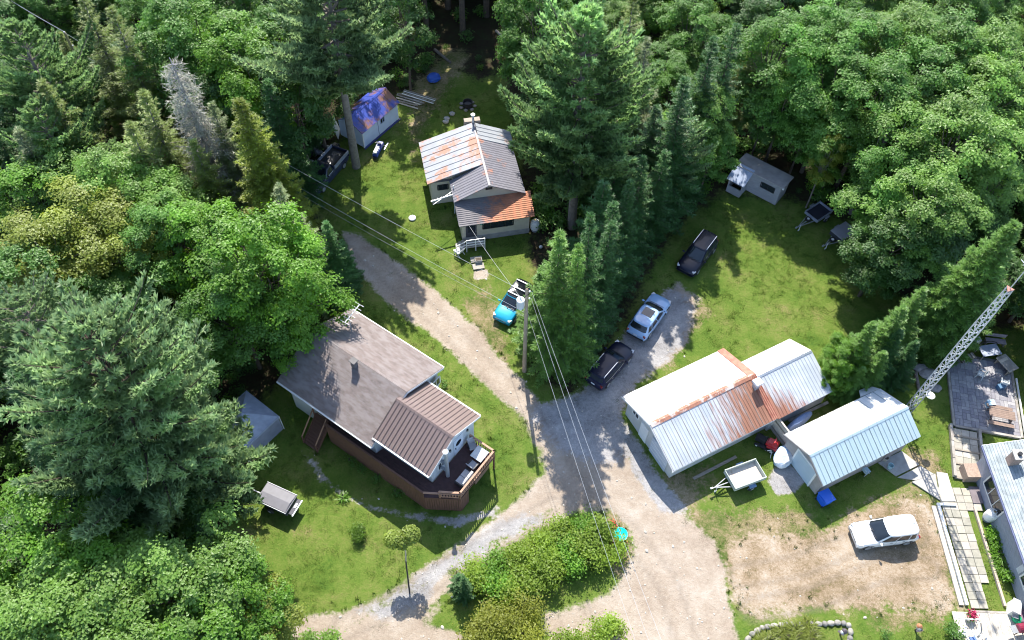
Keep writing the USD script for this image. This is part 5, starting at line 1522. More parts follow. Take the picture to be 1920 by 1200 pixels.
green_grey = M('trailer_green_grey', (.42, .46, .42), .55, var=.12, scale=2)
sandy = M('trailer_floor', (.62, .55, .46), .9, var=.12, scale=2, col2=(.34, .24, .16), ramp=(.55, .68))
tr = trailer('open pale green utility trailer on the grass below the workshop', (1331, 922), (1392, 899), 2.5, 1.5, .42, green_grey, sandy, group=None, spare=False, z0=.6, fender=M('fender_blue', (.15, .25, .4), .5))
trailer('open black bed trailer with spare wheel below the long grey shed', (1490, 434), (1531, 406), 2.0, 1.4, .28, M('trailer_silver', (.34, .36, .44), .4, .4), M('trailer_black', (.025, .025, .04), .7), group='small trailers')
trailer('grey-lidded trailer with spare wheel, nearest the dark woods', (1540, 468), (1576, 446), 1.8, 1.3, .4, M('trailer_dark', (.03, .03, .04), .6), rubber, lid=M('lid_grey', (.33, .32, .36), .6, var=.1), group='small trailers')


def camper_lid():
    c = at(525, 945)
    d = at(560, 958) - at(490, 926)
    yaw = math.atan2(d[1], d[0])
    t = Thing('box_trailer', 'grey lidded box trailer parked on the lawn by the huge pine', 'trailer', (c[0], c[1], 0), yaw)
    body = M('box_dark', (.06, .06, .08), .6)
    lid = M('lid_silver', (.13, .127, .15), .55, var=.15, scale=2)
    t.part('box', MB().box(0, 0, .75, 2.3, 1.35, .6), body)
    t.part('lid', MB().slab([[-1.25, -.75, 1.1], [1.2, -.75, 1.1], [1.2, .75, 1.1], [-1.25, .75, 1.1]], .05).slab([[-1.2, -.7, 1.14], [1.15, -.7, 1.14], [1.1, 0, 1.19], [-1.15, 0, 1.19]], .04).slab([[-1.15, 0, 1.19], [1.1, 0, 1.19], [1.15, .7, 1.14], [-1.2, .7, 1.14]], .04), lid)
    for sy in (-1, 1):
        t.part('lid_edge', MB().box(-.02, sy * .755, 1.1, 2.45, .03, .08), white_metal)
        w = t.part('wheel', MB().lathe([[0, -.09], [.22, -.09], [.3, 0], [.22, .09], [0, .09]], 16, (-.2, sy * .8, .3), 'y'), rubber)
        t.part('hub', MB().box(-.2, sy * .9, .3, .2, .02, .2), galvanised, parent=w)
    t.part('step_rack', MB().box(1.42, 0, .85, .3, 1.2, .05), body)
    t.part('number_plate', MB().box(1.45, .1, .9, .16, .36, .03), plate_mat)
    t.part('rear_bar', MB().box(1.62, 0, .8, .08, 1.3, .1), galvanised)
    t.part('drawbar', MB().beam([-1.1, 0, .45], [-2.1, 0, .45], .08), steel_grey)


camper_lid()

# ------------------------------------------------------------------ poles, wires, tower
pole_wood = M('pole_wood', (.32, .25, .18), .85, var=.25, scale=3, stretch=(4, 4, .6))


def utility_pole():
    b, h, d = axis_of((983, 695), (988, 543))
    t = Thing('utility_pole', 'wooden utility pole with a grey transformer by the turquoise car', 'utility pole', (b[0], b[1], 0), 0, lean=(d[0] / h, d[1] / h))
    t.part('pole', MB().tube([[0, 0, -.3], [0, 0, h]], [.17, .12], 12), pole_wood, smooth=True)
    tk = t.part('transformer', MB().lathe([[0, h - 1.95], [.24, h - 1.95], [.28, h - 1.9], [.28, h - 1.1], [.26, h - 1.06]], 18, (-.42, -.1, 0)), M('transformer_grey', (.48, .5, .52), .5), smooth=30)
    t.part('transformer_lid', MB().lathe([[0, h - .98], [.2, h - 1.0], [.29, h - 1.05], [.29, h - 1.09]], 18, (-.42, -.1, 0)), white_paint, parent=tk)
    t.part('bushing', MB().lathe([[.0, h - .72], [.05, h - .76], [.03, h - .84], [.06, h - .9], [.04, h - 1.0]], 10, (-.42, -.05, 0)), white_paint, parent=tk)
    t.part('bracket', MB().box(-.2, -.02, h - 1.3, .35, .08, .08).box(-.2, -.02, h - 1.7, .35, .08, .08), steel_grey)
    for k, (x, z) in enumerate(((.2, h - .2), (.2, h - 1.0), (-.18, h - 1.9))):
        t.part('insulator', MB().lathe([[0, z + .1], [.05, z + .08], [.03, z + .02], [.06, z - .03], [0, z - .08]], 10, (x, 0, 0)), white_paint)
        t.part('arm_bolt', MB().beam([0, 0, z], [x, 0, z], .03), steel_grey)
    t.part('cable', MB().tube([[-.4, -.1, h - 1.0], [-.2, -.3, h - .6], [.1, -.15, h - .35], [.2, 0, h - .25]], .02, 5), black_plastic)
    return b, h


PB, PH = utility_pole()
wire_al = M('wire_aluminium', (.6, .61, .62), .35, .3, var=.03)
wire_dark = M('wire_dark', (.32, .32, .33), .5, .2, var=.03)


def wire(a, b, sag, label, r=.0075, mat=wire_al, group='overhead wires'):
    a, b = np.asarray(a, float), np.asarray(b, float)
    t = np.linspace(0, 1, 25)[:, None]
    p = a + (b - a) * t - np.array([0, 0, 4 * sag]) * t * (1 - t)
    solo('overhead_wire', MB().tube(p, r, 5), mat, label, 'wire', group)


top = lambda z: np.array([PB[0], PB[1], z])
for k, (q, z0, z1, lab) in enumerate((((1290, 1330), PH - .2, 9.5, 'rightmost overhead wire running down from the utility pole over the road'), ((1262, 1330), PH - 1.0, 8.6, 'middle overhead wire running down from the utility pole over the road'),
                                      ((1235, 1330), PH - 1.9, 7.6, 'leftmost overhead wire running down from the utility pole over the road'))):
    wire(top(z0) + [.2 if k < 2 else -.18, 0, 0], at(*q, z1), .35, lab)


def second_pole():
    b, h, d = axis_of((165, 125), (121, 61))
    h = 9.0
    b = at(121, 61, h)
    t = Thing('utility_pole', 'yellowish wooden utility pole among the trees at the upper left corner', 'utility pole', (b[0], b[1], 0))
    t.part('pole', MB().tube([[0, 0, -.3], [0, 0, h]], [.17, .12], 10), M('pole_yellow', (.36, .28, .13), .8, var=.2), smooth=True)
    t.part('insulator', MB().lathe([[0, h + .15], [.07, h + .1], [.04, h], [0, h]], 10), white_paint)
    t.part('bracket', MB().box(.1, 0, h - 1.4, .3, .1, .1), steel_grey)
    return b, h


SB, SH = second_pole()
sp = np.array([SB[0], SB[1], SH])
wire(top(PH - .5), sp, .8, 'upper overhead wire from the utility pole across the cottage lawn to the upper left', .008)
wire(top(PH - 2.9), sp - [0, 0, 1.5], 1.0, 'middle overhead wire crossing above the front of the turquoise car', .008)
wire(top(PH - 3.4), sp - [0, 0, 2.1], 1.3, 'lowest overhead wire along the edge of the upper driveway', .008, wire_dark)
wire(sp + [0, 0, .1], at(-40, -38, 9.2), .2, 'overhead wire leaving the yellowish pole at the upper left corner', .016)
wire(top(PH - 2.0), at(880, 424, 2.7), .25, 'service wire dropping to the porch of the old cottage', .012)


def lattice_tower():
    b = at(1702, 772)
    b, h, d = axis_of((1688, 786), (1893, 542))
    t = Thing('antenna_tower', 'galvanised lattice antenna tower rising beside the small garage', 'tower', (b[0], b[1], 0), .3, lean=(d[0] / h, d[1] / h))
    r = .34
    leg = [np.array([r * math.cos(a), r * math.sin(a)]) for a in (PI / 2, PI * 7 / 6, PI * 11 / 6)]
    tp = lambda z: 1 - .35 * max(0, (z - h * .75) / (h * .25))
    for q in leg:
        t.part('leg', MB().tube([[*q, 0], [*q, h * .75], [*(q * tp(h)), h]], .045, 6), galvanised)
    n = int(h / .42)
    for i in range(n):
        z0, z1 = i * h / n, (i + 1) * h / n
        for k in range(3):
            a, c = leg[k], leg[(k + 1) % 3]
            if i % 2:
                a, c = c, a
            t.part('brace', MB().beam([*(a * tp(z0)), z0], [*(c * tp(z1)), z1], .042), galvanised)
    t.part('top_plate', MB().prism([tuple(q * tp(h) * 1.3) for q in leg], h, h + .03), M('plate_red', (.5, .2, .15), .6))
    t.part('mast', MB().cyl(0, 0, h - 1.0, h + 2.6, .035, 8), galvanised)
    t.part('antenna_head', MB().box(0, 0, h + 2.3, .2, .3, .45).beam([-.5, 0, h + 2.5], [.5, .2, h + 2.5], .05), white_metal)
    for k in range(5):
        t.part('antenna_element', MB().beam([-.4 + .2 * k, -.3, h + 2.52], [-.4 + .2 * k, .4, h + 2.52], .025), white_metal)
    dp = t.part('dish', MB().lathe([[0, -.02], [.2, .02], [.33, .1], [.3, .1], [.18, .04], [0, 0]], 18, (.45, -.35, 4.0)), white_paint)
    t.part('dish_arm', MB().beam([.15, -.15, 4.0], [.45, -.35, 4.05], .05), steel_grey)
    # guy clamps
    t.part('foot', MB().box(0, 0, .1, .9, .9, .2), concrete)


lattice_tower()


# ------------------------------------------------------------------ stone walk, patio, timber
def quad_frame(a, b, c, d):
    """Ground rectangle from four pixels: near-left, near-right, far-right, far-left -> origin, yaw, length, width."""
    A, B, D = at(*a), at(*b), at(*d)
    u = (B - A)[:2]
    return A, math.atan2(u[1], u[0]), float(np.linalg.norm(u)), float(np.linalg.norm((D - A)[:2]))


slab_mats = [M(f'slab_{k}', c_, .9, var=.14, scale=3, bump=.004) for k, c_ in enumerate(((.42, .39, .32), (.37, .345, .295), (.45, .415, .355), (.33, .315, .26)))]


def slab_walk():
    rng = np.random.default_rng(7)
    a, b = at(1845, 1142), at(1788, 950)
    u = (b - a)[:2]; L = float(np.linalg.norm(u)); yaw = math.atan2(u[1], u[0])
    t = Thing('stone_walk', 'walk of square pale stone slabs with grassy joints beside the blue-grey house', 'path', (a[0], a[1], 0), yaw)
    W = 1.75; s = .585
    n = int((L + 1.9) / s)
    for i in range(n):
        x = i * s
        cols = 3 if x < L - .3 else 5
        if x < 1.6:
            cols = 2
        for j in range(cols):
            y = W / 2 - (j + .5) * s
            z = .035 + rng.uniform(-.012, .012)
            t.part('slab', MB().box(x + s / 2 + rng.normal(0, .008), y + rng.normal(0, .008), z, s - .035, s - .035, .09, rng.normal(0, .012)), slab_mats[rng.integers(4)])
    m_ = (L / 2)
    for y0, w, h, mt in ((W / 2 + .28, .2, .22, white_paint), (W / 2 + .62, .3, .12, pale_wood), (-W / 2 - .55, .16, .2, M('timber_pink', (.5, .4, .33), .85, var=.15))):
        k = 4
        for q in range(k):
            x0, x1 = .2 + (L - .2) * q / k, .2 + (L - .2) * (q + 1) / k - .015
            t.part('edge_timber', MB().b2(x0, y0 - w / 2, 0, x1, y0 + w / 2, h + .01 * (q % 2)), mt)
    t.part('end_timber', MB().b2(L + .0, W / 2 - 1.0, .09, L + .18, W / 2 + .38, .24), white_paint)
    # stepped upper part, turned a little against the walk
    p0, p1 = t.l(1816, 900), t.l(1806, 803)
    e = (p1 - p0)[:2]; Lu = float(np.linalg.norm(e)); e /= Lu; f = np.array([-e[1], e[0]]); ya = math.atan2(e[1], e[0])
    for i in range(int(Lu / s)):
        for j in range(3):
            c = p0[:2] + e * (i + .5) * s + f * (j - 1) * s
            t.part('slab', MB().box(c[0], c[1], .06 + .045 * (i // 2), s - .03, s - .03, .1, ya), slab_mats[rng.integers(4)])
    for k in range(4):
        c = p0[:2] + e * (k * 2 * s - .04)
        t.part('step_timber', MB().box(c[0], c[1], .07 + .045 * k, .12, 2.0, .16, ya), old_wood)
    for sd in (-1, 1):
        for k in range(3):
            a_, b_ = p0[:2] + f * sd * 1.05 + e * Lu * k / 3, p0[:2] + f * sd * 1.05 + e * (Lu * (k + 1) / 3 - .02)
            t.part('side_timber', MB().beam([*a_, .17 + .04 * k], [*b_, .17 + .04 * k], .2, .3), grey_wood)
    t.part('door_mat', MB().box(L + .9, -W / 2 - .95, .12, 1.3, .75, .03), M('mat_mauve', (.2, .17, .18), .95))


slab_walk()


def concrete_pad():
    t = Thing('concrete_ramp', 'grey concrete ramp of three slabs between the small garage and the stone walk', 'ramp', (0, 0, 0))
    for q in (((1650, 877), (1682, 864), (1716, 880), (1675, 903)), ):
        pass
    for q, nm in ((((1645, 868), (1690, 846), (1724, 872), (1680, 894)), 'slab'), (((1681, 896), (1725, 874), (1752, 890), (1718, 902)), 'slab'), (((1708, 904), (1753, 888), (1762, 939), (1765, 941)), 'slab')):
        P = [at(*p)[:2] for p in q]
        t.part(nm, MB().prism(sg.Polygon(P).buffer(-.02), .0, .09), concrete)
    P = [at(*p)[:2] for p in ((1755, 886), (1775, 889), (1790, 941), (1764, 941))]
    t.part('landing', MB().prism(P, 0, .14), M('landing_pale', (.6, .58, .53), .85, var=.1))


concrete_pad()


def brick_patio():
    t = Thing('brick_patio', 'brick-paved patio in the shade right of the lattice tower', 'patio', (*at(1790, 798)[:2], 0))
    A, B, D = at(1790, 798), at(1912, 820), at(1783, 672)
    u = (B - A)[:2]; t.yaw = math.atan2(u[1], u[0])
    t.prim.GetAttribute('xformOp:transform').Set(matrix(t.loc, t.yaw))
    W, L = float(np.linalg.norm(u)), float(np.linalg.norm((D - A)[:2])) + .6
    rng = np.random.default_rng(3)
    t.part('bed', MB().b2(0, 0, -.05, W, L, .05), M('patio_sand', (.2, .19, .18), .95, var=.2))
    bm = [M(f'paver_{k}', c_, .8, var=.18, scale=4) for k, c_ in enumerate(((.3, .29, .31), (.25, .24, .27), (.36, .35, .36)))]
    groups = [MB(), MB(), MB()]
    s = .3
    nx_, ny_ = int(W / (2 * s)), int(L / (2 * s))
    cnt = 0
    for i in range(nx_):
        for j in range(ny_):
            x, y = .05 + i * 2 * s, .05 + j * 2 * s
            horiz = (i + j) % 2
            for k in range(2):
                cx, cy, sx, sy = (x + s, y + (k + .5) * s, 2 * s, s) if horiz else (x + (k + .5) * s, y + s, s, 2 * s)
                mb = MB().box(cx, cy, .06 + rng.uniform(-.006, .01), sx - .02, sy - .02, .06)
                cnt += 1
                t.part('paver', mb, bm[rng.integers(3)])
    for (a, b) in (((0, -.1), (W, -.1)), ((W + .1, -.1), (W + .1, L)), ((-.1, -.1), (-.1, L))):
        t.part('edge_timber', MB().beam([*a, .08], [*b, .08], .18, .2), grey_wood)
    t.part('side_rail', MB().beam([W + .25, .2, .35], [W + .25, L * .75, .35], .1, .12), white_paint)


brick_patio()


def picnic_table():
    a, b = at(1856, 773, .7), at(1900, 782, .7)
    yaw = math.atan2(*(b - a)[:2][::-1]); c = (a + b) / 2
    t = Thing('picnic_table', 'brown wooden picnic table with benches on the brick patio', 'table', (c[0], c[1], .09), yaw)
    wd = M('picnic_brown', (.27, .19, .15), .8, var=.2, scale=3)
    for k in range(5):
        t.part('table_plank', MB().box(0, -.3 + k * .15, .72, 1.9, .138, .04), wd)
    for sy in (-1, 1):
        for k in range(2):
            t.part('bench_plank', MB().box(0, sy * (.68 + .15 * k), .44, 1.9, .138, .04), wd)
    for sx in (-1, 1):
        t.part('cross_beam', MB().box(sx * .7, 0, .42, .06, 1.75, .09).box(sx * .7, 0, .67, .059, .7, .08), wd)
        for sy in (-1, 1):
            t.part('leg', MB().beam([sx * .74, sy * .25, .7], [sx * .74, sy * .6, 0], .06, .09), wd)


picnic_table()


def plastic_chair(px, py, yaw, label, col):
    p = at(px, py, .1)
    t = Thing('plastic_chair', label, 'chair', (p[0], p[1], .09), yaw, group='plastic chairs on the brick patio')
    t.part('seat', MB().box(0, 0, .42, .46, .48, .05), col)
    t.part('backrest', MB().beam([-.23, 0, .44], [-.34, 0, .88], .46, .04, up=(1, 0, 0)), col)
    for sx in (-1, 1):
        for sy in (-1, 1):
            t.part('leg', MB().beam([sx * .2, sy * .21, .42], [sx * .26, sy * .26, 0], .05), col)
    for sy in (-1, 1):
        t.part('armrest', MB().box(-.02, sy * .27, .65, .46, .07, .04).beam([.18, sy * .27, .65], [.22, sy * .27, .42], .04), col)


pw_ = M('plastic_white', (.66, .7, .7), .5, var=.03)
plastic_chair(1835, 706, 2.6, 'white plastic chair alone in the middle of the brick patio', pw_)
plastic_chair(1878, 722, 1.2, 'white plastic chair beside the small blue box on the brick patio', pw_)


def patio_things():
    p = at(1874, 728, .1)
    t = Thing('cool_box', 'small dark blue box beside the white plastic chair', 'box', (p[0], p[1], .09), .3)
    t.part('body', MB().box(0, 0, .2, .55, .38, .4), M('box_blue', (.06, .14, .24), .5)); t.part('lid', MB().box(0, 0, .425, .58, .41, .05), M('box_blue2', (.1, .2, .32), .5))
    p = at(1857, 757, .4)
    t = Thing('storage_tub', 'light blue plastic tub at the corner of the picnic table', 'tub', (p[0], p[1], .09), .1)
    t.part('body', MB().box(0, 0, .24, .5, .42, .48), M('tub_blue', (.35, .55, .7), .4)); t.part('lid', MB().box(0, 0, .5, .55, .47, .05), M('tub_lid', (.5, .68, .8), .4))
    # bench and tables at the far end
    p = at(1853, 660, .5)
    t = Thing('round_table', 'grey table with a curved back rail at the far end of the brick patio', 'table', (p[0], p[1], .05), .2)
    t.part('tabletop', MB().box(0, 0, .72, 1.6, 1.0, .05), M('table_grey', (.36, .4, .5), .6))
    t.part('curved_rail', MB().tube([[.75 * math.cos(a), .35 + .35 * math.sin(a), .95] for a in np.linspace(0, PI, 10)], .04, 6), black_plastic)
    for sx in (-1, 1):
        for sy in (-1, 1):
            t.part('leg', MB().beam([sx * .7, sy * .4, .7], [sx * .72, sy * .42, 0], .06), old_wood)
    p = at(1886, 684, .5)
    t = Thing('wooden_bench', 'weathered wooden bench table at the far right of the brick patio', 'bench', (p[0], p[1], .05), -1.1)
    for k in range(5):
        t.part('plank', MB().box(0, -.4 + k * .2, .7, 1.5, .185, .04), grey_wood)
    for sx in (-1, 1):
        t.part('leg_frame', MB().box(sx * .6, 0, .34, .07, .9, .66), old_wood)
    t.part('loose_board', MB().box(-.35, -.1, .75, .25, .8, .04), pale_wood)
    p = at(1866, 640, .4)
    t = Thing('garden_bench', 'mauve grey slatted bench behind the grey table on the brick patio', 'bench', (p[0], p[1], .05), -.1)
    for k in range(3):
        t.part('seat_slat', MB().box(0, -.2 + k * .17, .45, 1.6, .15, .04), M('bench_mauve', (.35, .3, .33), .7))
    for k in range(2):
        t.part('back_slat', MB().box(0, .36, .62 + k * .2, 1.6, .04, .16), _mats['bench_mauve'])
    for sx in (-1, 1):
        t.part('leg', MB().box(sx * .7, 0, .22, .07, .5, .43), old_wood)
    p = at(1832, 637, .3)
    t = Thing('white_crate', 'small white crate left of the mauve bench', 'crate', (p[0], p[1], 0), .2)
    t.part('body', MB().box(0, 0, .2, .5, .45, .4), white_paint); t.part('lid', MB().box(0, 0, .415, .54, .49, .03), white_metal)
    p = at(1817, 668, .4)
    t = Thing('log_rack', 'low rack of firewood left of the grey patio table', 'rack', (p[0], p[1], 0), .4)
    rng = np.random.default_rng(4)
    for k in range(14):
        t.part('log', MB().tube([[-.7 + .1 * k, -.25, .1 + .1 * (k % 3)], [-.66 + .1 * k, .25, .1 + .1 * (k % 3)]], .06, 7), [bark, old_wood, pale_wood][k % 3])
    t.part('frame', MB().beam([-.8, -.2, .04], [.8, -.2, .04], .07).beam([-.8, .2, .04], [.8, .2, .04], .07), old_wood)
    for k, (q, r) in enumerate((((1741, 700), .5), ((1755, 727), .35), ((1727, 690), .4))):
        p = at(*q, .2)
        solo('boulder', MB().ell((p[0], p[1], .15), (r * 1.4, r, r * .6), 3, .3, k + 2), M('boulder_grey', (.3, .28, .27), .9, var=.25, scale=3), ('large grey boulder behind the lattice tower', 'smaller grey boulder beside the lattice tower', 'grey boulder under the leaning spruce')[k], 'boulder', smooth=True)


patio_things()


def timber_deck():
    A, B = at(1782, 1148), at(1878, 1152)
    u = (B - A)[:2]; yaw = math.atan2(u[1], u[0])
    t = Thing('timber_deck', 'weathered pale timber deck at the lower right corner', 'deck', (A[0], A[1], 0), yaw)
    W = 4.6
    for k in range(int(W / .15)):
        t.part('deck_board', MB().b2(k * .15, -4.5, .17, k * .15 + .138, -.02 if k > 8 else 0, .21 + .002 * (k % 3)), [pale_wood, M('pale_wood2', (.62, .57, .5), .8, var=.2), M('pale_wood3', (.5, .45, .38), .8, var=.2)][(k * 7) % 3])
    t.part('header_board', MB().b2(1.2, -.0, .12, W, .14, .215), grey_wood)
    t.part('joist', MB().b2(.1, -4.4, .0, W - .1, -.1, .165), old_wood)
    # planter pot with red flowers
    p = at(1818, 1158, .4)
    f = Thing('flower_pot', 'terracotta planter with crimson flowers on the timber deck', 'planter', (p[0], p[1], .215))
    f.part('pot', MB().lathe([[.0, 0], [.2, 0], [.3, .35], [.33, .38], [.3, .4], [.26, .36], [0, .35]], 18), M('planter_pale', (.6, .56, .48), .8))
    rng = np.random.default_rng(5)
    c = rng.normal(0, .16, (220, 3)) * [1, 1, .5] + [.12, .12, .5]
    f.part('flowers', leaf_quads(c, rng.normal(size=(220, 3)) + [0, 0, 1], .1, .9, rng), M('petal_crimson', (.5, .02, .1), .6))
    c = rng.normal(0, .15, (160, 3)) * [1, 1, .4] + [0, 0, .42]
    f.part('foliage', leaf_quads(c, rng.normal(size=(160, 3)) + [0, 0, 1], .12, .5, rng), L_MID)
    # white garden swing frame
    p = at(1812, 1182, .3)
    s = Thing('garden_arch', 'white painted frame of curved rails with blue cushions on the timber deck', 'garden frame', (p[0], p[1], .215), yaw)
    for yy in (-.0, 1.0):
        s.part('curved_rail', MB().tube([[.9 * math.cos(a) + .2, yy - 1.2 * math.sin(a) * .3 - .2, .2 + .9 * math.sin(a)] for a in np.linspace(.1, PI - .1, 10)], .045, 6), white_paint)
    s.part('rail', MB().beam([-.7, -.2, .3], [-.1, .1, .45], .1, .05).beam([.0, -.2, .8], [.5, -1.6, .7], .08).beam([-.35, -.3, .5], [.0, -1.8, .5], .1).beam([.9, -.2, .4], [1.2, -1.6, .5], .08), white_paint)
    s.part('cushion', MB().box(.15, -1.0, .45, .4, 1.0, .1, .2), M('cushion_blue', (.12, .2, .45), .8))
    s.part('base_plank', MB().box(-.5, -.25, .12, 1.1, .3, .05, .1), white_paint)
    # bins and barbecue by the house wall
    p = at(1902, 1140, .6)
    b = Thing('white_cabinet', 'white lidded storage cabinet against the blue-grey house wall', 'cabinet', (p[0], p[1], 0), yaw + 1.2)
    b.part('body', MB().box(0, 0, .45, .9, .5, .9), white_paint); b.part('lid', MB().slab([[-.48, -.28, .96], [.48, -.28, .96], [.48, .28, 1.06], [-.48, .28, 1.06]], .06), white_metal); b.part('side_shelf', MB().box(-.6, -.05, .7, .25, .4, .05), galvanised)
    p = at(1907, 1160, .4)
    b = Thing('green_bin', 'bright green lidded bin below the white cabinet', 'bin', (p[0], p[1], 0), yaw)
    b.part('body', MB().lathe([[0, 0], [.24, 0], [.28, .5], [0, .5]], 14), M('bin_green', (.02, .4, .16), .4)); b.part('lid', MB().lathe([[0, .6], [.2, .58], [.31, .5], [.31, .47]], 14), M('bin_green2', (.03, .48, .2), .4))
    p = at(1912, 1180, .6)
    b = Thing('barbecue', 'dark red barbecue grill at the corner of the timber deck', 'barbecue', (p[0], p[1], .2), yaw + .2)
    b.part('hood', MB().lathe([[0, -.35], [.25, -.35], [.3, -.3], [.3, .3], [.25, .35], [0, .35]], 14, (0, 0, .8), 'x'), M('grill_red', (.22, .02, .05), .35)); b.part('shelf', MB().box(-.6, 0, .78, .4, .5, .04), galvanised)
    for sx in (-1, 1):
        for sy in (-1, 1):
            b.part('leg', MB().box(sx * .3, sy * .2, .35, .05, .05, .7), black_plastic)


timber_deck()


def propane(px, py, label, yaw, L=.0):
    p = at(px, py, .5)
    t = Thing('propane_tank', label, 'tank', (p[0], p[1], 0), yaw, group='white gas tanks')
    r = .42
    t.part('tank', MB().lathe([[0, .1], [r * .7, .15], [r, .35], [r, .95], [r * .9, 1.1], [r * .55, 1.22], [0, 1.26]], 20), white_paint, smooth=40)
    t.part('collar', MB().lathe([[.16, 1.22], [.16, 1.36], [.14, 1.36], [.14, 1.22]], 12), white_metal)
    t.part('foot_ring', MB().lathe([[.3, 0], [.32, 0], [.32, .16], [.3, .16]], 14), steel_grey)
    t.part('valve', MB().box(0, 0, 1.3, .08, .08, .12), M('brass', (.5, .36, .12), .4, .7))


propane(1856, 968, 'white gas tank standing against the blue-grey house wall', .3)
propane(1003, 424, 'white gas tank with pinkish top beside the cottage porch', .1)
p = at(1880, 896, .2)
solo('white_basin', MB().lathe([[0, .2], [.3, .2], [.42, .3], [.45, .3], [.35, .14], [.2, 0], [0, 0]], 16, (*at(1852, 872)[:2], .6)), white_paint, 'white basin on the brick porch corner of the blue-grey house', 'basin')


# ------------------------------------------------------------------ around the garage
def mower():
    p = at(1440, 832, .3)
    t = Thing('lawn_tractor', 'red and black ride-on lawn tractor by the board fence', 'lawn tractor', (p[0], p[1], 0), math.radians(150))
    red = M('tractor_red', (.5, .025, .03), .35)
    t.part('hood', MB().lathe([[0, -.4], [.22, -.4], [.3, -.3], [.3, .35], [.26, .42], [0, .42]], 12, (-.25, 0, .52), 'x'), red, smooth=40)
    t.part('fender', MB().box(-.35, 0, .5, .75, .9, .12), red)
    t.part('mower_deck', MB().box(.1, 0, .2, .9, 1.0, .16), black_plastic)
    t.part('bonnet', MB().box(.62, 0, .5, .75, .46, .4), black_plastic)
    t.part('seat', MB().box(-.15, 0, .82, .42, .45, .1).box(-.36, 0, 1.0, .09, .44, .34), red)
    t.part('steering_wheel', MB().tube([[.25 + .15 * math.cos(a), .16 * math.sin(a), .95] for a in np.linspace(0, 2 * PI, 13)], .02, 5).beam([.3, 0, .6], [.25, 0, .95], .04), black_plastic)
    for x, r in ((.7, .2), (-.45, .28)):
        for sy in (-1, 1):
            w = t.part('wheel', MB().lathe([[0, -.09], [r * .7, -.09], [r, -.05], [r, .05], [r * .7, .09], [0, .09]], 16, (x, sy * .45, r), 'y'), rubber)
            t.part('hub', MB().box(x, sy * .55, r, r * .7, .02, r * .7), white_metal, parent=w)
    p = at(1457, 846, .3)
    b = Thing('blue_crate', 'deep blue plastic crate behind the lawn tractor', 'crate', (p[0], p[1], 0), .5)
    bl = M('crate_blue', (.02, .07, .45), .4)
    b.part('base', MB().box(0, 0, .05, .5, .42, .06), bl)
    for sx in (-1, 1):
        b.part('side', MB().box(sx * .24, 0, .2, .03, .42, .3), bl)
    for sy in (-1, 1):
        b.part('side', MB().box(0, sy * .2, .2, .45, .03, .3), bl)
    b.part('content', MB().ell((0, 0, .28), (.18, .14, .1), 2, .3, 3), M('crate_blue2', (.06, .16, .6), .5))
    # folding saw horse
    p = at(1444, 850)
    b = Thing('saw_horse', 'pale metal folding stand on the grass by the blue crate', 'stand', (p[0], p[1], 0), .4)
    for k, (x, y) in enumerate(((.4, 0), (-.2, .35), (-.2, -.35))):
        b.part('leg', MB().beam([0, 0, .5], [x, y, 0], .035), white_metal)
    b.part('bar', MB().beam([-.35, .1, .5], [.35, -.1, .52], .05), white_metal)


mower()


def tarp_heap(pts_px, label, mat, h, seed, name='tarp_bundle', rz=None):
    P = np.array([at(*q)[:2] for q in pts_px])
    c = P.mean(0); d = P - c
    # covariance box
    w_, V = np.linalg.eigh(d.T @ d / len(d))
    r = np.sqrt(w_) * 1.55
    s = trimesh.creation.icosphere(4)
    v = np.array(s.vertices)
    k = 1 / np.maximum(np.max(np.abs(v) * [.8, .8, .9], 1), 1e-6)
    v = v * (.45 + .55 * np.minimum(k, 1.4)[:, None]) * (1 + .22 * (meshkit.fbm(v * 2.3 + seed * 5.1, 4, seed) - .5)[:, None])
    v = v * [r[1], r[0], h / 2] + [0, 0, h / 2]
    v[:, 2] = np.maximum(v[:, 2], .01)
    yaw = math.atan2(V[1, 1], V[0, 1])
    t = Thing(name, label, 'tarp', (c[0], c[1], 0), yaw)
    t.part('cover', MB().add(v, np.array(s.faces)), mat, smooth=50)
    rope = [[r[1] * 1.06 * math.cos(a), r[0] * 1.06 * math.sin(a), h * .18] for a in np.linspace(0, 2 * PI, 17)]
    t.part('rope', MB().tube(rope, .012, 4), pale_wood)
    return t


tarp_heap([(1456, 852), (1476, 843), (1486, 860), (1466, 876), (1458, 868)], 'white and pale blue tarpaulin heap at the garage door corner', M('tarp_white', (.72, .74, .76), .6, col2=(.35, .5, .68), scale=1.6, ramp=(.45, .5)), .75, 2)
tarp_heap([(1474, 810), (1500, 788), (1508, 795), (1482, 812)], 'grey blue tarpaulin heap behind the small garage', M('tarp_bluegrey', (.2, .28, .45), .55), 1.4, 5)
tarp_heap([(805, 147), (818, 145), (822, 152), (808, 156)], 'bright blue tarpaulin bundle at the edge of the woods above the old cottage', M('tarp_blue', (.02, .1, .5), .5), .6, 8)


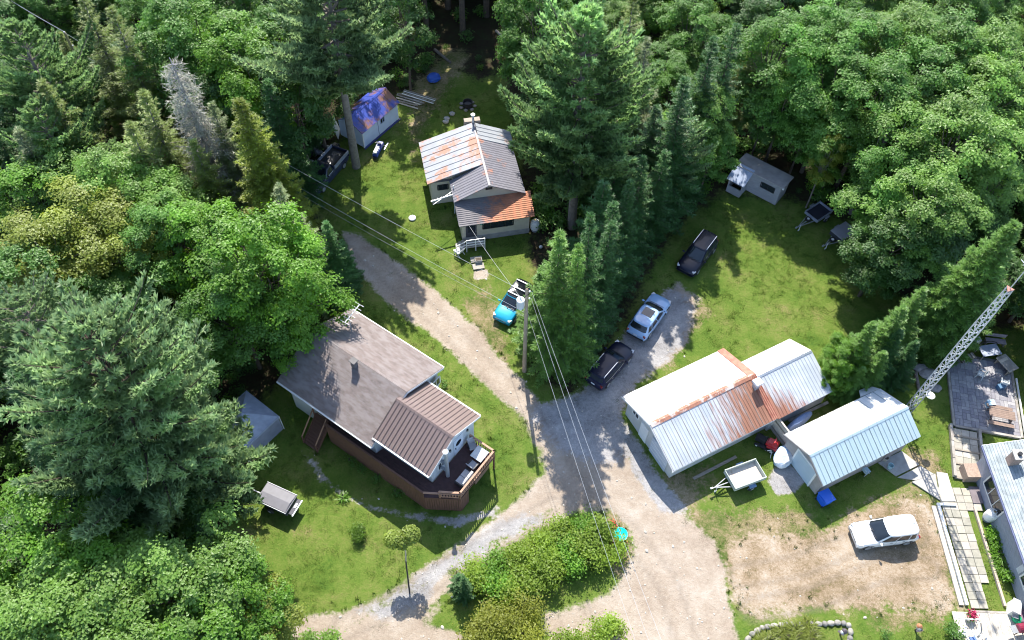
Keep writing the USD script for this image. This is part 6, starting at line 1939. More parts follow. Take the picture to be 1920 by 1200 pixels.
def blue_bin():
    p = at(1546, 936, .4)
    t = Thing('blue_bin', 'bright blue wheeled bin at the near corner of the small garage', 'bin', (p[0], p[1], 0), math.radians(25))
    b = M('bin_blue', (.015, .11, .6), .4, var=.06)
    t.part('body', MB().hexa([[-.34, -.36, .05], [.34, -.36, .05], [.34, .36, .05], [-.34, .36, .05], [-.42, -.45, .95], [.42, -.45, .95], [.42, .45, .95], [-.42, .45, .95]]), b)
    t.part('lid', MB().hexa([[-.46, -.49, .955], [.46, -.49, .955], [.46, .49, .955], [-.46, .49, .955], [-.42, -.46, 1.08], [.42, -.46, 1.0], [.42, .46, 1.0], [-.42, .46, 1.08]]), M('bin_blue_lid', (.02, .14, .68), .35, var=.05))
    t.part('handle', MB().beam([-.5, -.3, .98], [-.5, .3, .98], .05), b)
    for sy in (-1, 1):
        t.part('wheel', MB().lathe([[0, -.04], [.1, -.04], [.1, .04], [0, .04]], 12, (-.38, sy * .36, .1), 'y'), rubber)


blue_bin()
for q, lab, c_, r in (((1659, 861), 'cream bucket at the wall of the small garage by the ramp', (.6, .55, .45), .22), ((1668, 876), 'pale aqua bucket on the concrete ramp', (.45, .65, .68), .2)):
    p = at(*q, .15)
    t = Thing('bucket', lab, 'bucket', (p[0], p[1], .09), group='buckets by the ramp')
    t.part('pail', MB().lathe([[0, 0], [r * .8, 0], [r, .36], [r * 1.08, .37], [r * 1.08, .4], [r * .9, .4], [r * .8, .1], [0, .06]], 16), M('pail' + str(int(c_[0] * 100)), c_, .5))
    t.part('handle', MB().tube([[r * math.cos(a), 0, .38 + .12 * math.sin(a)] for a in np.linspace(0, PI, 8)], .012, 4), steel_grey)
p = at(1624, 883, .3)
t = Thing('folded_chairs', 'pale blue folded garden chair leaning at the garage wall', 'chair', (p[0], p[1], 0), .5)
t.part('seat', MB().box(0, 0, .35, .5, .45, .05), M('chair_aqua', (.5, .65, .72), .5)); t.part('backrest', MB().beam([-.2, 0, .35], [-.35, 0, .85], .45, .04, up=(1, 0, 0)), _mats['chair_aqua'])
for sy in (-1, 1):
    t.part('leg', MB().beam([-.2, sy * .2, .8], [.25, sy * .22, 0], .035), white_metal)
    t.part('leg', MB().beam([.2, sy * .2, .36], [-.25, sy * .22, 0], .035), white_metal)
# planks between workshop and garage
for k, (q0, q1) in enumerate((((1478, 790), (1552, 755)), ((1483, 797), (1520, 778)), ((1300, 898), (1380, 857)))):
    a, b = at(*q0), at(*q1)
    solo('loose_plank', MB().beam([a[0], a[1], .06], [b[0], b[1], .08], .22, .05), grey_wood if k < 2 else old_wood, ('long grey plank lying between the workshop and the small garage', 'shorter grey plank lying behind the small garage', 'dark timber lying along the foot of the workshop')[k], 'plank')


# ------------------------------------------------------------------ front lawn and island
def lamp_post():
    b = at(768, 1112)
    rng = np.random.default_rng(9)
    t = Thing('topiary_tree', 'small lime green tree with a double ball crown on a thin dark trunk', 'tree', (b[0], b[1], 0))
    c = at(754, 1012, 3.9) - b
    q = at(761, 1052, 2.3) - b
    t.part('trunk', MB().tube([[0, 0, -.1], q], [.06, .05], 8), black_plastic)
    t.part('upper_trunk', MB().tube([q, at(760, 1026, 3.2) - b], [.05, .045], 8), M('trunk_pale', (.6, .5, .36), .7), label='pale bare upper trunk')
    e = at(760, 1026, 3.2) - b
    t.part('limb', MB().tube([e, c + [-.6, 0, .1]], [.04, .02], 6), bark)
    t.part('limb', MB().tube([e, c + [.55, .3, .3]], [.04, .02], 6), bark)
    cs, ns = [], []
    for (x, y, z_, r, n) in ((-.62, .0, .0, .6, 620), (.52, .3, .12, .64, 620), (0, -.1, -.2, .5, 420)):
        u = unit(rng.normal(size=(n, 3))); cs.append(c + np.array([x, y, z_]) + u * r * rng.uniform(.75, 1.05, (n, 1))); ns.append(u + [0, 0, .6] + rng.normal(0, .35, (n, 3)))
    t.part('crown', leaf_quads(np.vstack(cs), np.vstack(ns), .2, .5, rng), leafmat('leaf_lime', (.42, .48, .13), (.62, .62, .3), .45))

lamp_post()


def bush(name, label, px, py, r, h, mat, n=700, leaf=.14, group=None, seed=0, asp=.6, cat='shrub', spiky=False):
    p = at(px, py)
    rng = np.random.default_rng(seed + int(px))
    t = Thing(name, label, cat, (p[0], p[1], 0), group=group)
    wd = MB()
    for k in range(7):
        a = rng.uniform(0, 2 * PI)
        wd.tube([[0, 0, 0], [r * .6 * math.cos(a), r * .6 * math.sin(a), h * .7]], [.035, .012], 4)
    t.part('stems', wd, bark)
    if spiky:
        a = rng.uniform(0, 2 * PI, n); L = rng.uniform(.5, 1.1, n) * h * 1.2
        d = np.c_[np.cos(a) * .8, np.sin(a) * .8, rng.uniform(.25, 1.3, n)]
        c = np.c_[rng.normal(0, r * .25, (n, 2)), np.zeros(n)]
        d = unit(d)
        v1, f1 = blades(c, d, L * .65, .07, rng)
        tipb = c + d * (L * .55)[:, None]
        v2, f2 = blades(tipb, d + [0, 0, -.75], L * .5, .06, rng)
        t.part('foliage', MB().add(v1, f1).add(v2, f2), mat)
    else:
        k = max(5, int(r * 9)); cs, ns = [], []
        for q in range(k):
            u = unit(rng.normal(size=3) + [0, 0, .5]); c = np.array([0, 0, h * .45]) + u * [r * .75, r * .75, h * .42] * rng.uniform(.6, 1)
            m_ = n // k
            d = rng.normal(size=(m_, 3)) * [r * .2 + .08, r * .2 + .08, h * .13]
            cs.append(c + d); ns.append(u * .5 + [0, 0, .8] + rng.normal(0, .45, (m_, 3)))
        t.part('foliage', leaf_quads(np.vstack(cs), np.vstack(ns), leaf, asp, rng), mat)
    return t


bush('round_shrub', 'round clipped green shrub alone on the front lawn', 679, 1002, .6, 1.15, leafmat('leaf_round', (.2, .33, .05), (.38, .46, .12), .4), 1700, .1)
bush('leafy_plant', 'small arching green plant on the front lawn near the deck shadow', 644, 935, .35, .5, L_BRIGHT, 110, .1, spiky=True)
ords = 'first second third fourth fifth sixth seventh eighth ninth tenth eleventh twelfth thirteenth fourteenth fifteenth sixteenth seventeenth eighteenth nineteenth twentieth'.split()
for k, (x, y) in enumerate(((660, 865), (680, 880), (708, 898), (745, 925), (760, 915), (830, 722))):
    bush('garden_plant', 'low leafy plant in the shaded bed along the brown deck, ' + ords[k] + ' from the stairs' if k < 5 else 'small green bush at the back corner of the brown house', x, y, .4, .5, L_MID, 130, .13, group='plants along the brown deck' if k < 5 else None)
# the island hedge: many shrubs, one by one
rng_h = np.random.default_rng(17)
hed = []
line = np.array([(890, 1078), (930, 1062), (970, 1042), (1010, 1020), (1050, 1000), (1090, 985), (1125, 990), (1140, 1020), (1110, 1040), (1070, 1055), (1030, 1075), (990, 1095), (950, 1110), (1060, 1025), (1100, 1015), (1010, 1052), (970, 1078), (930, 1095), (1040, 1045), (1080, 1028)])
ords = 'first second third fourth fifth sixth seventh eighth ninth tenth eleventh twelfth thirteenth fourteenth fifteenth sixteenth seventeenth eighteenth nineteenth twentieth'.split()
H_YG = leafmat('leaf_hedge', (.34, .45, .07), (.58, .6, .17), .45)
H_OC = leafmat('leaf_ochre_shrub', (.42, .41, .08), (.64, .56, .18), .45)
HL = {}
for q_, k in enumerate(np.argsort(np.hypot(*(line - [1163, 1003]).T))):
    HL[k] = 'leafy shrub of the island hedge, ' + ('' if q_ == 0 else ords[q_] + ' ') + 'nearest the turquoise basin'
for k, (x, y) in enumerate(line):
    r = rng_h.uniform(1.0, 1.45)
    bush('hedge_shrub', HL[k], x, y + 10, r, rng_h.uniform(1.5, 2.2), [H_YG, L_BRIGHT, H_YG, H_YG][k % 4], 1500, .17, group='shrubs of the island hedge', seed=k)
for k, (x, y, r, h, mt) in enumerate(((930, 1165, 1.6, 2.8, H_OC), (975, 1150, 1.5, 3.0, H_OC), (900, 1195, 1.5, 2.5, H_OC), (985, 1185, 1.4, 2.4, H_OC))):
    bush('ochre_shrub', ('ochre tinged rounded shrub, leftmost of the ochre clump below the island hedge', 'tallest ochre tinged shrub directly below the island hedge', 'ochre shrub at the lower edge nearest the gravel fork', 'ochre shrub at the lower edge beside the bare ground')[k], x, y + 12, r, h, mt, 2200, .15, seed=k + 50)
for k, (x, y, r, h) in enumerate(((1075, 1200, 1.2, 1.8), (1120, 1190, 1.3, 2.2), (1150, 1185, 1.0, 1.9), (1050, 1215, 1.0, 1.6))):
    bush('roadside_shrub', ('low bright shrub at the lower edge between the ochre clump and the road', 'bright leafy shrub at the lower edge beside the wide gravel road', 'bright shrub nearest the wide gravel road at the lower edge', 'small bright shrub cut by the lower edge next to the ochre clump')[k], x, y + 8, r, h, H_YG, 1300, .16, seed=k + 70)
for k, (x, y) in enumerate(((545, 1212), (585, 1208), (620, 1205))):
    bush('young_shrub', ('young yellow green shrub at the lower edge, nearest the big maple', 'young yellow green shrub, middle of the three at the lower edge', 'slim yellow green shrub at the lower edge, nearest the gravel fork')[k], x, y, .7, 1.7, L_LIGHT, 600, .16, seed=k + 90)
for k, (x, y, h) in enumerate(((872, 1120, 4.2), (862, 1105, 3.0))):
    p = at(x, y)
    plant('spruce2', p[:2], h, .8, 1.0 + k, ('small dark conifer at the left end of the island hedge', 'shorter dark conifer touching the left end of the island hedge')[k])
# turquoise planter ball
p = at(1163, 1003, .6)
t = Thing('turquoise_basin', 'bright turquoise round basin on a stand among red flowers by the road', 'bird bath', (p[0], p[1], 0))
t.part('bowl', MB().lathe([[0, .62], [.25, .64], [.46, .78], [.5, .78], [.42, .62], [.2, .52], [0, .5]], 20), M('turquoise', (.0, .62, .62), .35, var=.05), smooth=40)
t.part('stand', MB().lathe([[.2, 0], [.08, .1], [.07, .45], [.15, .52]], 12), M('turquoise2', (.0, .5, .5), .4))
t.part('water', MB().lathe([[0, .7], [.36, .7]], 16), M('basin_water', (.0, .5, .52), .05))
for k, (x, y) in enumerate(((1160, 1022), (1150, 985), (1170, 1020))):
    b_ = bush('flower_clump', ('red flower clump below the turquoise basin', 'red flower clump above the turquoise basin', 'orange flower clump beside the turquoise basin')[k], x, y, .3, .45, L_MID, 120, .12, cat='flowers')
    rng = np.random.default_rng(k)
    c = rng.normal(0, .2, (30, 3)) * [1, 1, .3] + [0, 0, .45]
    b_.part('blossom', leaf_quads(c, rng.normal(size=(30, 3)) * .3 + [0, 0, 1], .11, .9, rng), M('petal_red', (.55, .06, .03), .6))


def flower_bed():
    rng = np.random.default_rng(21)
    ring = [(1398, 1203), (1412, 1187), (1428, 1178), (1450, 1174), (1475, 1172), (1500, 1172), (1530, 1171), (1548, 1170), (1562, 1169), (1577, 1168), (1590, 1172), (1594, 1182), (1594, 1194), (1590, 1206)]
    c = at(1500, 1195)
    t = Thing('stone_border', 'curved border of rounded stones around the flower bed at the lower edge', 'stone border', (c[0], c[1], 0))
    P = np.array([at(*q)[:2] - c[:2] for q in ring])
    ln = np.r_[0, np.cumsum(np.linalg.norm(np.diff(P, axis=0), axis=1))]
    s = 0
    k = 0
    while s < ln[-1]:
        w = rng.uniform(.32, .5)
        x, y = np.interp(s + w / 2, ln, P[:, 0]), np.interp(s + w / 2, ln, P[:, 1])
        x2, y2 = np.interp(s + w / 2 + .1, ln, P[:, 0]), np.interp(s + w / 2 + .1, ln, P[:, 1])
        e = MB().ell((0, 0, 0), (w * .52, .19, .17), 2, .25, k).out()
        a = math.atan2(y2 - y, x2 - x) if s + w < ln[-1] else 1.5
        v = e[0]; v = np.c_[v[:, 0] * math.cos(a) - v[:, 1] * math.sin(a) + x, v[:, 0] * math.sin(a) + v[:, 1] * math.cos(a) + y, v[:, 2] + .08]
        t.part('stone', (v, e[1]), M(f'border_stone_{k % 3}', ((.3, .285, .25), (.23, .22, .2), (.34, .32, .28))[k % 3], .9, var=.2, scale=4), smooth=True)
        s += w; k += 1
    for k, (x, y, r) in enumerate(((1440, 1205, .8), (1465, 1192, .9), (1490, 1185, .8), (1515, 1178, .8), (1485, 1205, .9), (1425, 1212, .7), (1520, 1195, .6))):
        bush('daylily_clump', 'arching yellow green daylily clump inside the stone border, ' + ['second from the left', 'third from the left', 'fourth from the left', 'second from the right', 'middle front', 'leftmost', 'rightmost'][k], x, y, r * .8, .8, leafmat('lily_leaf', (.36, .38, .09), (.58, .54, .22), .4), 260, group='daylilies in the stone border', seed=k, spiky=True, cat='plant')
    # ornaments
    for k, (x, y, lab, c1, c2) in enumerate(((1580, 1186, 'white and dark garden ornament inside the stone border', (.75, .75, .74), (.1, .08, .1)), (1722, 1178, 'garden ornament with an orange cap and white body on the lower lawn', (.7, .66, .6), (.5, .2, .1)))):
        p = at(x, y, .5)
        o = Thing('garden_ornament', lab, 'ornament', (p[0], p[1], 0), .4 + k)
        o.part('post', MB().cyl(0, 0, 0, .5, .06, 8), black_plastic)
        o.part('body', MB().ell((0, 0, .62), (.2, .16, .2), 2), M(f'orn_body_{k}', c1, .6), smooth=True)
        o.part('cap', MB().lathe([[.2, .72], [.12, .86], [0, .95]], 12, (.06, 0, 0)), M(f'orn_cap_{k}', c2, .6))
        o.part('wing', MB().beam([-.1, -.2, .66], [-.25, .2, .6], .16, .03), M(f'orn_dark_{k}', (.05, .04, .05), .6))
    bush('low_bush', 'small dark green bush on the lower lawn between the two ornaments', 1660, 1192, .35, .6, L_MID, 250, .1)
    bush('deck_shrub', 'dark clipped shrub beside the timber deck steps', 1778, 1178, .5, 1.1, L_MID, 500, .11)
    bush('deck_shrub', 'second clipped shrub beside the timber deck at the lower edge', 1786, 1198, .5, 1.1, L_MID, 500, .11)


flower_bed()
for k, (x, y) in enumerate(((1855, 1003), (1862, 1022), (1870, 1045), (1878, 1065), (1884, 1085))):
    bush('border_plant', 'lush plant in the narrow bed along the blue-grey house, ' + ['nearest the gas tank', 'second from the gas tank', 'third from the gas tank', 'fourth from the gas tank', 'farthest from the gas tank'][k], x, y, .5, .8, L_BRIGHT, 300, .16, group='plants along the blue-grey house', seed=k + 5, spiky=k in (2, 3), cat='plant')
for k, (x, y) in enumerate(((1800, 880), (1770, 870), (1775, 905))):
    pass

# ------------------------------------------------------------------ upper clearing odds and ends
p = at(773, 408, .1)
t = Thing('septic_lid', 'round white lid on the cottage lawn beside the driveway', 'lid', (p[0], p[1], 0))
t.part('lid', MB().lathe([[0, .16], [.26, .15], [.33, .1], [.33, .02]], 20), white_paint, smooth=30)
t.part('riser', MB().lathe([[.3, -.02], [.3, .05]], 16), concrete)
p = at(877, 195, .3)
t = Thing('fire_pit', 'dark metal fire pit drum on the grass behind the old cottage', 'fire pit', (p[0], p[1], 0))
t.part('drum', MB().lathe([[.0, .1], [.4, .1], [.48, 0], [.5, .6], [.44, .6], [.42, .2], [0, .2]], 18), M('burnt', (.03, .028, .03), .7), smooth=30)
t.part('ash', MB().lathe([[0, .3], [.4, .28]], 14), M('ash', (.12, .11, .11), .95))
for k in range(7):
    t.part('ring_stone', MB().ell((.7 * math.cos(k * .9), .7 * math.sin(k * .9), .08), (.2, .16, .13), 2, .3, k), M('boulder_grey', (.3, .28, .27), .9, var=.25, scale=3), smooth=True)
p = at(845, 213, .2)
for k, (x, y) in enumerate(((838, 222), (848, 213), (836, 228))):
    p = at(x, y, .1)
    solo('field_stone', MB().ell((p[0], p[1], .1), (.3, .22, .18), 2, .3, k + 4), M('stone_pale', (.5, .48, .46), .9), ('pale stone behind the chimney of the old cottage', 'largest pale stone beside the fire pit', 'small pale stone left of the old cottage ridge')[k], 'stone', smooth=True)


def lumber():
    c = at(778, 192)
    t = Thing('lumber_pile', 'stack of sawn boards and poles beside the pale blue shed', 'lumber', (c[0], c[1], 0), -.35)
    rng = np.random.default_rng(2)
    for k in range(9):
        t.part('board', MB().box(-.5 + rng.normal(0, .15), -.8 + k * .17, .1 + .12 * (k % 2), 2.6 + rng.uniform(-.5, .5), .14, .06, rng.normal(0, .05)), [pale_wood, old_wood, grey_wood][k % 3])
    for k in range(4):
        t.part('pole', MB().tube([[-1.6, .4 + k * .2, .3], [2.0, .1 + k * .22, .45]], .05, 6), [white_paint, grey_wood][k % 2])
    t.part('bearer', MB().box(.2, 0, .04, .1, 1.6, .07).box(-1.1, 0, .04, .1, 1.6, .07), old_wood)
    # scrap heap by the pickup
    c = at(598, 282)
    t = Thing('scrap_heap', 'heap of scrap and bags beside the pickup truck', 'heap', (c[0], c[1], 0), .6)
    ms = [M('scrap_grey', (.3, .3, .33), .5, .3), M('scrap_pale', (.5, .48, .47), .6), M('scrap_mauve', (.2, .18, .25), .6), black_plastic, old_wood]
    for k in range(26):
        x, y = rng.normal(0, .9), rng.normal(0, .55)
        r = rng.uniform(.15, .4)
        mb = MB().ell((x, y, r * .7), (r, r * .8, r * .75), 2, .4, k) if k % 2 else MB().box(x, y, r * .6, r * 2, r * 1.3, r * 1.2, rng.uniform(0, 3))
        t.part('scrap', mb, ms[k % 5])
    # snowmobile / small machine by the shed
    p = at(710, 279, .3)
    t = Thing('snow_machine', 'blue and white snow machine parked by the pale blue shed', 'snowmobile', (p[0], p[1], 0), math.atan2(*(at(717, 265) - at(702, 292))[:2][::-1]))
    bl = M('machine_blue', (.03, .06, .3), .4)
    t.part('hull', MB().hexa([[-1.0, -.25, .15], [.9, -.2, .2], [.9, .2, .2], [-1.0, .25, .15], [-.95, -.2, .5], [.6, -.28, .72], [.6, .28, .72], [-.95, .2, .5]]), bl)
    t.part('seat', MB().box(-.45, 0, .6, .95, .32, .18), white_paint)
    t.part('windscreen', MB().beam([.35, 0, .7], [.15, 0, 1.0], .4, .03, up=(1, 0, 0)), white_metal)
    t.part('handlebar', MB().beam([.1, -.35, .92], [.1, .35, .92], .04), black_plastic)
    t.part('track', MB().box(-.5, 0, .12, 1.3, .38, .2), rubber)
    for sy in (-1, 1):
        t.part('ski', MB().box(.75, sy * .42, .05, 1.0, .13, .05), white_metal)
        t.part('ski_strut', MB().beam([.6, sy * .2, .3], [.7, sy * .42, .07], .05), steel_grey)
    # garden rocking chair by the steps
    p = at(861, 473, .2)
    t = Thing('garden_chair', 'white slatted garden chair at the foot of the cottage steps', 'chair', (p[0], p[1], 0), 2.4)
    for k in range(5):
        t.part('back_slat', MB().beam([-.25, -.24 + k * .12, .35], [-.5, -.26 + k * .13, 1.0], .1, .025, up=(1, 0, 0)), white_paint)
        t.part('seat_slat', MB().box(-.2 + k * .12, 0, .37 + k * .015, .105, .55, .025), white_paint)
    for sy in (-1, 1):
        t.part('armrest', MB().box(0, sy * .33, .55, .65, .12, .03), white_paint)
        t.part('leg', MB().box(.3, sy * .3, .27, .07, .05, .54).beam([-.4, sy * .28, 0], [.2, sy * .28, .35], .05, .08), white_paint)
    # step stones
    for k, (x, y) in enumerate(((893, 487), (897, 500))):
        q = at(x, y)
        solo('paving_slab', MB().box(q[0], q[1], .04, 1.0, .6, .1, OLD.yaw), slab_mats[1], ('grey paving slab nearest the cottage steps', 'grey paving slab nearest the bare patch below the cottage')[k], 'slab')
    p = at(897, 487, .3)
    t = Thing('planter_trough', 'pale stone planter trough on the slab below the cottage steps', 'planter', (p[0], p[1], .09), OLD.yaw)
    t.part('trough', MB().box(0, 0, .15, .6, .4, .3), concrete); t.part('soil', MB().box(0, 0, .305, .52, .32, .02), bark)
    p = at(1014, 463, .1)
    solo('marker_stone', MB().ell((p[0], p[1], .12), (.16, .14, .16), 2, .2, 3), white_paint, 'small white stone on the grass below the gas tank', 'stone', smooth=True)
    # fallen, bleached tree tops
    for (q0, q1, z0, z1, lab) in (((1024, 32), (1082, 16), 9.0, 8.0, 'bleached bare tree top lying over the crowns above the full-crowned pine'), ((955, -5), (958, 22), .3, 6.0, 'pale birch trunk in the dark gap at the top'), ):
        a, b = at(*q0, z0), at(*q1, z1)
        mb = MB().tube([a, (a + b) / 2 + [0, .1, 0], b], [.09, .07, .03], 6)
        d = unit(b - a)
        for k in range(14):
            s = rng.uniform(.1, .95); q = a + (b - a) * s
            e = unit(np.cross(d, [0, 0, 1])) * (1 if k % 2 else -1) + d * .8 + rng.normal(0, .2, 3)
            if lab[0] == 'b':
                mb.tube([q, q + unit(e) * rng.uniform(.5, 1.1) * (1.2 - s)], [.03, .01], 4)
        solo('bare_trunk', mb, M('bleached', (.62, .59, .55), .8), lab, 'dead tree')
    for k, (q0, q1) in enumerate((((815, 95), (845, 120)), ((930, 60), (970, 95)), ((1715, 700), (1722, 735)), ((1650, 715), (1640, 745)))):
        a, b = at(*q0), at(*q1)
        solo('fallen_log', MB().tube([[*a[:2], .16], [*b[:2], .18]], [.16, .12], 8), [bark_grey, dead_wood][k % 2], ('fallen grey log in the dark gap above the fire pit', 'pale fallen log in the dark gap above the full-crowned pine', 'broken log beside the lattice tower foot', 'old log lying under the leaning spruce')[k], 'log')


lumber()

# ------------------------------------------------------------------ bare-stemmed trees around the dark gap, and the rest of the forest
def tall_stem(px, py, h, kind, r, label):
    b = at(px, py)
    t = Thing('pine_tree', label, 'tree', (b[0], b[1], 0))
    w, lf = shape('tall', lambda: pine(61, 19, 3.4, .62, 9, 11, .38, .9))
    s = h / 19
    t.part('trunk', (w[0] * s, w[1]), bark, smooth=True)
    t.part('crown', (lf[0] * s, lf[1]), N_PINE)
    TREES.append(['hero', pix(np.array([b[0], b[1], h * .3])), t.path, label, None, ''])


for k, (x, y) in enumerate(((800, 60), (868, 70), (912, 30), (948, 75), (840, 15))):
    tall_stem(x, y, 17 + k % 3, 'pine', 3, ('bare-stemmed tall pine, leftmost in the dark gap at the top', 'bare-stemmed tall pine directly above the fire pit', 'bare-stemmed tall pine high in the dark gap at the top', 'bare-stemmed tall pine nearest the full-crowned pine in the dark gap', 'bare-stemmed tall pine cut by the top edge of the dark gap')[k])

for k, (x, y) in enumerate(((790, -5), (830, -30), (880, -12), (925, -35), (965, -8), (860, -60), (910, -75))):
    plant(('spruce2', 'dark', 'spruce', 'dark2')[k % 4], at(x, y)[:2], 15 + k % 3, 3.2 if k % 2 else 2.8, k, None)
keep = sg.Polygon([(600, 368), (575, 345), (580, 290), (600, 255), (640, 225), (655, 180), (710, 150), (800, 165), (830, 130), (800, 60), (795, 30), (960, 30), (955, 120), (930, 200), (940, 260), (985, 380), (1000, 440), (985, 520), (975, 600), (985, 700), (1060, 760), (1140, 690),
                   (1215, 560), (1270, 460), (1345, 400), (1362, 350), (1380, 290), (1480, 320), (1500, 370), (1600, 420), (1640, 520), (1650, 600), (1640, 700), (1700, 720), (1760, 660), (1800, 620), (1990, 640), (1990, 1260), (1030, 1230), (500, 1230), (500, 1130), (450, 1060), (440, 950), (500, 860), (430, 850), (415, 770),
                   (470, 735), (540, 710), (600, 620), (690, 540), (660, 460)])
shapely.prepare(keep)
SPR = sg.Polygon([(1905, 425), (1690, 560), (1600, 660), (1640, 720), (1740, 690), (1880, 520)])
have = [np.array(UsdGeom.Xformable(stage.GetPrimAtPath(t[2])).GetLocalTransformation().ExtractTranslation())[:2] for t in TREES]
rf = np.random.default_rng(101)
cand = np.c_[rf.uniform(-72, 74, 9000), rf.uniform(6, 108, 9000)]
placed = list(have)
kinds_w = ['mid', 'dark', 'dark2', 'spruce', 'mid2', 'light', 'olive', 'spruce2', 'maple', 'light2']
nfill = 0
for c in cand:
    P0 = pix(np.array([[c[0], c[1], 0]]))[0]
    if not (-420 < P0[0] < 2340 and -420 < P0[1] < 1500):
        continue
    dmin = min(np.hypot(*(c - p)) for p in placed)
    if dmin < 3.9:
        continue
    left = c[0] < -8
    kd = kinds_w[int(rf.choice(len(kinds_w), p=[.2, .2, .14, .14, .1, .05, .05, .06, .03, .03] if left else [.24, .18, .14, .08, .14, .08, .02, .05, .04, .03]))]
    h = rf.uniform(7.5, 11.5); r = rf.uniform(2.6, 3.4) if KIND[kd][1] == 14 else rf.uniform(1.7, 2.3)
    ok = True
    for z_ in (0, h * .5, h * .8, h):
        ring = [(c[0], c[1], z_)] + [(c[0] + r * math.cos(a), c[1] + r * math.sin(a), z_) for a in np.arange(0, 6.28, .7)] if 0 < z_ < h else [(c[0], c[1], z_)]
        q = pix(np.array(ring))
        if shapely.contains_xy(keep, q[:, 0], q[:, 1]).any() or shapely.contains_xy(SPR, q[:, 0], q[:, 1]).any():
            ok = False
            break
    if not ok:
        continue
    # nothing may grow through the buildings
    if clearing.contains(sg.Point(*c)):
        continue
    placed.append(c)
    plant(kd, c, h, r, rf.uniform(0, 6.28))
    nfill += 1
print('filler trees', nfill, 'trees', len(TREES))

# bushes and saplings under the trees
bm_ = []
for k, (mt, lf_) in enumerate(((L_DARK, .14), (L_MID, .15), (L_BRIGHT, .13))):
    r_ = np.random.default_rng(200 + k)
    u = unit(r_.normal(size=(230, 3)) + [0, 0, .5])
    c = u * r_.uniform(.35, 1, (230, 1)) * [.75, .75, .6] + [0, 0, .55]
    bm_.append((leaf_quads(c, u * .5 + [0, 0, .8] + r_.normal(0, .4, (230, 3)), lf_ * 1.3, .6, r_), mt))
N = 6000
x_, y_ = rf.uniform(-70, 72, N), rf.uniform(6, 108, N)
q = pix(np.c_[x_, y_, np.zeros(N) + .5])
inside = shapely.contains_xy(clearing, x_, y_)
dcl = shapely.distance(clearing, shapely.points(np.c_[x_, y_]))
ok = ~inside & (dcl > .9) & (q[:, 0] > -250) & (q[:, 0] < 2170) & (q[:, 1] > -250) & (q[:, 1] < 1400)
gap = shapely.contains_xy(sg.Polygon([(780, -20), (970, -20), (960, 120), (800, 120)]), q[:, 0], q[:, 1])
ok &= ~(gap & (rf.random(N) < .85))
x_, y_ = x_[ok], y_[ok]
s_ = rf.uniform(.5, 1.5, len(x_))
instancer('/World/undergrowth', bm_, np.c_[x_, y_, gm(x_, y_, gz)], rf.integers(0, 3, len(x_)) * (rf.random(len(x_)) < .8), rf.uniform(0, 6.28, len(x_)), np.stack([s_, s_, s_], 1), 'low leafy undergrowth covering the forest floor')

# ------------------------------------------------------------------ labels of the forest trees: look, place beside a landmark, order from it
marks = {'the dead grey tree': (370, 240), 'the huge white pine': (230, 760), 'the yellow olive cedar': (500, 300), 'the brown house': (640, 650), 'the yellowish pole': (140, 90), 'the pale blue shed': (690, 210),
         'the old cottage': (880, 320), 'the full-crowned pine': (1090, 180), 'the long grey shed': (1420, 340), 'the shaded black car': (1305, 475), 'the two small trailers': (1555, 425),
         'the leaning tall spruce': (1720, 580), 'the brick patio': (1850, 740), 'the lidded box trailer': (527, 935), 'the double-ball tree': (760, 1030), 'the pearl white car': (1215, 592), 'the bare-trunked pine': (650, 90), 'the dark gap at the top': (880, 40),
         'the largest pale maple': (1830, 300), 'the yellow green sapling': (1572, 290), 'the ragged olive spruce': (1190, 120)}
dirs = ['right of', 'above and right of', 'above', 'above and left of', 'left of', 'below and left of', 'below', 'below and right of']
buckets = {}
for tr_ in TREES:
    kind, mid, path, label, group, look = tr_
    if label:
        continue
    nm, mp = min(marks.items(), key=lambda kv: np.hypot(*(np.array(kv[1]) - mid)))
    dx, dy = mid - np.array(mp)
    di = dirs[int(round(math.atan2(-dy, dx) / (PI / 4))) % 8]
    buckets.setdefault((look, di, nm), []).append((math.hypot(dx, dy), path))
words_ = ['nearest', 'second nearest', 'third nearest', 'fourth nearest', 'fifth nearest', 'sixth nearest', 'seventh nearest', 'eighth nearest', 'ninth nearest', 'tenth nearest'] + [f'{o} nearest' for o in ords[10:]]
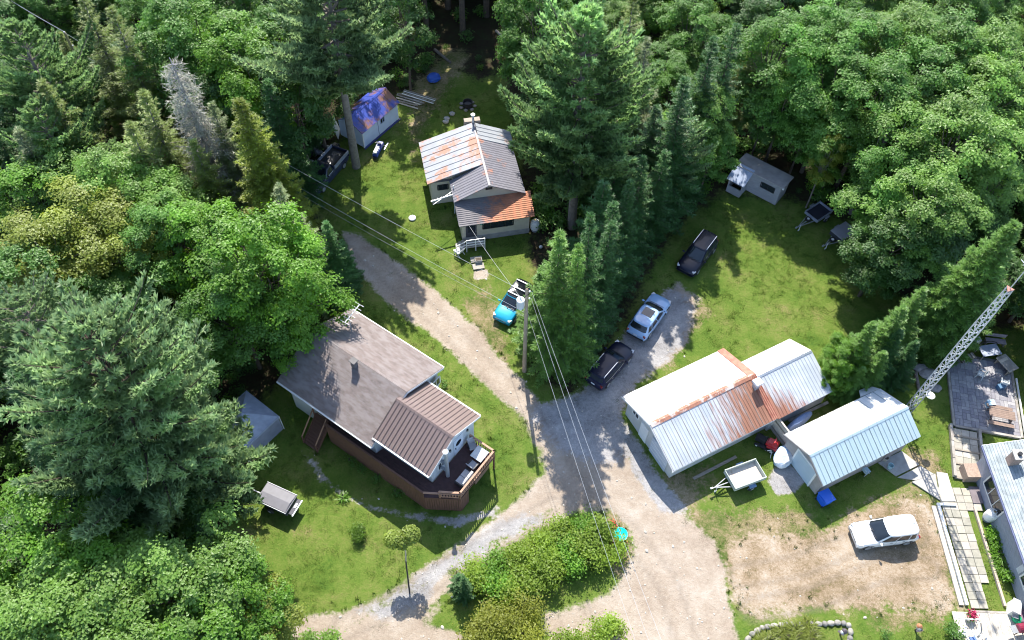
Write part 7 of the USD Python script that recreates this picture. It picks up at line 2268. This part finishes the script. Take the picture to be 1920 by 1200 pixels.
for (look, di, nm), lst in buckets.items():
    lst.sort()
    for k, (_, path) in enumerate(lst):
        lab = f'{look} {di} {nm}' if len(lst) == 1 else f'{look} {di} {nm}, {words_[min(k, len(words_) - 1)]}'
        tag(stage.GetPrimAtPath(path), lab, None, 'trees of the surrounding woods')

# taller weeds along the road edges, the walls and the lawn's ragged rim
rw = np.random.default_rng(77)
edge_pts = []
for g_, step, sd in ((junction, .3, .28), (upper_drive, .25, .25), (side_drive, .4, .35), (dirt_yard, .5, .6), (ground_line([(580, 850), (690, 915), (800, 948), (868, 956)]), .3, .25), (ground_line([(1172, 778), (1250, 900), (1462, 798)]), .2, .2), (ground_line([(1527, 930), (1724, 838)]), .22, .2), (ground_line([(811, 388), (850, 384), (868, 462), (994, 444)]), .2, .2),
                    (ground_line([(684, 282), (748, 228)]), .2, .15), (ground_line([(1366, 362), (1458, 392)]), .2, .2), (ground_line([(828, 692), (900, 790), (935, 850)]), .25, .3), (ground_line([(1790, 802), (1908, 824)]), .25, .2), (ground_line([(1770, 945), (1830, 1145)]), .25, .2)):
    b_ = g_.boundary if g_.geom_type != 'LineString' else g_
    n_ = int(b_.length / step)
    for k in range(n_):
        p_ = b_.interpolate(b_.length * (k + rw.random()) / n_)
        edge_pts.append((p_.x + rw.normal(0, sd), p_.y + rw.normal(0, sd)))
edge_pts = np.array(edge_pts)
sel = (gm(edge_pts[:, 0], edge_pts[:, 1], k_road) < .45) & (gm(edge_pts[:, 0], edge_pts[:, 1], k_clear) > .3) & (meshkit.fbm(np.c_[edge_pts * .45, np.zeros(len(edge_pts))], 3, 8) > .46)
edge_pts = edge_pts[sel]
ws_ = rw.uniform(.25, .75, len(edge_pts))
instancer('/World/tall_weeds', [(tuft(rw, 30, .22, .26, .05, .8), grass_mat), (tuft(rw, 24, .2, .2, .06, .9), leafmat('weed_green', (.14, .24, .04), (.25, .34, .08), .35)), (tuft(rw, 20, .2, .28, .04, .7), dry_mat)],
          np.c_[edge_pts, gm(edge_pts[:, 0], edge_pts[:, 1], gz)], rw.choice(3, len(edge_pts), p=[.45, .4, .15]), rw.uniform(0, 6.28, len(edge_pts)), np.stack([ws_, ws_, ws_], 1), 'taller weeds along the road edges and the foot of the walls')
